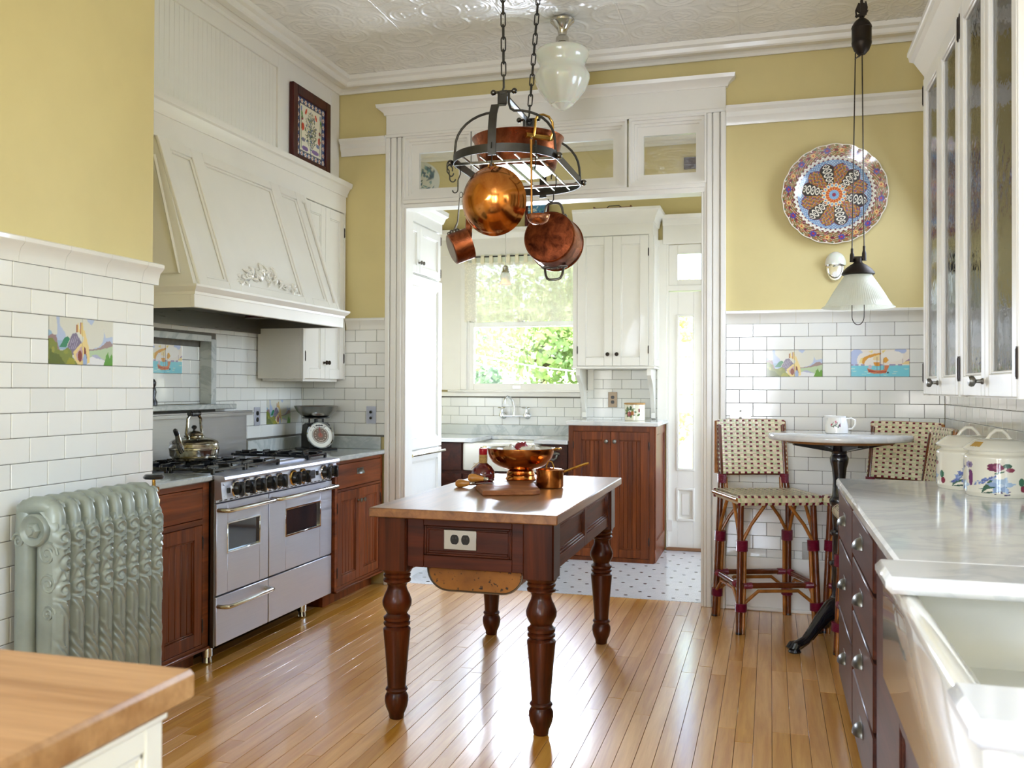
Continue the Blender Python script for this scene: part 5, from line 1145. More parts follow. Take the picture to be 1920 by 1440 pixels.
# ---- woven rattan bar stools
WM = [WCREAM, WGREEN, WPINK, MAROON]
def weave(fn, nu, nv, mb, lift=.0022):
    """interlaced strands as little raised pads on a surface fn(u,v)->(point, normal); every other crossing maroon"""
    for j in range(nv):
        for i in range(nu):
            over = (i+j) % 2; mi = 3 if (i % 2 == 0 and j % 2 == 0) else (0 if over and (i//2+j//2) % 2 else 1 if over else (2 if (i+2*j) % 3 else 0))
            a0, a1, b0, b1 = i/nu, (i+1)/nu, j/nv, (j+1)/nv; g = .06
            da, db = (a1-a0), (b1-b0)
            if mi == 3: A0, A1, B0, B1, h = a0+da*.12, a1-da*.12, b0+db*.12, b1-db*.12, lift*.6
            elif over: A0, A1, B0, B1, h = a0-da*.12, a1+da*.12, b0+db*g, b1-db*g, lift
            else: A0, A1, B0, B1, h = a0+da*g, a1-da*g, b0-db*.12, b1+db*.12, lift*.95
            V = []
            for (u, v, q) in ((A0, B0, .1), (A1, B0, .1), (A1, B1, .1), (A0, B1, .1)): p, n = fn(min(max(u, 0), 1), min(max(v, 0), 1)); V.append(p+n*lift*q)
            cu, cv = (A0+A1)/2, (B0+B1)/2
            if over: mid = ((cu, B0), (cu, B1))
            else: mid = ((A0, cv), (A1, cv))
            for u, v in mid: p, n = fn(min(max(u, 0), 1), min(max(v, 0), 1)); V.append(p+n*h)
            F = [(0, 4, 5, 3), (4, 1, 2, 5)] if over else [(0, 1, 5, 4), (4, 5, 2, 3)]
            mb.add(V, F, mi)
def make_stool(label):
    """built round the origin, facing -Y: legs at the corners of the seat, backrest on the +Y side"""
    t = thing('bar_stool', label, 'stool', (0, 0, 0), 'woven rattan bar stools')
    W, D = .217, .19; SH = .735
    def pole(name, pts, r, mat, par=t): return obj(name, MB().tube(pts, r, 10), mat, par, local=True)
    feet = {}
    for sx in (-1, 1):
        for sy in (-1, 1):
            top = Vector((sx*(W-.02), sy*(D-.025), SH-.03)); ft = Vector((sx*W, sy*D+(.03 if sy > 0 else 0), 0)); feet[sx, sy] = (ft, top)
            mt = RATTAN if (sx+sy) else RATDARK
            if sy > 0: pole('leg', [ft, ft.lerp(top, .5), top+Vector((0, .01, 0)), Vector((sx*(W-.03), D+.005, .80)), Vector((sx*(W-.03), D+.045, 1.09))], [.016, .0165, .0165, .016, .014], RATDARK)
            else: pole('leg', [ft, ft.lerp(top, .5), top], .0165, RATDARK)
            # companion cane bound to the post
            o = Vector((-sx*.026, 0, 0)); pole('cane', [ft.lerp(top, .0)+o*.85, ft.lerp(top, .3)+o, ft.lerp(top, .66)+o], .010, RATTAN)
            for f0, f1 in ((.17, .23), (.62, .70)):
                m = MB(); m.tube([ft.lerp(top, f0+(f1-f0)*k/24)+o*.35 for k in range(25)], [.030+.002*(k % 2) for k in range(25)], 12); obj('binding', m, MAROON, t, local=True)
            foot = MB().lathe([(.013, 0), (.017, .003), (.017, .012)], tuple(ft), 10); obj('glide', foot, BLACK, t, local=True)
    zr = .255
    P = {k: f.lerp(tp, zr/(SH-.03)) for k, (f, tp) in feet.items()}
    for a, b in (((-1, -1), (1, -1)), ((-1, 1), (1, 1)), ((-1, -1), (-1, 1)), ((1, -1), (1, 1))):
        pole('stretcher', [P[a], P[b]], .0155, RATDARK)
        d = (P[b]-P[a]).normalized()
        for e, s in ((P[a], 1), (P[b], -1)):
            m = MB(); m.tube([e+d*s*(.020+.003*k) for k in range(16)], [.0170+.0015*(k % 2) for k in range(16)], 12); obj('stretcher_binding', m, MAROON, t, local=True)
        # lower bow and upper vee braces
        fa, ta = feet[a]; fb, tb = feet[b]; pa, pb = fa.lerp(ta, .20), fb.lerp(tb, .20); ma, mb_ = P[a].lerp(P[b], .24), P[a].lerp(P[b], .76); dz = Vector((0, 0, -.030))
        pole('brace', [pa, ma+dz, mb_+dz, pb], .0095, RATTAN)
        qa, qb = fa.lerp(ta, .66), fb.lerp(tb, .66); m1 = ta.lerp(tb, .40)+Vector((0, 0, .01)); m2 = ta.lerp(tb, .60)+Vector((0, 0, .01))
        pole('brace', [qa, qa+(m1-qa)*.35+Vector((0, 0, .02)), m1], .0095, RATTAN); pole('brace', [qb, qb+(m2-qb)*.35+Vector((0, 0, .02)), m2], .0095, RATTAN)
    # seat: woven cushion over a frame with rolled front and back edges
    w2, d2 = W+.012, D+.02
    def seat(u, v):
        x = -w2+2*w2*u; rr = .026; q = (v-.5)*2; e = max(0, abs(q)-.78)/.22; g = e*pi*.80
        yy = math.copysign(min(abs(q)/.78, 1)*(d2-rr)+rr*math.sin(g), q); z = SH-rr*(1-math.cos(g))*1.15-.006*(1-(2*u-1)**2)*(1-q*q)
        n = Vector((0, math.copysign(math.sin(g), q), math.cos(g))); return Vector((x, yy, z)), n
    m = MB(); m.box(-w2+.004, w2-.004, -d2+.006, d2-.006, SH-.052, SH-.012, ch=.014, mi=0); weave(seat, 25, 31, m); obj('seat', m, WM, t, local=True, fix=False, smooth=False)
    pole('seat_rail', [(-w2, -d2+.01, SH-.024), (-w2, d2-.01, SH-.024)], .010, RATTAN); pole('seat_rail', [(w2, -d2+.01, SH-.024), (w2, d2-.01, SH-.024)], .010, RATTAN)
    # backrest: gently curved woven panel wrapped round its posts
    z0, z1 = .815, 1.122; bw = W-.018
    def back(side):
        def f(u, v):
            x = -bw+2*bw*u; c = 1-(2*u-1)**2; y = D+.005+.045*(z0+(z1-z0)*v-.80)/.29+.022*c; p = Vector((x, y+side*.014, z0+(z1-z0)*v)); return p, Vector((0, side, 0))
        return f
    m = MB(); m.grid(9, 2, lambda u, v: back(-.6)(u, v)[0]).grid(9, 2, lambda u, v: back(.6)(u, v)[0])
    weave(back(-1), 21, 25, m); weave(back(1), 21, 25, m); obj('backrest', m, WM, t, local=True, fix=False, smooth=False)
    E_ = [back(0)(u/8, 1)[0] for u in range(9)]; pole('top_rail', [Vector((-bw, E_[0].y, z0))]+[Vector((-bw, E_[0].y+.0, z1-.01))]+[p-Vector((0, 0, .008)) for p in E_[1:-1]]+[Vector((bw, E_[-1].y, z1-.01)), Vector((bw, E_[-1].y-.045, z0))], .0105, RATTAN)
    pole('bottom_rail', [back(0)(u/8, 0)[0] for u in range(9)], .010, RATDARK)
    for sx in (-1, 1):
        m = MB(); m.tube([Vector((sx*(W-.036), D+.002, z0-.052+.003*k)) for k in range(18)], [.025+.0018*(k % 2) for k in range(18)], 12); obj('post_binding', m, MAROON, t, local=True)
    for sx in (-1, 1): pole('cane', [Vector((sx*(W-.056), D-.008, SH-.02)), Vector((sx*(W-.056), D+.002, z0-.02))], .0105, RATTAN)
    return t
s1 = make_stool('woven rattan bar stool beside the doorway casing, left of the marble table')
s1.location = (-.024, 5.45, 0); s1.rotation_euler = (0, 0, R(21)); ORG[s1.name] = Vector(s1.location)
s2 = dup(s1, (.565, 5.40, 0), R(-36), 'woven rattan bar stool tucked between the marble table and the far tiled wall')
s3 = dup(s1, (.515, 4.74, 0), R(-86), 'woven rattan bar stool at the end of the counter behind the canisters')
# ---- cream jug
jx, jy = .325, 5.16; jz = ZBT+.0005
t = thing('cream_jug', 'small white jug with painted flower sprig on the marble table', 'jug', (jx, jy, jz))
def sprig(c, x, y, s):
    for k in range(7): a = rng.uniform(-.3, .8); X = x+s*(.32*k-1); Y = y+s*.25*math.sin(k*2.1); c.line([(x-s, y-s*.2), (X, Y)], .05*s, (110, 120, 100)); c.ell(X, Y, .20*s, .09*s, (70, 100, 92), a*2); c.ell(X+.1*s, Y+.2*s, .16*s, .07*s, (96, 120, 104), a*3)
    c.ell(x+.05*s, y+.5*s, .2*s, .2*s, (214, 120, 140), 0, .2, 5); c.ell(x+.9*s, y, .12*s, .3*s, (130, 70, 110)); c.ell(x-.9*s, y+.1*s, .13*s, .2*s, (180, 60, 80))
def wrap_pot(name, prof_r, z0, z1, cx, cy, cv, parent, nu=150, nv=60, mat=PAINT):
    """painted wall of a pot: r from prof_r(v), canvas wrapped once round"""
    m = MB(); m.grid(nu, nv, lambda a, b: (cx+prof_r(b)*math.cos(2*pi*a), cy+prof_r(b)*math.sin(2*pi*a), z0+(z1-z0)*b)); o = obj(name, m, mat, parent, fix=False)
    uv = np.array([(i/(nu-1), j/(nv-1)) for j in range(nv) for i in range(nu)]); colour(o.data, cv.sample(uv[:, 0], uv[:, 1])); return o
PORC = basic('white_porcelain', lin(238, 236, 230), .08, coat=.6, var=.01)
cv = Canvas(6.28, 1, 420, 70, (238, 236, 230)); sprig(cv, 4.55, .5, .42); sprig(cv, 1.4, .5, .42)
wrap_pot('body', lambda b: .056-.012*b+.004*math.sin(pi*b), jz+.004, jz+.082, jx, jy, cv, t, 120, 40)
m = MB().lathe([(0, .002), (.050, 0), (.056, .004), (.052, .006), (0, .007)], (jx, jy, jz), 40); m.lathe([(.044, .081), (.047, .090), (.045, .090), (.042, .078), (.05, .01), (0, .008)], (jx, jy, jz), 40, rf=lambda a, h: 1+(.42*math.exp(-((a-pi)/.35)**2) if h > .08 else 0)); obj('rim', m, PORC, t, angle=60)
obj('handle', MB().tube([(jx+.045, jy, jz+.076), (jx+.07, jy, jz+.080), (jx+.088, jy, jz+.068), (jx+.088, jy, jz+.045), (jx+.072, jy, jz+.026), (jx+.052, jy, jz+.024)], .0045, 8), PORC, t)
# ---- rise-and-fall pendant
PX, PY = .402, 4.86
t = thing('pendant_lamp', 'rise-and-fall pendant lamp with ribbed glass shade over the marble table', 'lamp', (PX, PY, 1.69))
rib = NT('ribbed_prismatic_glass'); a_ = rib.n('BsdfPrincipled'); 
rib.set(Base_Color=lin(240, 240, 226), Roughness=.12, Coat_Weight=.6, Transmission_Weight=.0); tr = rib.n('BsdfTransparent'); tl = rib.n('BsdfTranslucent'); tl.inputs[0].default_value = lin(240, 240, 228)
mx1 = rib.n('MixShader'); rib.put(mx1.inputs[0], .42); rib.put(mx1.inputs[1], rib.b.outputs[0]); rib.put(mx1.inputs[2], tl.outputs[0]); mx2 = rib.n('MixShader'); rib.put(mx2.inputs[0], .30); rib.put(mx2.inputs[1], mx1.outputs[0]); rib.put(mx2.inputs[2], tr.outputs[0]); rib.put(rib.out.inputs[0], mx2.outputs[0])
sp = [(.058, .168), (.064, .150), (.085, .118), (.112, .075), (.136, .032), (.150, .010), (.163, .003), (.166, .0)]
obj('shade', MB().lathe(sp+[(r_-.003, h) for r_, h in sp[::-1]], (PX, PY, 1.69), 240, rf=lambda a, h: 1+.010*math.cos(80*a)*(h > .008)), rib.mat, t, angle=80)
obj('gallery', MB().lathe([(.070, .156), (.076, .160), (.074, .168), (.056, .190), (.036, .205), (.022, .213), (.018, .222), (.018, .238), (.0, .240)], (PX, PY, 1.69), 32), BRONZE, t)
obj('cross_arm', MB().box(PX-.030, PX+.030, PY-.008, PY+.008, 1.922, 1.936, ch=.003).lathe([(.011, 1.91), (.010, 1.945), (.006, 1.955), (.006, 1.975)], (PX-.027, PY, 0), 10).lathe([(.011, 1.915), (.010, 1.95), (.006, 1.965), (.006, 1.985)], (PX+.027, PY, 0), 10), BRONZE, t)
wz = 2.905
obj('cord', MB().tube([(PX-.027, PY, 1.97), (PX-.012, PY, wz+.01)], .0028, 6), BRONZE, t); obj('cord', MB().tube([(PX+.027, PY, 1.98), (PX+.018, PY, wz+.02)], .0028, 6), BRONZE, t)
obj('counterweight', MB().lathe([(0, 0), (.018, .002), (.034, .02), (.045, .05), (.046, .060), (.045, .062), (.045, .128), (.047, .130), (.044, .14), (.032, .16), (.018, .172), (.012, .174), (.010, .186)], (PX+.016, PY, wz), 28), BRONZE, t)
obj('pulley', MB().lathe([(.020, -.008), (.024, -.008), (.018, 0), (.024, .008), (.020, .008)], (PX+.016, PY, wz+.225), 18, 'y').box(PX+.010, PX+.022, PY-.013, PY-.009, wz+.185, wz+.265).box(PX+.010, PX+.022, PY+.009, PY+.013, wz+.185, wz+.265).tube([(PX-.006, PY, wz+.18), (PX-.010, PY, wz+.215), (PX+.004, PY, wz+.25)], .004, 6).tube([(PX+.034, PY, wz+.19), (PX+.04, PY, wz+.225), (PX+.034, PY, wz+.255)], .004, 6).prism([(PX-.014, wz+.188), (PX+.046, wz+.21), (PX+.030, wz+.184)], PY-.012, PY+.012, 'y').prism([(PX-.016, wz-.018), (PX+.010, wz-.006), (PX+.034, wz+.02), (PX+.016, wz+.006)], PY-.008, PY+.008, 'y'), BRONZE, t)
obj('stem', MB().tube([(PX+.016, PY, wz+.25), (PX+.016, PY, ZC+.005)], .006, 8).lathe([(.05, ZC+.006), (.048, ZC-.01), (.02, ZC-.03)], (PX+.016, PY, 0), 20), BRONZE, t)
obj('pull_loop', MB().tube([(PX-.027, PY, 1.80)]+[(PX-.027*math.cos(k*pi/12), PY, 1.648-.040*math.sin(k*pi/12)) for k in range(13)]+[(PX+.027, PY, 1.80)], .002, 6), BRONZE, t)
obj('bulb', MB().lathe([(.012, .15), (.014, .13), (.028, .10), (.03, .085), (.02, .065), (0, .058)], (PX, PY, 1.69), 16), MILK, t)
# ---- wall plate
CXp, CZp, RP = .350, 2.418, .288
t = thing('wall_plate', 'large scalloped plate with painted rosette pattern on the yellow wall', 'plate', (CXp, YF-.03, CZp-RP))
NR, NTH = 150, 432
rr = (np.arange(NR)+.0)/(NR-1); th = np.arange(NTH)*2*pi/NTH; Rg, Tg = np.meshgrid(rr, th, indexing='ij')
scal = 1+.018*np.abs(np.cos(10*Tg))*np.clip((Rg-.78)/.2, 0, 1); Rw = Rg*RP*scal*.985
depth = np.where(Rg < .62, .0, np.where(Rg < .76, (Rg-.62)/.14*.022, .022+(Rg-.76)/.24*.012))
def plate_cols():
    c = np.empty(Rg.shape+(3,)); pt = lambda m_, *k: c.__setitem__(m_, lin(*k)[:3]); r, a = Rg, Tg; c[:] = lin(150, 110, 62)[:3]
    q = np.mod(a*12/(2*pi), 1)-.5; k12 = np.floor(a*12/(2*pi)).astype(int) % 2; x = q*2*pi/12*r   # arc offset
    # pale blue speckled field, then twelve petals alternately dark lace and ochre floral
    fld = r < .70; pt(fld, 128, 158, 190); pt(fld & (np.sin(a*96)*np.sin(r*150) > .35), 96, 130, 176); pt(fld & (np.sin(a*70+1)*np.sin(r*120+2) > .6), 226, 228, 226)
    pr = (r-.42)/.22; wid = .150*np.sqrt(np.clip(1-pr**2, 0, 1))*(.75+.45*(r-.2)/.44)
    out = (np.abs(x) < wid+.018) & (np.abs(pr) < 1.06); pt(out, 104, 20, 44); inn = (np.abs(x) < wid) & (np.abs(pr) < .97)
    pt(inn & (k12 == 0), 24, 22, 34); pt(inn & (k12 == 1), 160, 104, 46)
    m_ = np.mod(r-.2, .088)-.044; e = np.hypot(x/np.maximum(wid*.62, .02), m_/.040); lace = inn & (k12 == 0) & ((np.abs(e-.86) < .17) | (e < .26)); pt(lace, 236, 230, 214)
    fl = inn & (k12 == 1); pt(fl & (np.sin(x*62+1.3*np.sin(r*50))*np.sin(r*72) > .35), 92, 78, 138); pt(fl & (np.cos(x*70)*np.sin(r*72+1.6) > .66), 150, 40, 44); pt(fl & (np.sin(x*58-1)*np.sin(r*60+2.4) < -.58), 84, 98, 52); pt(fl & (np.cos(x*90+2*np.sin(r*44)) > .93), 216, 172, 90)
    # centre: sixteen blue beads in orange rays round a blue boss
    ctr = r < .235; pt(ctr, 196, 78, 34); q16 = np.mod(a*16/(2*pi), 1)-.5; b = np.hypot(q16*2*pi/16*r/.030, (r-.195)/.036); pt(b < 1.25, 226, 196, 130); pt(b < .95, 222, 220, 214); pt(b < .6, 110, 142, 180)
    pt((r < .14) & (np.sin(a*16) > .3), 226, 150, 70); pt(r < .095, 96, 148, 196); pt((r < .095) & (np.sin(a*14)*np.sin(r*150) > .3), 176, 206, 226); pt(r < .035, 150, 40, 70)
    # white interlaced ring
    ring = (r > .70) & (r < .78); pt(ring, 236, 232, 218); pt(ring & (np.abs(r-.74+.02*np.sin(a*48)) > .031), 110, 34, 44); pt(ring & (np.abs(np.sin(a*24+r*60)) < .16), 130, 130, 130)
    # broad floral rim
    rim = r >= .78; pt(rim, 138, 108, 66); s = np.mod(a*10/(2*pi)+.25, 1)-.5; s2 = np.mod(a*10/(2*pi)+.75, 1)-.5; y = r-.885
    pt(rim & (np.sin(a*20+1)*np.sin(r*44+.6) > .5), 112, 32, 54); pt(rim & (np.cos(a*30+2)*np.cos(r*52) > .62), 96, 104, 60); pt(rim & (np.abs(np.sin(a*20+3.2*np.sin(r*34+a*0))) < .20), 232, 222, 200); pt(rim & (np.sin(a*40-1)*np.sin(r*60+2) > .7), 176, 84, 52)
    f1 = np.hypot(s*2*pi/10*r/.062, y/.05); pt(rim & (f1*(1+.18*np.cos(7*np.arctan2(y, s*.5))) < 1), 74, 66, 148); pt(rim & (f1 < .42), 168, 52, 60)
    f2 = np.hypot(s2*2*pi/10*r/.046, (y-.0)/.042); pt(rim & (f2*(1+.25*np.cos(8*np.arctan2(y, s2*.5))) < 1), 222, 176, 110); pt(rim & (f2 < .4), 176, 50, 40)
    pt(r > .985, 226, 222, 208); return c
V = np.stack([CXp-Rw*np.cos(Tg), YF-.012-depth, CZp+Rw*np.sin(Tg)], -1).reshape(-1, 3); I = np.arange(NR*NTH).reshape(NR, NTH); J = np.roll(I, -1, 1)
F = np.stack([I[:-1], I[1:], J[1:], J[:-1]], -1).reshape(-1, 4)
me = bpy.data.meshes.new('face'); me.from_pydata((V-np.array(t.location)).tolist(), [], F.tolist()); me.shade_smooth(); setmats(me, PAINT); colour(me, plate_cols().reshape(-1, 3))
o = bpy.data.objects.new('painted_face', me); COL.objects.link(o); o.parent = t
m = MB(); m.lathe([(RP*.56, .0), (RP*.60, -.002), (RP*.76, -.022), (RP*.99, -.036)], (CXp, YF-.0, CZp), 160, 'y', cap=False, rf=lambda a, h: 1+.018*abs(math.cos(10*a))*(h < -.03)-.012); obj('back', m, CERAM, t)
# ---- sconce and plates on the far wall
t = thing('wall_sconce', 'small chrome wall sconce with white half-dome glass and a socket', 'lamp', (.357, YF-.02, 1.92))
m = MB().lathe([(.050, .0), (.050, -.008), (.046, -.016), (.040, -.016), (.036, -.010), (0, -.010)], (0, 0, 0), 36, 'y'); m.xform(Matrix.Translation((.355, YF+.006, 2.0)) @ Matrix.Diagonal((1, 1, 1.62, 1))); obj('backplate', m, CHROME, t)
m = MB().sphere((.357, YF-.016, 2.018), .058, 28, 14, (1, .72, 1.22)); m.v = [(x, y, max(z, 2.012+.004*math.sin(x*120))) for x, y, z in m.v]; obj('glass', m, MILK, t, angle=60)
m = MB().lathe([(.015, -.012), (.016, -.020), (.012, -.022), (0, -.022)], (.355, YF+.004, 1.958), 16, 'y'); obj('socket', m, PORC, t)
t = outlet('wall_switch', 'white two-button switch plate glaring in the light above the left stool', 'y-', YF-.0, -.168, 1.148, .118, .085, mat=basic('bright_plate', lin(236, 234, 226), .12, .6), push=True, dot=PEWTER, r=.008)
outlet('wall_outlet', 'grey outlet plate low on the tiles behind the left stool', 'y-', YF, .215, .352, .075, .12, mat=basic('grey_plate', lin(140, 134, 126), .4, .7), dots=0)
# ---- base run with drawers
XC = .300; ZCR = .915
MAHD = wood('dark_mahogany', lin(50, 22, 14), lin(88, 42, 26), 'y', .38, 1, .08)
def drawer_unit(label, ya, yb, splits):
    t = thing('drawer_cabinet', label, 'cabinet', (.6, (ya+yb)/2, 0), 'drawer cabinets under the right counter')
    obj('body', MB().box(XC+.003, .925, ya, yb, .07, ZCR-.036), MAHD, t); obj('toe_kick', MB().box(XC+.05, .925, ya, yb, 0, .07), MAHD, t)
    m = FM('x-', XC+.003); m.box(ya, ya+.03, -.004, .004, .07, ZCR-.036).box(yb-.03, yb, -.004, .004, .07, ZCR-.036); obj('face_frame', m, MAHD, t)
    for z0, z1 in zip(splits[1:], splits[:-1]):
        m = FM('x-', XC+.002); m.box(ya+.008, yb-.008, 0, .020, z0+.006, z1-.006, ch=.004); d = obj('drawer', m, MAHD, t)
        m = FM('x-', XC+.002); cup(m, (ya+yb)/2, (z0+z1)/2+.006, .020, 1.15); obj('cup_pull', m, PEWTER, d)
drawer_unit('mahogany three-drawer cabinet at the far end of the right counter by the stools', 3.655, 4.345, [.872, .665, .375, .08])
drawer_unit('mahogany four-drawer cabinet between the sink and the far drawers', 2.93, 3.652, [.872, .705, .515, .305, .08])
t = thing('sink_cabinet', 'mahogany sink cabinet with rail under the big white apron sink', 'cabinet', (.6, 2.1, 0))
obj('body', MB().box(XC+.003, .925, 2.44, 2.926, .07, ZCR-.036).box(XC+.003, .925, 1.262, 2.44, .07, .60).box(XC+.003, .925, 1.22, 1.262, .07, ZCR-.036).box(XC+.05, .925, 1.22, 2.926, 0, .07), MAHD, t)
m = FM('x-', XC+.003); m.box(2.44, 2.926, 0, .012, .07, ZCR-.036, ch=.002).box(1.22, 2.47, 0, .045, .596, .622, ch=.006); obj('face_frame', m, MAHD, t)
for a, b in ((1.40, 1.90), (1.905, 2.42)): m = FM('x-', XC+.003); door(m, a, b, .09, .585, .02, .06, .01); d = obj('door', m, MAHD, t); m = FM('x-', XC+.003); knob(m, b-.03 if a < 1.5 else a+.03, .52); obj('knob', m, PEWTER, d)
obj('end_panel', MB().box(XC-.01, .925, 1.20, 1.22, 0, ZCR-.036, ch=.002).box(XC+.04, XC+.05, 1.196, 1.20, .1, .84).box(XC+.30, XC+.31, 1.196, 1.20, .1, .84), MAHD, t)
# sink: tall apron front with a deep basin
sx0, sx1, sy0, sy1, sz1, sz0 = .250, .86, 1.27, 2.405, .878, .630
m = MB(); o_, i_ = .0, .045
def rring(inset, z, r=.03, n=5):
    a0, a1, b0, b1 = sx0+inset, sx1-inset, sy0+inset, sy1-inset; P = []
    for cx_, cy_2, q in ((a1-r, b1-r, 0), (a0+r, b1-r, 1), (a0+r, b0+r, 2), (a1-r, b0+r, 3)):
        for k in range(n): a = q*pi/2+k*pi/2/(n-1); P.append((cx_+r*math.cos(a), cy_2+r*math.sin(a), z))
    return P
rings = [rring(.004, sz0), rring(0, sz0+.006), rring(0, sz1-.022), rring(.003, sz1-.010), rring(.010, sz1-.002), rring(.020, sz1), rring(.040, sz1-.004), rring(.050, sz1-.016), rring(.054, sz0+.09, .05), rring(.075, sz0+.055, .05)]
n = len(rings[0]); m.add([p for q in rings for p in q], [(j*n+k, j*n+(k+1) % n, (j+1)*n+(k+1) % n, (j+1)*n+k) for j in range(len(rings)-1) for k in range(n)]+[tuple(range(n))[::-1], tuple((len(rings)-1)*n+k for k in range(n))])
solo('apron_sink', m, CLAY, 'large white fireclay apron sink in the right foreground', 'sink', angle=50)
# marble: main slab, raised ledge behind the sink's far end, near slab
solo('counter', MB().box(.272, .922, 2.32, 4.362, ZCR-.036, ZCR, ch=.008), MARBLE, 'long white marble counter under the glass cabinets holding the canisters', 'counter')
solo('counter', MB().box(.226, .922, 2.09, 2.318, ZCR-.034, ZCR+.002, ch=.012), MARBLE, 'protruding white marble ledge at the far end of the apron sink', 'counter')
solo('counter', MB().box(.222, .922, 1.215, 1.385, ZCR-.034, ZCR+.001, ch=.012), MARBLE, 'white marble slab at the near end of the apron sink', 'counter')
# ---- flower-painted canisters
def florals(seed, first):
    c = Canvas(6.4, 2, 520, 160, (228, 222, 204)); g = np.random.default_rng(seed)
    def leaf(x, y, a, L, w, col): 
        q = [(0, 0), (.3, w), (.7, w*.8), (1, 0), (.7, -w*.8), (.3, -w)]; c.poly([(x+L*(p*math.cos(a)-s*math.sin(a)), y+L*(p*math.sin(a)+s*math.cos(a))) for p, s in q], col)
    def hyacinth(x, y, s, a):
        for k in range(34): f = k/33; d = (1-f*.6)*.20*s; px_, py_ = x+f*s*math.cos(a)+g.uniform(-d, d), y+f*s*math.sin(a)+g.uniform(-d, d); c.ell(px_, py_, .075*s, .055*s, [(94, 112, 170), (122, 142, 196), (150, 168, 208), (84, 92, 150)][k % 4], g.uniform(0, 3), .25, 5)
        c.line([(x, y), (x+.9*s*math.cos(a), y+.9*s*math.sin(a))], .02*s, (70, 90, 110))
    def iris(x, y, s):
        for a in (.2, 1.2, 2.1, 3.0, 4.2, 5.2): c.ell(x+.22*s*math.cos(a), y+.22*s*math.sin(a), .26*s, .12*s, (160, 182, 206) if a < 3 else (136, 160, 196), a, .15, 5)
        c.ell(x, y, .1*s, .1*s, (190, 206, 220))
    def pansy(x, y, s): 
        for a in range(5): c.ell(x+.16*s*math.cos(a*1.257), y+.14*s*math.sin(a*1.257), .16*s, .14*s, (112, 30, 74))
        c.ell(x, y, .1*s, .1*s, (142, 60, 100)); c.ell(x+.42*s, y+.1*s, .16*s, .14*s, (46, 92, 72)); c.ell(x+.52*s, y-.14*s, .16*s, .13*s, (132, 40, 66))
    for k in range(4):
        x = 1.6*k+first
        leaf(x-.52, .12, 1.15, .95, .07, (46, 86, 66)); leaf(x-.6, .32, .35, .9, .07, (44, 92, 76)); leaf(x-.1, .2, .75, .6, .06, (60, 100, 84)); leaf(x-.5, .15, .2, .7, .06, (38, 76, 62))
        if k % 2: hyacinth(x-.3, .5, 1.15, 1.05); iris(x+.35, .45, .62); c.ell(x+.62, 1.5, .16, .16, (140, 126, 160), 0, .1, 7); c.ell(x+.62, 1.5, .06, .06, (110, 90, 110)); leaf(x+.62, 1.3, -1.5, .3, .1, (90, 100, 120)); c.ell(x+.70, .85, .09, .4, (118, 62, 112))
        else: pansy(x-.1, 1.42, .8); iris(x+.05, .55, .85); c.ell(x+.72, .4, .10, .17, (130, 34, 62)); c.ell(x+.66, .72, .10, .2, (50, 106, 78)); hyacinth(x-.62, .62, .6, .6); leaf(x-.15, 1.1, .4, .35, .12, (50, 96, 76))
        for q in range(9): c.ell(x+.1+g.uniform(-.22, .22), .18+g.uniform(-.1, .12), .035, .03, (70, 62, 104))
    return c
def canister(label, cx, cy, seed, first, tab):
    z = ZCR+.0006; t = thing('canister', label, 'canister', (cx, cy, z), 'flower-painted canisters'); Hc = .150; Rr = .116
    pr = lambda b: Rr*(1-.05*max(0, .08-b)/.08-.10*max(0, (b-.92)/.08)**2)
    wrap_pot('body', pr, z+.004, z+Hc, cx, cy, florals(seed, first), t, 320, 90)
    obj('foot', MB().lathe([(0, 0), (Rr*.93, 0), (Rr*.955, .005), (Rr*.93, .006), (0, .006)], (cx, cy, z), 48), CERAM, t); obj('neck', MB().lathe([(Rr*.90, Hc-.001), (Rr*.86, Hc+.004), (Rr*.87, Hc+.012), (0, Hc+.012)], (cx, cy, z), 48), CERAM, t)
    l_ = obj('lid', MB().lathe([(Rr*.88, Hc+.012), (Rr*.99, Hc+.014), (Rr*1.02, Hc+.020), (Rr*.98, Hc+.026), (Rr*.72, Hc+.048), (Rr*.66, Hc+.052), (Rr*.3, Hc+.056), (0, Hc+.057)], (cx, cy, z), 56), CERAM, t)
    obj('lid_handle', MB().tube([(cx-.040, cy, z+Hc+.050), (cx-.026, cy, z+Hc+.072), (cx-.010, cy, z+Hc+.086), (cx+.010, cy, z+Hc+.086), (cx+.026, cy, z+Hc+.072), (cx+.040, cy, z+Hc+.050)], [.007, .0065, .0075, .0075, .0065, .007], 10), CERAM, l_)
    m = MB(); m.add([(cx+Rr*q*math.cos(a), cy+Rr*q*math.sin(a), z+Hc+h) for q, h in ((.95, .0285), (.76, .0455)) for a in [R(tab+k*5) for k in range(6)]], [(k, k+1, 7+k, 6+k) for k in range(5)]); obj('lid_flower', m, basic('lid_print_%d' % seed, lin(*((88, 96, 150) if seed == 5 else (196, 150, 62))), .15, coat=.5), l_)
canister('flower-painted lidded canister standing farther back, hyacinth to the front', .742, 4.095, 5, 3.0, -50)
canister('flower-painted lidded canister nearest on the counter, pansy to the front', .797, 3.855, 11, 1.4, -160)
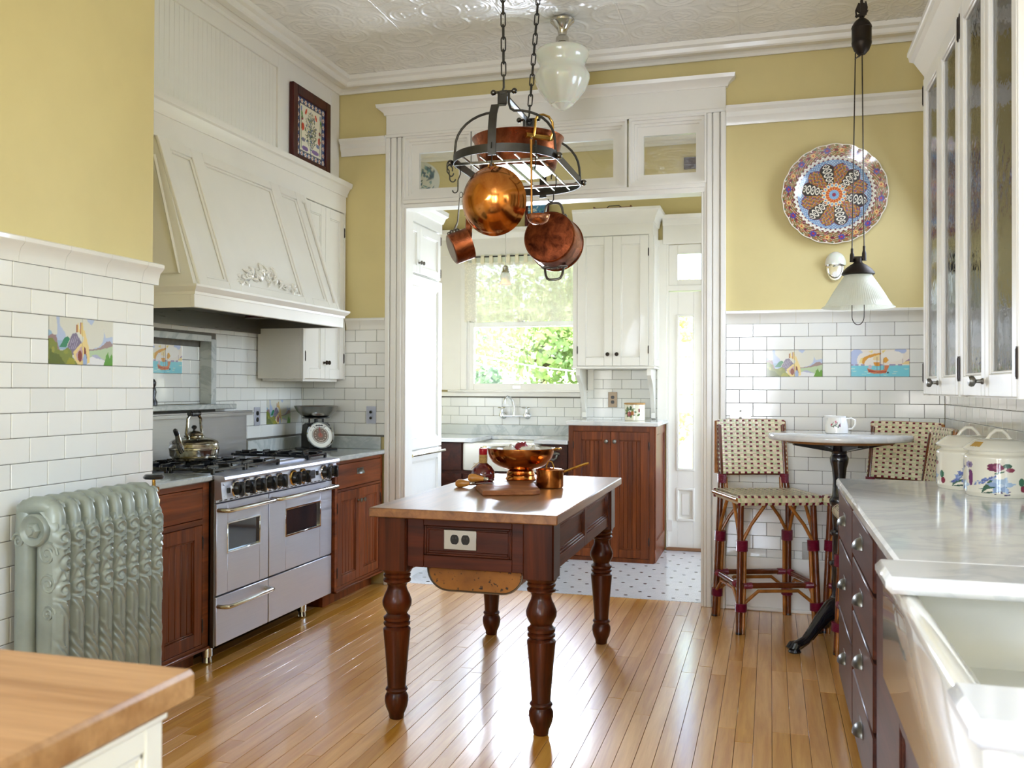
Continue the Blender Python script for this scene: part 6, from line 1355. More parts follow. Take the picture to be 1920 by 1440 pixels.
# ---- glass-fronted wall cabinets
XU = .63
def glass_cabinet(label, ya, yb):
    t = thing('glass_cabinet', label, 'cabinet', (.78, (ya+yb)/2, 1.275), 'glass-fronted wall cabinets'); z0, z1 = 1.275, 2.60
    CBI = YELLOWI
    obj('body', MB().box(XU+.004, .925, ya, ya+.018, z0, z1).box(XU+.004, .925, yb-.018, yb, z0, z1).box(XU+.004, .925, ya, yb, z0, z0+.02).box(XU+.004, .925, ya, yb, z1-.02, z1), WHITE2, t); obj('back_panel', MB().box(.905, .924, ya+.018, yb-.018, z0+.02, z1-.02), CBI, t)
    for z in (1.62, 1.95, 2.28): obj('shelf', MB().box(XU+.03, .905, ya+.018, yb-.018, z, z+.018), CBI, t)
    m = FM('x-', XU+.004); m.box(ya, ya+.012, 0, .02, z0, z1, ch=.001).box(yb-.012, yb, 0, .02, z0, z1, ch=.001); obj('face_frame', m, WHITE2, t)
    mid = (ya+yb)/2; W_ = .052
    for i, (a, b) in enumerate(((ya+.012, mid-.001), (mid+.001, yb-.012))):
        m = FM('x-', XU+.004); zb0, zb1 = z0+.004, z1-.004; gb0, gb1 = 1.345, 2.535
        m.box(a, a+W_, 0, .022, zb0, zb1, ch=.003).box(b-W_, b, 0, .022, zb0, zb1, ch=.003).box(a+W_, b-W_, 0, .022, zb0, gb0, ch=.003).box(a+W_, b-W_, 0, .022, gb1, zb1, ch=.003)
        for p in ((a+W_, a+W_+.008, gb0, gb1), (b-W_-.008, b-W_, gb0, gb1), (a+W_, b-W_, gb0, gb0+.008), (a+W_, b-W_, gb1-.008, gb1)): m.box(p[0], p[1], 0, .016, p[2], p[3], ch=.003)
        d = obj('door', m, WHITE2, t); m = FM('x-', XU+.004); m.box(a+W_, b-W_, .007, .010, gb0, gb1); obj('pane', m, WAVY, d, smooth=False)
        m = FM('x-', XU+.004); knob(m, (b-.022 if i == 0 else a+.022), 1.325, .017, .022, .042); 
        if i == 1: obj('knob', m, PEWTER, d)
        for z in (1.37, 2.53): m = FM('x-', XU+.004); hinge(m, a if i == 0 else b, z, .022, .075); obj('hinge', m, HINGE, d)
YELLOWI = basic('cabinet_inside_paint', lin(200, 186, 140), .5, var=.02)
glass_cabinet('white glass-fronted wall cabinet at the far end above the canisters', 3.545, 4.335)
glass_cabinet('white glass-fronted wall cabinet nearer the sink window', 2.745, 3.535)
struct('trim_11', MB().mould([(.925, 4.338), (.628, 4.338), (.628, 2.74)][::-1], [(0, -.01), (.006, -.01), (.01, .02), (.03, .06), (.045, .09), (.06, .10), (.064, .12), (.068, .125), (.068, .14), (-.06, .14), (-.06, -.01)], 2.60), WHITE, angle=25)
# ================================================================ BACK ROOM
# ---- panelled refrigerator with cupboards over it
FX = -2.355
t = thing('refrigerator', 'tall white panel-front refrigerator with bottom drawer inside the doorway', 'refrigerator', (-2.7, 6.28, 0))
obj('body', MB().box(-3.04, FX-.002, 5.93, 6.63, .0, 2.08), WHITE2, t)
m = FM('x+', FX); door(m, 5.935, 6.628, .87, 2.075, .022, .075, .012, bead=.005); obj('door', m, WHITE2, t)
m = FM('x+', FX); door(m, 5.935, 6.628, .09, .862, .022, .075, .012, bead=.005); d = obj('drawer', m, WHITE2, t)
obj('handle', MB().tube([(FX+.02, 5.99, .838), (FX+.055, 5.99, .838)], .007, 8).tube([(FX+.02, 6.57, .838), (FX+.055, 6.57, .838)], .007, 8).tube([(FX+.055, 5.95, .838), (FX+.055, 6.61, .838)], .010, 10), NICKEL, d)
t = thing('over_fridge_cabinet', 'white two-door cupboard with crown above the refrigerator', 'cabinet', (-2.7, 6.28, 2.085))
obj('body', MB().box(-3.04, FX-.002, 5.93, 6.63, 2.085, 2.44), WHITE2, t)
obj('crown', MB().box(-3.04, FX+.02, 5.93, 6.632, 2.44, 2.56).mould([(FX+.02, 6.632), (FX+.02, 5.93)], [(0, -.06), (.01, -.06), (.03, -.02), (.05, -.01), (.055, .02), (0, .02)], 2.57), WHITE2, t, angle=25)
for i, (a, b) in enumerate(((5.935, 6.165), (6.168, 6.60))):
    m = FM('x+', FX); door(m, a, b, 2.09, 2.425, .02, .055, .011); d = obj('door', m, WHITE2, t)
    m = FM('x+', FX); knob(m, (6.145, 6.19)[i], 2.165); obj('knob', m, PEWTER, d)
    if i:
        for z in (2.14, 2.38): m = FM('x+', FX); hinge(m, 6.603, z); obj('hinge', m, HINGE, d)
t = thing('blue_plate', 'blue and white patterned plate standing above the refrigerator', 'plate', (-2.42, 6.3, 2.592))
cv = Canvas(2, 2, 90, 90, (222, 226, 226))
for i in range(70): a, q = rng.uniform(0, 6.28), math.sqrt(rng.uniform(0, 1)); cv.ell(1+.85*q*math.cos(a), 1+.85*q*math.sin(a), rng.uniform(.05, .16), rng.uniform(.03, .08), [(60, 110, 140), (92, 150, 170), (210, 218, 214), (46, 84, 120)][i % 4], rng.uniform(0, 3))
A = Matrix.Translation((-2.40, 6.3, 2.592+.160)) @ Matrix.Rotation(R(-14), 4, 'X') @ Matrix.Rotation(R(6), 4, 'Z')
m = MB(); m.grid(48, 20, lambda a, b: (.160*(b+.001)*math.cos(2*pi*a), -.018*max(0, b-.6)/.4, .160*(b+.001)*math.sin(2*pi*a))); uv = np.array([(.5+.5*(j/19)*math.cos(2*pi*i/47), .5+.5*(j/19)*math.sin(2*pi*i/47)) for j in range(20) for i in range(48)])
m.xform(A); d = obj('face', m, PAINT, t); colour(d.data, cv.sample(uv[:, 0], uv[:, 1])); obj('back', MB().lathe([(.09, .014), (.158, -.008), (.162, -.018), (.158, -.014), (.1, .004), (0, .004)], (0, 0, 0), 48, 'y').xform(A), CERAM, t)
# ---- window wall: casing, sashes
struct('trim_12', MB().box(XA, -2.50, YB-.022, YB, 1.28, 2.47).box(-2.545, -2.49, YB-.03, YB, 1.28, 2.47, ch=.004).box(-1.44, -1.39, YB-.03, YB, 1.28, 2.47, ch=.004).box(XA, -1.40, YB-.03, YB, 2.43, 2.60, ch=.003).mould([(-1.40, YB-.03), (XA, YB-.03)], [(0, -.05), (.01, -.05), (.03, -.01), (.05, 0), (.055, .03), (0, .03)], 2.62), WHITE, angle=25)
def doublehung():
    m = MB(); y0, y1 = YB-.005, YB+.05
    m.box(-2.50, -2.475, y0, YB+.1, 1.27, 2.45).box(-1.445, -1.42, y0, YB+.1, 1.27, 2.45).box(-2.475, -1.445, y0, YB+.1, 2.42, 2.45)
    m.box(-2.475, -2.43, y0, y0+.035, 1.275, 1.86, ch=.003).box(-1.49, -1.445, y0, y0+.035, 1.275, 1.86, ch=.003).box(-2.43, -1.49, y0, y0+.035, 1.275, 1.335, ch=.003).box(-2.43, -1.49, y0, y0+.035, 1.815, 1.86, ch=.003)
    m.box(-2.475, -2.43, y0+.04, y0+.075, 1.82, 2.42, ch=.003).box(-1.49, -1.445, y0+.04, y0+.075, 1.82, 2.42, ch=.003).box(-2.43, -1.49, y0+.04, y0+.075, 1.82, 1.86, ch=.003).box(-2.43, -1.49, y0+.04, y0+.075, 2.375, 2.42, ch=.003); return m
w = struct('window_8', doublehung(), WHITE)
obj('pane', MB().box(-2.43, -1.49, YB+.010, YB+.013, 1.335, 1.815), GLASS, w, smooth=False); obj('pane', MB().box(-2.43, -1.49, YB+.050, YB+.053, 1.86, 2.375), GLASS, w, smooth=False)
obj('sash_lift', MB().box(-2.085, -2.015, YB-.008, YB-.005, 1.29, 1.318, ch=.001).box(-2.075, -2.025, YB-.014, YB-.008, 1.295, 1.302, ch=.001), NICKEL, w); obj('sash_lock', MB().box(-2.05, -1.99, YB-.012, YB+.02, 1.86, 1.872, ch=.002), NICKEL, w)
# lace curtain on a rod
t = thing('lace_curtain', 'cream lace tab-top curtain over the upper half of the sink window', 'curtain', (-2.0, YB-.05, 1.86))
lc = NT('cream_lace'); v = lc.coord((1, .2, 1)); wv = lc.n('TexWave', wave_type='BANDS'); lc.put(wv.inputs['Vector'], lc.coord((1, .01, 1))); wv.inputs['Scale'].default_value = 14; wv.inputs['Distortion'].default_value = 3
vz = lc.n('TexVoronoi'); lc.put(vz.inputs['Vector'], lc.coord((1, .1, 1))); vz.inputs['Scale'].default_value = 75
df = lc.n('BsdfDiffuse'); df.inputs[0].default_value = lin(238, 232, 214); tl = lc.n('BsdfTranslucent'); tl.inputs[0].default_value = lin(240, 234, 216); tr = lc.n('BsdfTransparent')
m1 = lc.n('MixShader'); lc.put(m1.inputs[0], .10); lc.put(m1.inputs[1], df.outputs[0]); lc.put(m1.inputs[2], tl.outputs[0])
ho = lc.n('MapRange', **{'Value': vz.outputs['Distance'], 'From Min': .25, 'From Max': .55, 'To Min': .0, 'To Max': .16}); m2 = lc.n('MixShader'); lc.put(m2.inputs[0], ho.outputs[0]); lc.put(m2.inputs[1], m1.outputs[0]); lc.put(m2.inputs[2], tr.outputs[0]); lc.put(lc.out.inputs[0], m2.outputs[0])
def fold(x, z): return YB-.055+.012*math.sin(x*62+2*math.sin(x*9))*(.6+.4*(2.4-z)/.5)
obj('cloth', MB().grid(190, 14, lambda a, b: (-2.50+1.09*a, fold(-2.50+1.09*a, 1.858+.50*b), 1.858+.50*b+.006*math.sin(a*40)*(b < .05))), lc.mat, t, fix=False)
obj('heading_band', MB().grid(190, 3, lambda a, b: (-2.50+1.09*a, fold(-2.5+1.09*a, 2.3)-.002, 2.335+.028*b)), lc.mat, t, fix=False)
for k in range(15): x = -2.49+.0755*k; obj('tab', MB().tube([(x, YB-.068, 2.352), (x, YB-.069, 2.41), (x, YB-.056, 2.425), (x, YB-.043, 2.41), (x, YB-.044, 2.352)], 1, 4, flat=((1, 0, 0), .015*1.41, .0012*1.41)), basic('cream_cloth', lin(234, 226, 196), .8) if k == 0 else bpy.data.materials['cream_cloth'], t)
obj('rod', MB().tube([(-2.53, YB-.056, 2.412), (-1.40, YB-.056, 2.412)], .006, 8), BRONZE, t)
# ---- pendant over the sink
t = thing('sink_pendant', 'small frosted bell-shade pendant lamp hanging before the sink window', 'lamp', (-1.975, 7.1, 2.10))
obj('shade', MB().lathe([(.026, .10), (.036, .092), (.040, .075), (.040, .03), (.046, .010), (.054, 0), (.051, 0), (.043, .012), (.037, .03), (.036, .085), (.02, .095)], (-1.975, 7.1, 2.10), 36), MILK, t); obj('cap', MB().lathe([(.030, .090), (.029, .104), (.024, .112), (.024, .138), (.014, .15), (.004, .156)], (-1.975, 7.1, 2.10), 24), NICKEL, t)
obj('cord', MB().tube([(-1.975, 7.1, 2.25), (-1.975, 7.1, ZC)], .003, 6), basic('pale_cord', lin(200, 196, 186), .6), t); obj('canopy', MB().lathe([(.05, ZC+.01), (.048, ZC-.01), (.01, ZC-.03)], (-1.975, 7.1, 0), 20), NICKEL, t)
# ---- sink run
ZS = .90
t = thing('sink_base_cabinet', 'low mahogany sink cabinet under the back window', 'cabinet', (-2.2, 7.42, 0))
obj('body', MB().box(-3.04, -1.472, 7.12, 7.735, .08, .64).box(-3.04, -2.32, 7.12, 7.735, .64, .868).box(-1.685, -1.472, 7.12, 7.735, .64, .868).box(-3.04, -1.472, 7.17, 7.735, 0, .08), MAHD, t)
for a, b in ((-2.99, -2.33), (-2.315, -2.005), (-2.0, -1.69)): m = FM('y-', 7.12); door(m, a, b, .10, .62, .02, .06, .010); obj('door', m, MAHD, t)
for a, b in ((-2.99, -2.33), (-1.68, -1.48)): m = FM('y-', 7.12); m.box(a, b, 0, .02, .645, .862, ch=.002); obj('drawer', m, MAHD, t)
sx0, sx1, sy0, sy1, sz1, sz0 = -2.312, -1.692, 7.06, 7.60, .868, .652
rings = [rring(.004, sz0), rring(0, sz0+.006), rring(0, sz1-.016), rring(.003, sz1-.006), rring(.012, sz1), rring(.035, sz1-.002), rring(.045, sz1-.012), rring(.05, sz0+.05, .05)]
n = len(rings[0]); m = MB(); m.add([p for q in rings for p in q], [(j*n+k, j*n+(k+1) % n, (j+1)*n+(k+1) % n, (j+1)*n+k) for j in range(len(rings)-1) for k in range(n)]+[tuple(range(n))[::-1], tuple((len(rings)-1)*n+k for k in range(n))])
solo('apron_sink', m, CLAY, 'white apron sink under the window in the back room', 'sink', angle=50)
solo('counter', MB().box(-3.04, -2.225, 7.045, 7.735, ZS-.03, ZS, ch=.005), MARBLE, 'white marble counter slab left of the back-room sink', 'counter')
solo('counter', MB().box(-1.735, -1.47, 7.045, 7.735, ZS-.03, ZS, ch=.005), MARBLE, 'short white marble slab right of the back-room sink', 'counter')
solo('counter', MB().box(-2.224, -1.736, 7.58, 7.735, ZS-.03, ZS, ch=.004), MARBLE, 'narrow marble strip behind the back-room sink', 'counter')
struct('trim_13', MB().box(-3.04, -1.472, YB-.022, YB, ZS, .985, ch=.003), MARBLEG)
# bottle opener
t = thing('bottle_opener', 'cast metal bottle opener screwed to the cabinet beside the back sink', 'bottle opener', (-1.585, 7.085, .74))
oy = 7.098
m = MB().box(-1.610, -1.560, oy-.006, oy, .785, .805, ch=.003).tube([(-1.585, oy-.006, .815), (-1.585, oy-.006, .845)], .011, 8).tube([(-1.632, oy-.012, .795), (-1.60, oy-.016, .800), (-1.585, oy-.022, .792), (-1.57, oy-.016, .800), (-1.538, oy-.012, .795)], [.010, .014, .010, .014, .010], 8).tube([(-1.61, oy-.010, .785), (-1.607, oy-.018, .762), (-1.585, oy-.022, .748), (-1.563, oy-.018, .762), (-1.56, oy-.010, .785)], .009, 8); obj('plate', m, PEWTER, t)
# bridge faucet
t = thing('bridge_faucet', 'chrome wall-mounted bridge faucet with cross handles below the back window', 'faucet', (-2.06, 7.70, 1.04))
fy = 7.675
m = MB().tube([(-2.175, fy, 1.062), (-1.945, fy, 1.062)], .009, 10)
for x in (-2.165, -1.955): m.lathe([(.030, 0), (.028, -.010), (.014, -.022), (.012, -.055), (0, -.06)], (x, YB, 1.062), 20, 'y').lathe([(.012, 1.05), (.019, 1.056), (.020, 1.075), (.013, 1.09), (.011, 1.105), (.014, 1.108), (.013, 1.116), (0, 1.118)], (x, fy, 0), 16)
obj('bridge', m, CHROME, t)
obj('spout', MB().tube([(-2.06, fy, 1.062), (-2.06, fy-.002, 1.14), (-2.068, fy-.010, 1.19), (-2.085, fy-.03, 1.22), (-2.10, fy-.055, 1.225), (-2.115, fy-.08, 1.205), (-2.118, fy-.085, 1.165)], [.013, .011, .010, .010, .010, .011, .012], 12), CHROME, t)
for x in (-2.165, -1.955):
    m = MB().sphere((x, fy, 1.130), .009, 10, 6)
    for k in range(4): a = R(20)+k*pi/2; m.tube([(x, fy, 1.130), (x+.030*math.cos(a), fy+.030*math.sin(a), 1.132)], [.0045, .006], 8)
    obj('cross_handle', m, CHROME, t)
# ---- tall base cabinet and wall cabinet to the right of the window
ax, bx2 = -1.466, -.822
t = thing('base_cabinet', 'tall mahogany two-door base cabinet in the back room by the garden door', 'cabinet', (-1.14, 7.4, 0))
obj('body', MB().box(ax, bx2, 7.092, 7.735, 0, 1.016).box(bx2, bx2+.004, 7.14, 7.69, .10, .14).box(bx2, bx2+.010, 7.092, 7.735, 0, .10, ch=.003), MAHOG, t)
m = FM('y-', 7.092); m.box(ax, ax+.035, 0, .02, 0, 1.016, ch=.001).box(bx2-.035, bx2, 0, .02, 0, 1.016, ch=.001).box(ax+.035, bx2-.035, 0, .02, .975, 1.016, ch=.001).box(ax+.035, bx2-.035, 0, .02, 0, .03, ch=.001); obj('face_frame', m, MAHOG, t)
m = FM('x+', bx2); door(m, 7.095, 7.733, .10, 1.012, .012, .06, .008); obj('side_panel', m, MAHOG, t)
for i, (a, b) in enumerate(((ax+.037, (ax+bx2)/2-.001), ((ax+bx2)/2+.001, bx2-.037))):
    m = FM('y-', 7.092); door(m, a, b, .033, .972, .021, .062, .011, planks=5); d = obj('door', m, MAHOG, t)
    m = FM('y-', 7.092); knob(m, (b-.03 if i == 0 else a+.03), .90, .016); obj('knob', m, PEWTER, d)
    for z in (.16, .87): m = FM('y-', 7.092); hinge(m, a if i == 0 else b, z); obj('hinge', m, HINGE, d)
solo('counter', MB().box(ax-.016, bx2+.035, 7.05, 7.735, 1.017, 1.048, ch=.006), MARBLE, 'raised white marble counter holding the fruit canister in the back room', 'counter')
t = thing('wall_cabinet', 'white two-door wall cabinet on curved brackets beside the back window', 'cabinet', (-1.18, 7.57, 1.05))
a_, b_ = -1.50, -.868; fy = 7.412
obj('body', MB().box(a_, b_, fy, 7.735, 1.462, 2.50).box(a_, b_, fy-.018, 7.735, 2.50, 2.62).box(a_-.012, b_+.012, fy-.024, 7.735, 1.452, 1.47, ch=.003).mould([(b_, 7.735), (b_, fy-.018), (a_, fy-.018)], [(0, -.03), (.008, -.03), (.02, .02), (.045, .06), (.055, .065), (.058, .085), (0, .085)], 2.62), WHITE2, t, angle=25)
m = FM('y-', fy); m.box(a_, a_+.035, 0, .018, 1.465, 2.5, ch=.001).box(b_-.035, b_, 0, .018, 1.465, 2.5, ch=.001); obj('face_frame', m, WHITE2, t)
m = FM('x+', b_); door(m, fy+.0, 7.73, 1.475, 2.49, .010, .05, .006); obj('side_panel', m, WHITE2, t)
for i, (a, b) in enumerate(((a_+.037, (a_+b_)/2-.001), ((a_+b_)/2+.001, b_-.037))):
    m = FM('y-', fy); door(m, a, b, 1.475, 2.492, .021, .066, .011); d = obj('door', m, WHITE2, t)
    m = FM('y-', fy); knob(m, (b-.035 if i == 0 else a+.035), 1.565, .016); obj('knob', m, BRONZE, d)
    for z in (1.60, 2.36): m = FM('y-', fy); hinge(m, a if i == 0 else b, z); obj('hinge', m, HINGE, d)
P = [(7.735, 1.452), (fy, 1.452), (fy, 1.40), (fy+.025, 1.375)]+[(fy+.06+.20*(k/8)**.6, 1.36-.24*(k/8)) for k in range(9)]+[(7.70, 1.10), (7.69, 1.06), (7.735, 1.05)]
for x in (a_+.02, b_-.05): obj('bracket', MB().prism(P, x, x+.032, 'x'), WHITE2, t, label='curved white bracket')
outlet('wall_outlet', 'bronze outlet plate on the tiles under the back wall cabinet', 'y-', YB-.0, -1.236, 1.205, .075, .125, mat=basic('aged_bronze_plate', lin(140, 124, 104), .35, .8))
# fruit canister with wooden lid
t = thing('fruit_canister', 'cream canister painted with fruit, wooden lid, on the back-room counter', 'canister', (-1.01, 7.40, 1.0486))
cv = Canvas(6.28, 1.6, 320, 80, (234, 230, 208))
for X in (4.35, 1.2):
    for k in range(9): a = k*.7; cv.ell(X+.45*math.cos(a), .85+.38*math.sin(a), .24, .13, [(74, 104, 56), (96, 122, 64), (60, 88, 50)][k % 3], a)
    cv.line([(X-.5, 1.25), (X+.45, .55)], .06, (96, 66, 40)); cv.ell(X-.08, .62, .24, .27, (136, 44, 42)); cv.ell(X+.28, .72, .18, .22, (176, 110, 60)); cv.ell(X-.15, .7, .08, .09, (190, 84, 70)); cv.ell(X+.95, 1.0, .12, .2, (126, 50, 60)); cv.ell(X+.9, .55, .2, .1, (86, 112, 60), .6)
wrap_pot('body', lambda b: .078, 1.0526, 1.172, -1.01, 7.40, cv, t, 120, 40)
obj('base', MB().lathe([(0, 0), (.074, 0), (.078, .004), (0, .005)], (-1.01, 7.40, 1.0486), 40), CERAM, t); obj('lid', MB().lathe([(.078, .1235), (.082, .125), (.082, .134), (.078, .137), (0, .137)], (-1.01, 7.40, 1.0486), 40), wood('lid_wood', lin(170, 120, 64), lin(212, 168, 108), 'x', .5), t)
# serving tray lying on the cabinet crown, picture on the window header, small dark picture
t = thing('wooden_tray', 'dark red wooden tray with dark handle lying on top of the back wall cabinet', 'tray', (-1.19, 7.46, 2.706))
m = MB().box(-1.34, -1.04, 7.40, 7.52, 2.7065, 2.722, ch=.003).box(-1.34, -1.33, 7.40, 7.52, 2.722, 2.732).box(-1.05, -1.04, 7.40, 7.52, 2.722, 2.732); obj('tray', m, MAHOGX, t); obj('handle', MB().tube([(-1.24, 7.43, 2.722), (-1.22, 7.43, 2.738), (-1.14, 7.43, 2.738), (-1.12, 7.43, 2.722)], .004, 6), IRON, t)
t = thing('framed_tile', 'small dark red framed blue tile standing above the sink window', 'picture', (-1.86, 7.67, 2.652))
m = MB()
for p in ((-1.965, -1.94, 2.652, 2.87), (-1.785, -1.76, 2.652, 2.87), (-1.94, -1.785, 2.652, 2.70), (-1.94, -1.785, 2.84, 2.87)): m.box(p[0], p[1], 7.655, 7.68, p[2], p[3], ch=.003)
obj('frame', m, bpy.data.materials['dark_red_frame'], t)
cv = Canvas(1, 1, 60, 60, (70, 128, 164))
for i in range(40): cv.ell(rng.uniform(0, 1), rng.uniform(0, 1), rng.uniform(.04, .1), rng.uniform(.02, .05), [(46, 84, 140), (120, 176, 184), (210, 220, 214), (60, 130, 120)][i % 4], rng.uniform(0, 3))
picture('tile', cv, 0, 1, lambda a, b: (-1.94+.155*a, 7.664, 2.70+.14*b), t, 40, 40, back=(0, .008, 0))
t = thing('small_picture', 'small dark picture hanging high on the back-room wall', 'picture', (-.60, YB-.01, 3.06))
obj('frame', MB().box(-.665, -.52, YB-.02, YB-.002, 3.06, 3.155, ch=.003), basic('dark_grey_frame', lin(72, 60, 62), .5), t); obj('print', MB().box(-.56, -.535, YB-.0215, YB-.0195, 3.075, 3.10), basic('pale_print', lin(206, 200, 190), .5), t)
# ---- garden door (glazed sidelight leaf with panel) and its transom
def leaf(name, a, b, ga, gb):
    m = FM('y-', YB+.06); T = .045
    holes = [(.245, .488), (.651, 1.884)]; m.box(a, ga, 0, T, .02, 2.08, ch=.002).box(gb, b, 0, T, .02, 2.08, ch=.002)
    for z0, z1 in ((.02, .245), (.488, .651), (1.884, 2.08)): m.box(ga, gb, 0, T, z0, z1)
    m.box(ga, gb, 0, T-.014, .245, .488)
    for z0, z1 in holes:
        for p in ((ga-.012, ga+.006, z0-.012, z1+.012), (gb-.006, gb+.012, z0-.012, z1+.012), (ga, gb, z0-.012, z0+.006), (ga, gb, z1-.006, z1+.012)): m.box(p[0], p[1], T-.02, T+.008, p[2], p[3], ch=.003)
    m.box(ga+.03, gb-.03, T-.016, T-.006, .28, .455, ch=.005)
    w = struct(name, m, WHITE); m = FM('y-', YB+.06); m.box(ga, gb, .02, .024, .651, 1.884); obj('pane', m, GLASS, w, smooth=False); return w
leaf('door_1', -.785, -.505, -.712, -.590); leaf('door_2', -.43, .09, -.30, -.04)
m = MB().box(-.80, -.785, YB-.01, YB+.1, 0, 2.46).box(-.505, -.43, YB-.012, YB+.1, 0, 2.46, ch=.003).box(.09, .10, YB, YB+.1, 0, 2.46).box(-.80, .10, YB-.012, YB+.1, 2.085, 2.13, ch=.003).box(-.83, .13, YB-.03, YB, 2.46, 2.64, ch=.004).mould([(.13, YB-.03), (-.83, YB-.03)], [(0, -.05), (.01, -.05), (.03, -.01), (.05, 0), (.055, .03), (0, .03)], 2.66).box(.09, .16, YB-.02, YB, 0, 2.46)
struct('trim_14', m, WHITE, angle=25)
m = MB()
for a, b, ga, gb in ((-.785, -.505, -.715, -.53), (-.43, .09, -.38, .04)):
    for p in ((a, ga, 2.13, 2.46), (gb, b, 2.13, 2.46), (ga, gb, 2.13, 2.175), (ga, gb, 2.385, 2.46)): m.box(p[0], p[1], YB+.005, YB+.05, p[2], p[3], ch=.003)
w = struct('window_9', m, WHITE)
for ga, gb in ((-.715, -.53), (-.38, .04)): obj('pane', MB().box(ga, gb, YB+.025, YB+.028, 2.175, 2.385), GLASS, w, smooth=False)
struct('trim_15', MB().box(-.80, .10, YB-.03, YB+.05, 0, .022, ch=.004), basic('worn_threshold', lin(140, 98, 62), .5))
outlet('door_chime_box', 'small white plug-in box at the foot of the garden door casing', 'y-', YB-.03, -.772, .20, .05, .09, mat=PORC, dots=0)
# ================================================================ BUTCHER-BLOCK ISLAND
t = thing('kitchen_island', 'white kitchen island with thick butcher-block top in the near left corner', 'island', (-1.25, .72, 0))
obj('top', MB().box(-1.80, -.735, .30, 1.105, .881, .922, ch=.006), BUTCH, t)
obj('body', MB().box(-1.76, -.772, .34, 1.062, 0, .88), WHITE2, t)
m = FM('x+', -.772)
for a, b in ((.345, .70), (.705, 1.058)): door(m, a, b, .62, .872, .018, .035, .008); door(m, a, b, .10, .612, .018, .055, .010)
obj('panels', m, WHITE2, t)
m = FM('x+', -.772); m.box(.34, 1.062, .0, .026, .0, .09, ch=.004); obj('plinth', m, WHITE2, t); m = FM('x+', -.772); m.box(.34, 1.062, 0, .024, .868, .88, ch=.003); obj('cornice_strip', m, WHITE2, t)
# ================================================================ GARDEN BEYOND THE WINDOWS
struct('ground', MB().box(-30, 25, YB+.2, 45, -1.3, -1.2), basic('garden_lawn', lin(120, 140, 80), .9, var=.2, vscale=2))
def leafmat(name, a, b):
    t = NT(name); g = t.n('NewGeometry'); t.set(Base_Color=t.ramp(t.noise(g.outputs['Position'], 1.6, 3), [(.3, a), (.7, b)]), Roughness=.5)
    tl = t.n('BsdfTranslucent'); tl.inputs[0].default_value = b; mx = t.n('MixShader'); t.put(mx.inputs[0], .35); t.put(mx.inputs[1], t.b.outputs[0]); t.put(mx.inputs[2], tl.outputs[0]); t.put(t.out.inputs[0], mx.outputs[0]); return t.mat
LM = [leafmat('leaf_mid_green', lin(120, 150, 96), lin(190, 208, 136)), leafmat('leaf_yellow_green', lin(176, 188, 112), lin(230, 234, 168)), leafmat('leaf_blue_green', lin(112, 146, 122), lin(170, 196, 156))]  # greens lightened: overexposure and window haze put into the leaf colour
BARK = basic('bark', lin(96, 82, 66), .9, bump=.6, bscale=14)
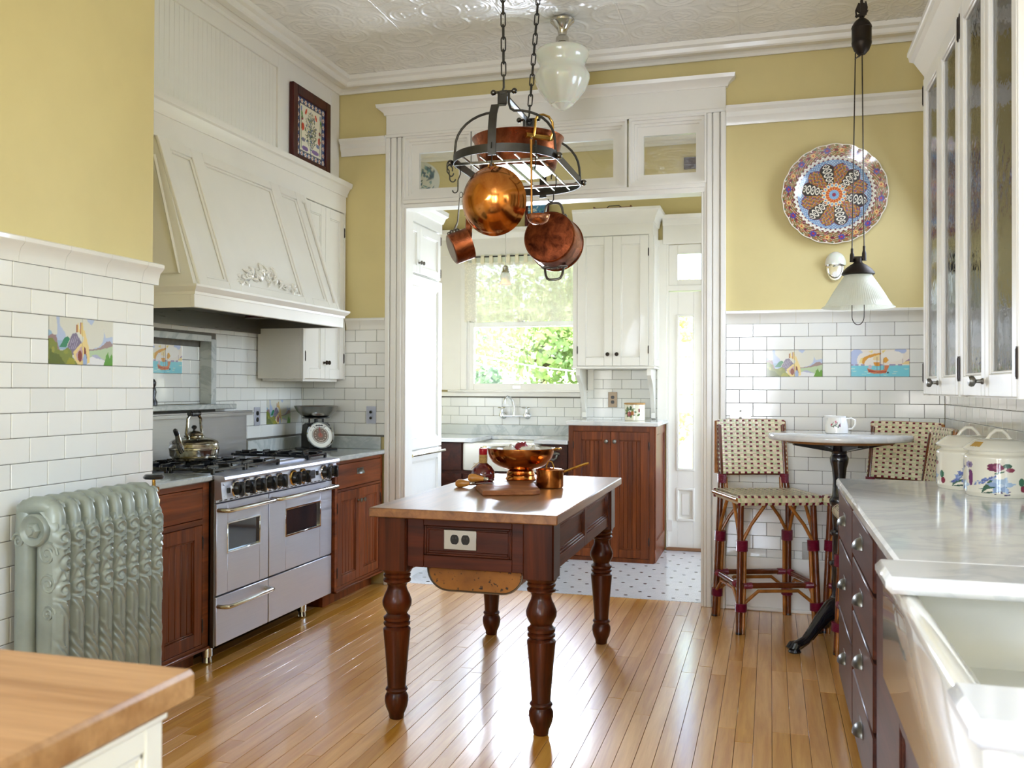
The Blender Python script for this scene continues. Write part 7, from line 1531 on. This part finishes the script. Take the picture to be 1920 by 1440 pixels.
def tree(label, x, y, z0, hgt, rad, mat, n, seed, name='tree'):
    t = thing(name, label, 'tree', (x, y, -1.2), 'garden trees and shrubs'); g = np.random.default_rng(seed)
    cl = [(g.normal(0, .45, 3)*np.array([rad, rad, hgt*.42])+np.array([x, y, z0]), rad*g.uniform(.28, .5)) for _ in range(16)]
    V = np.empty((n*4, 3)); 
    for i in range(n):
        c, r = cl[i % 16]; d = g.normal(0, 1, 3); d /= np.linalg.norm(d)+1e-9; p = c+d*r*g.uniform(.6, 1)
        s = g.uniform(.045, .085); u = g.normal(0, 1, 3); u -= d*u.dot(d)*.6; u /= np.linalg.norm(u)+1e-9; w = np.cross(d+g.normal(0, .5, 3), u); w /= np.linalg.norm(w)+1e-9
        V[4*i:4*i+4] = (p-u*s, p-w*s*.5, p+u*s, p+w*s*.5)
    me = bpy.data.meshes.new('crown'); me.from_pydata((V-np.array(t.location)).tolist(), [], np.arange(n*4).reshape(n, 4).tolist()); setmats(me, mat)
    o = bpy.data.objects.new('crown', me); COL.objects.link(o); o.parent = t
    m = MB().tube([(x, y, -1.2), (x+.06, y, z0*.3-.6), (x-.04, y+.05, z0)], [.10, .08, .04], 8)
    for k in range(4): c = cl[k][0]; m.tube([(x, y, z0-.5), ((x+c[0])/2, (y+c[1])/2, (z0-.3+c[2])/2), tuple(c)], [.045, .03, .015], 6)
    obj('trunk', m, BARK, t)
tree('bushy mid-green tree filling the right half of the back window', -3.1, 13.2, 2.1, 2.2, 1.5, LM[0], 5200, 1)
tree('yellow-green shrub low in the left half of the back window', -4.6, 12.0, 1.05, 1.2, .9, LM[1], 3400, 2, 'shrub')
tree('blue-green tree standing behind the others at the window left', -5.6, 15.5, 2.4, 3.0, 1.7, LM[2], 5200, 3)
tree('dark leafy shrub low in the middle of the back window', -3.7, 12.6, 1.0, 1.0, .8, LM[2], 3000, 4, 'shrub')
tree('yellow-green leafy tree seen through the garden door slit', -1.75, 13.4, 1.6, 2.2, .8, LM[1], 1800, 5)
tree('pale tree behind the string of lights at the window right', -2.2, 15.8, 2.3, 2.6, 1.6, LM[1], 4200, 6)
t = thing('neighbour_roof', 'pinkish gabled neighbouring roof low at the left of the back window', 'roof', (-6.2, 14.0, -1.2))
m = MB().prism([(-7.4, .2), (-6.2, 1.75), (-4.95, .9), (-4.95, .82), (-6.2, 1.66), (-7.4, .1)], 13.6, 17, 'y'); obj('roof', m, basic('pink_shingles', lin(206, 158, 144), .9, var=.15, vscale=12), t); obj('wall', MB().box(-7.2, -5.1, 13.9, 16.8, -1.2, .8), basic('pale_siding', lin(214, 206, 190), .8), t)
t = thing('string_lights', 'white string of garden lights sagging across the window view', 'string lights', (-2.6, 10.4, 1.2))
WCRD = basic('white_cord', lin(236, 238, 236), .5)
for k, (p, q) in enumerate((((-3.45, 10.4, 1.72), (-1.55, 10.4, 1.45)), ((-3.45, 10.6, 1.33), (-1.5, 10.6, 1.36)))):
    P = [Vector(p).lerp(Vector(q), i/12)-Vector((0, 0, .05*math.sin(pi*i/12))) for i in range(13)]; obj('cord', MB().tube(P, .008, 5), WCRD, t)
    for i in (2, 5, 8, 10): c = P[i]; obj('bulb', MB().lathe([(.008, 0), (.010, -.04), (.022, -.09), (.018, -.12), (0, -.13)], tuple(c), 10), MILK, t)
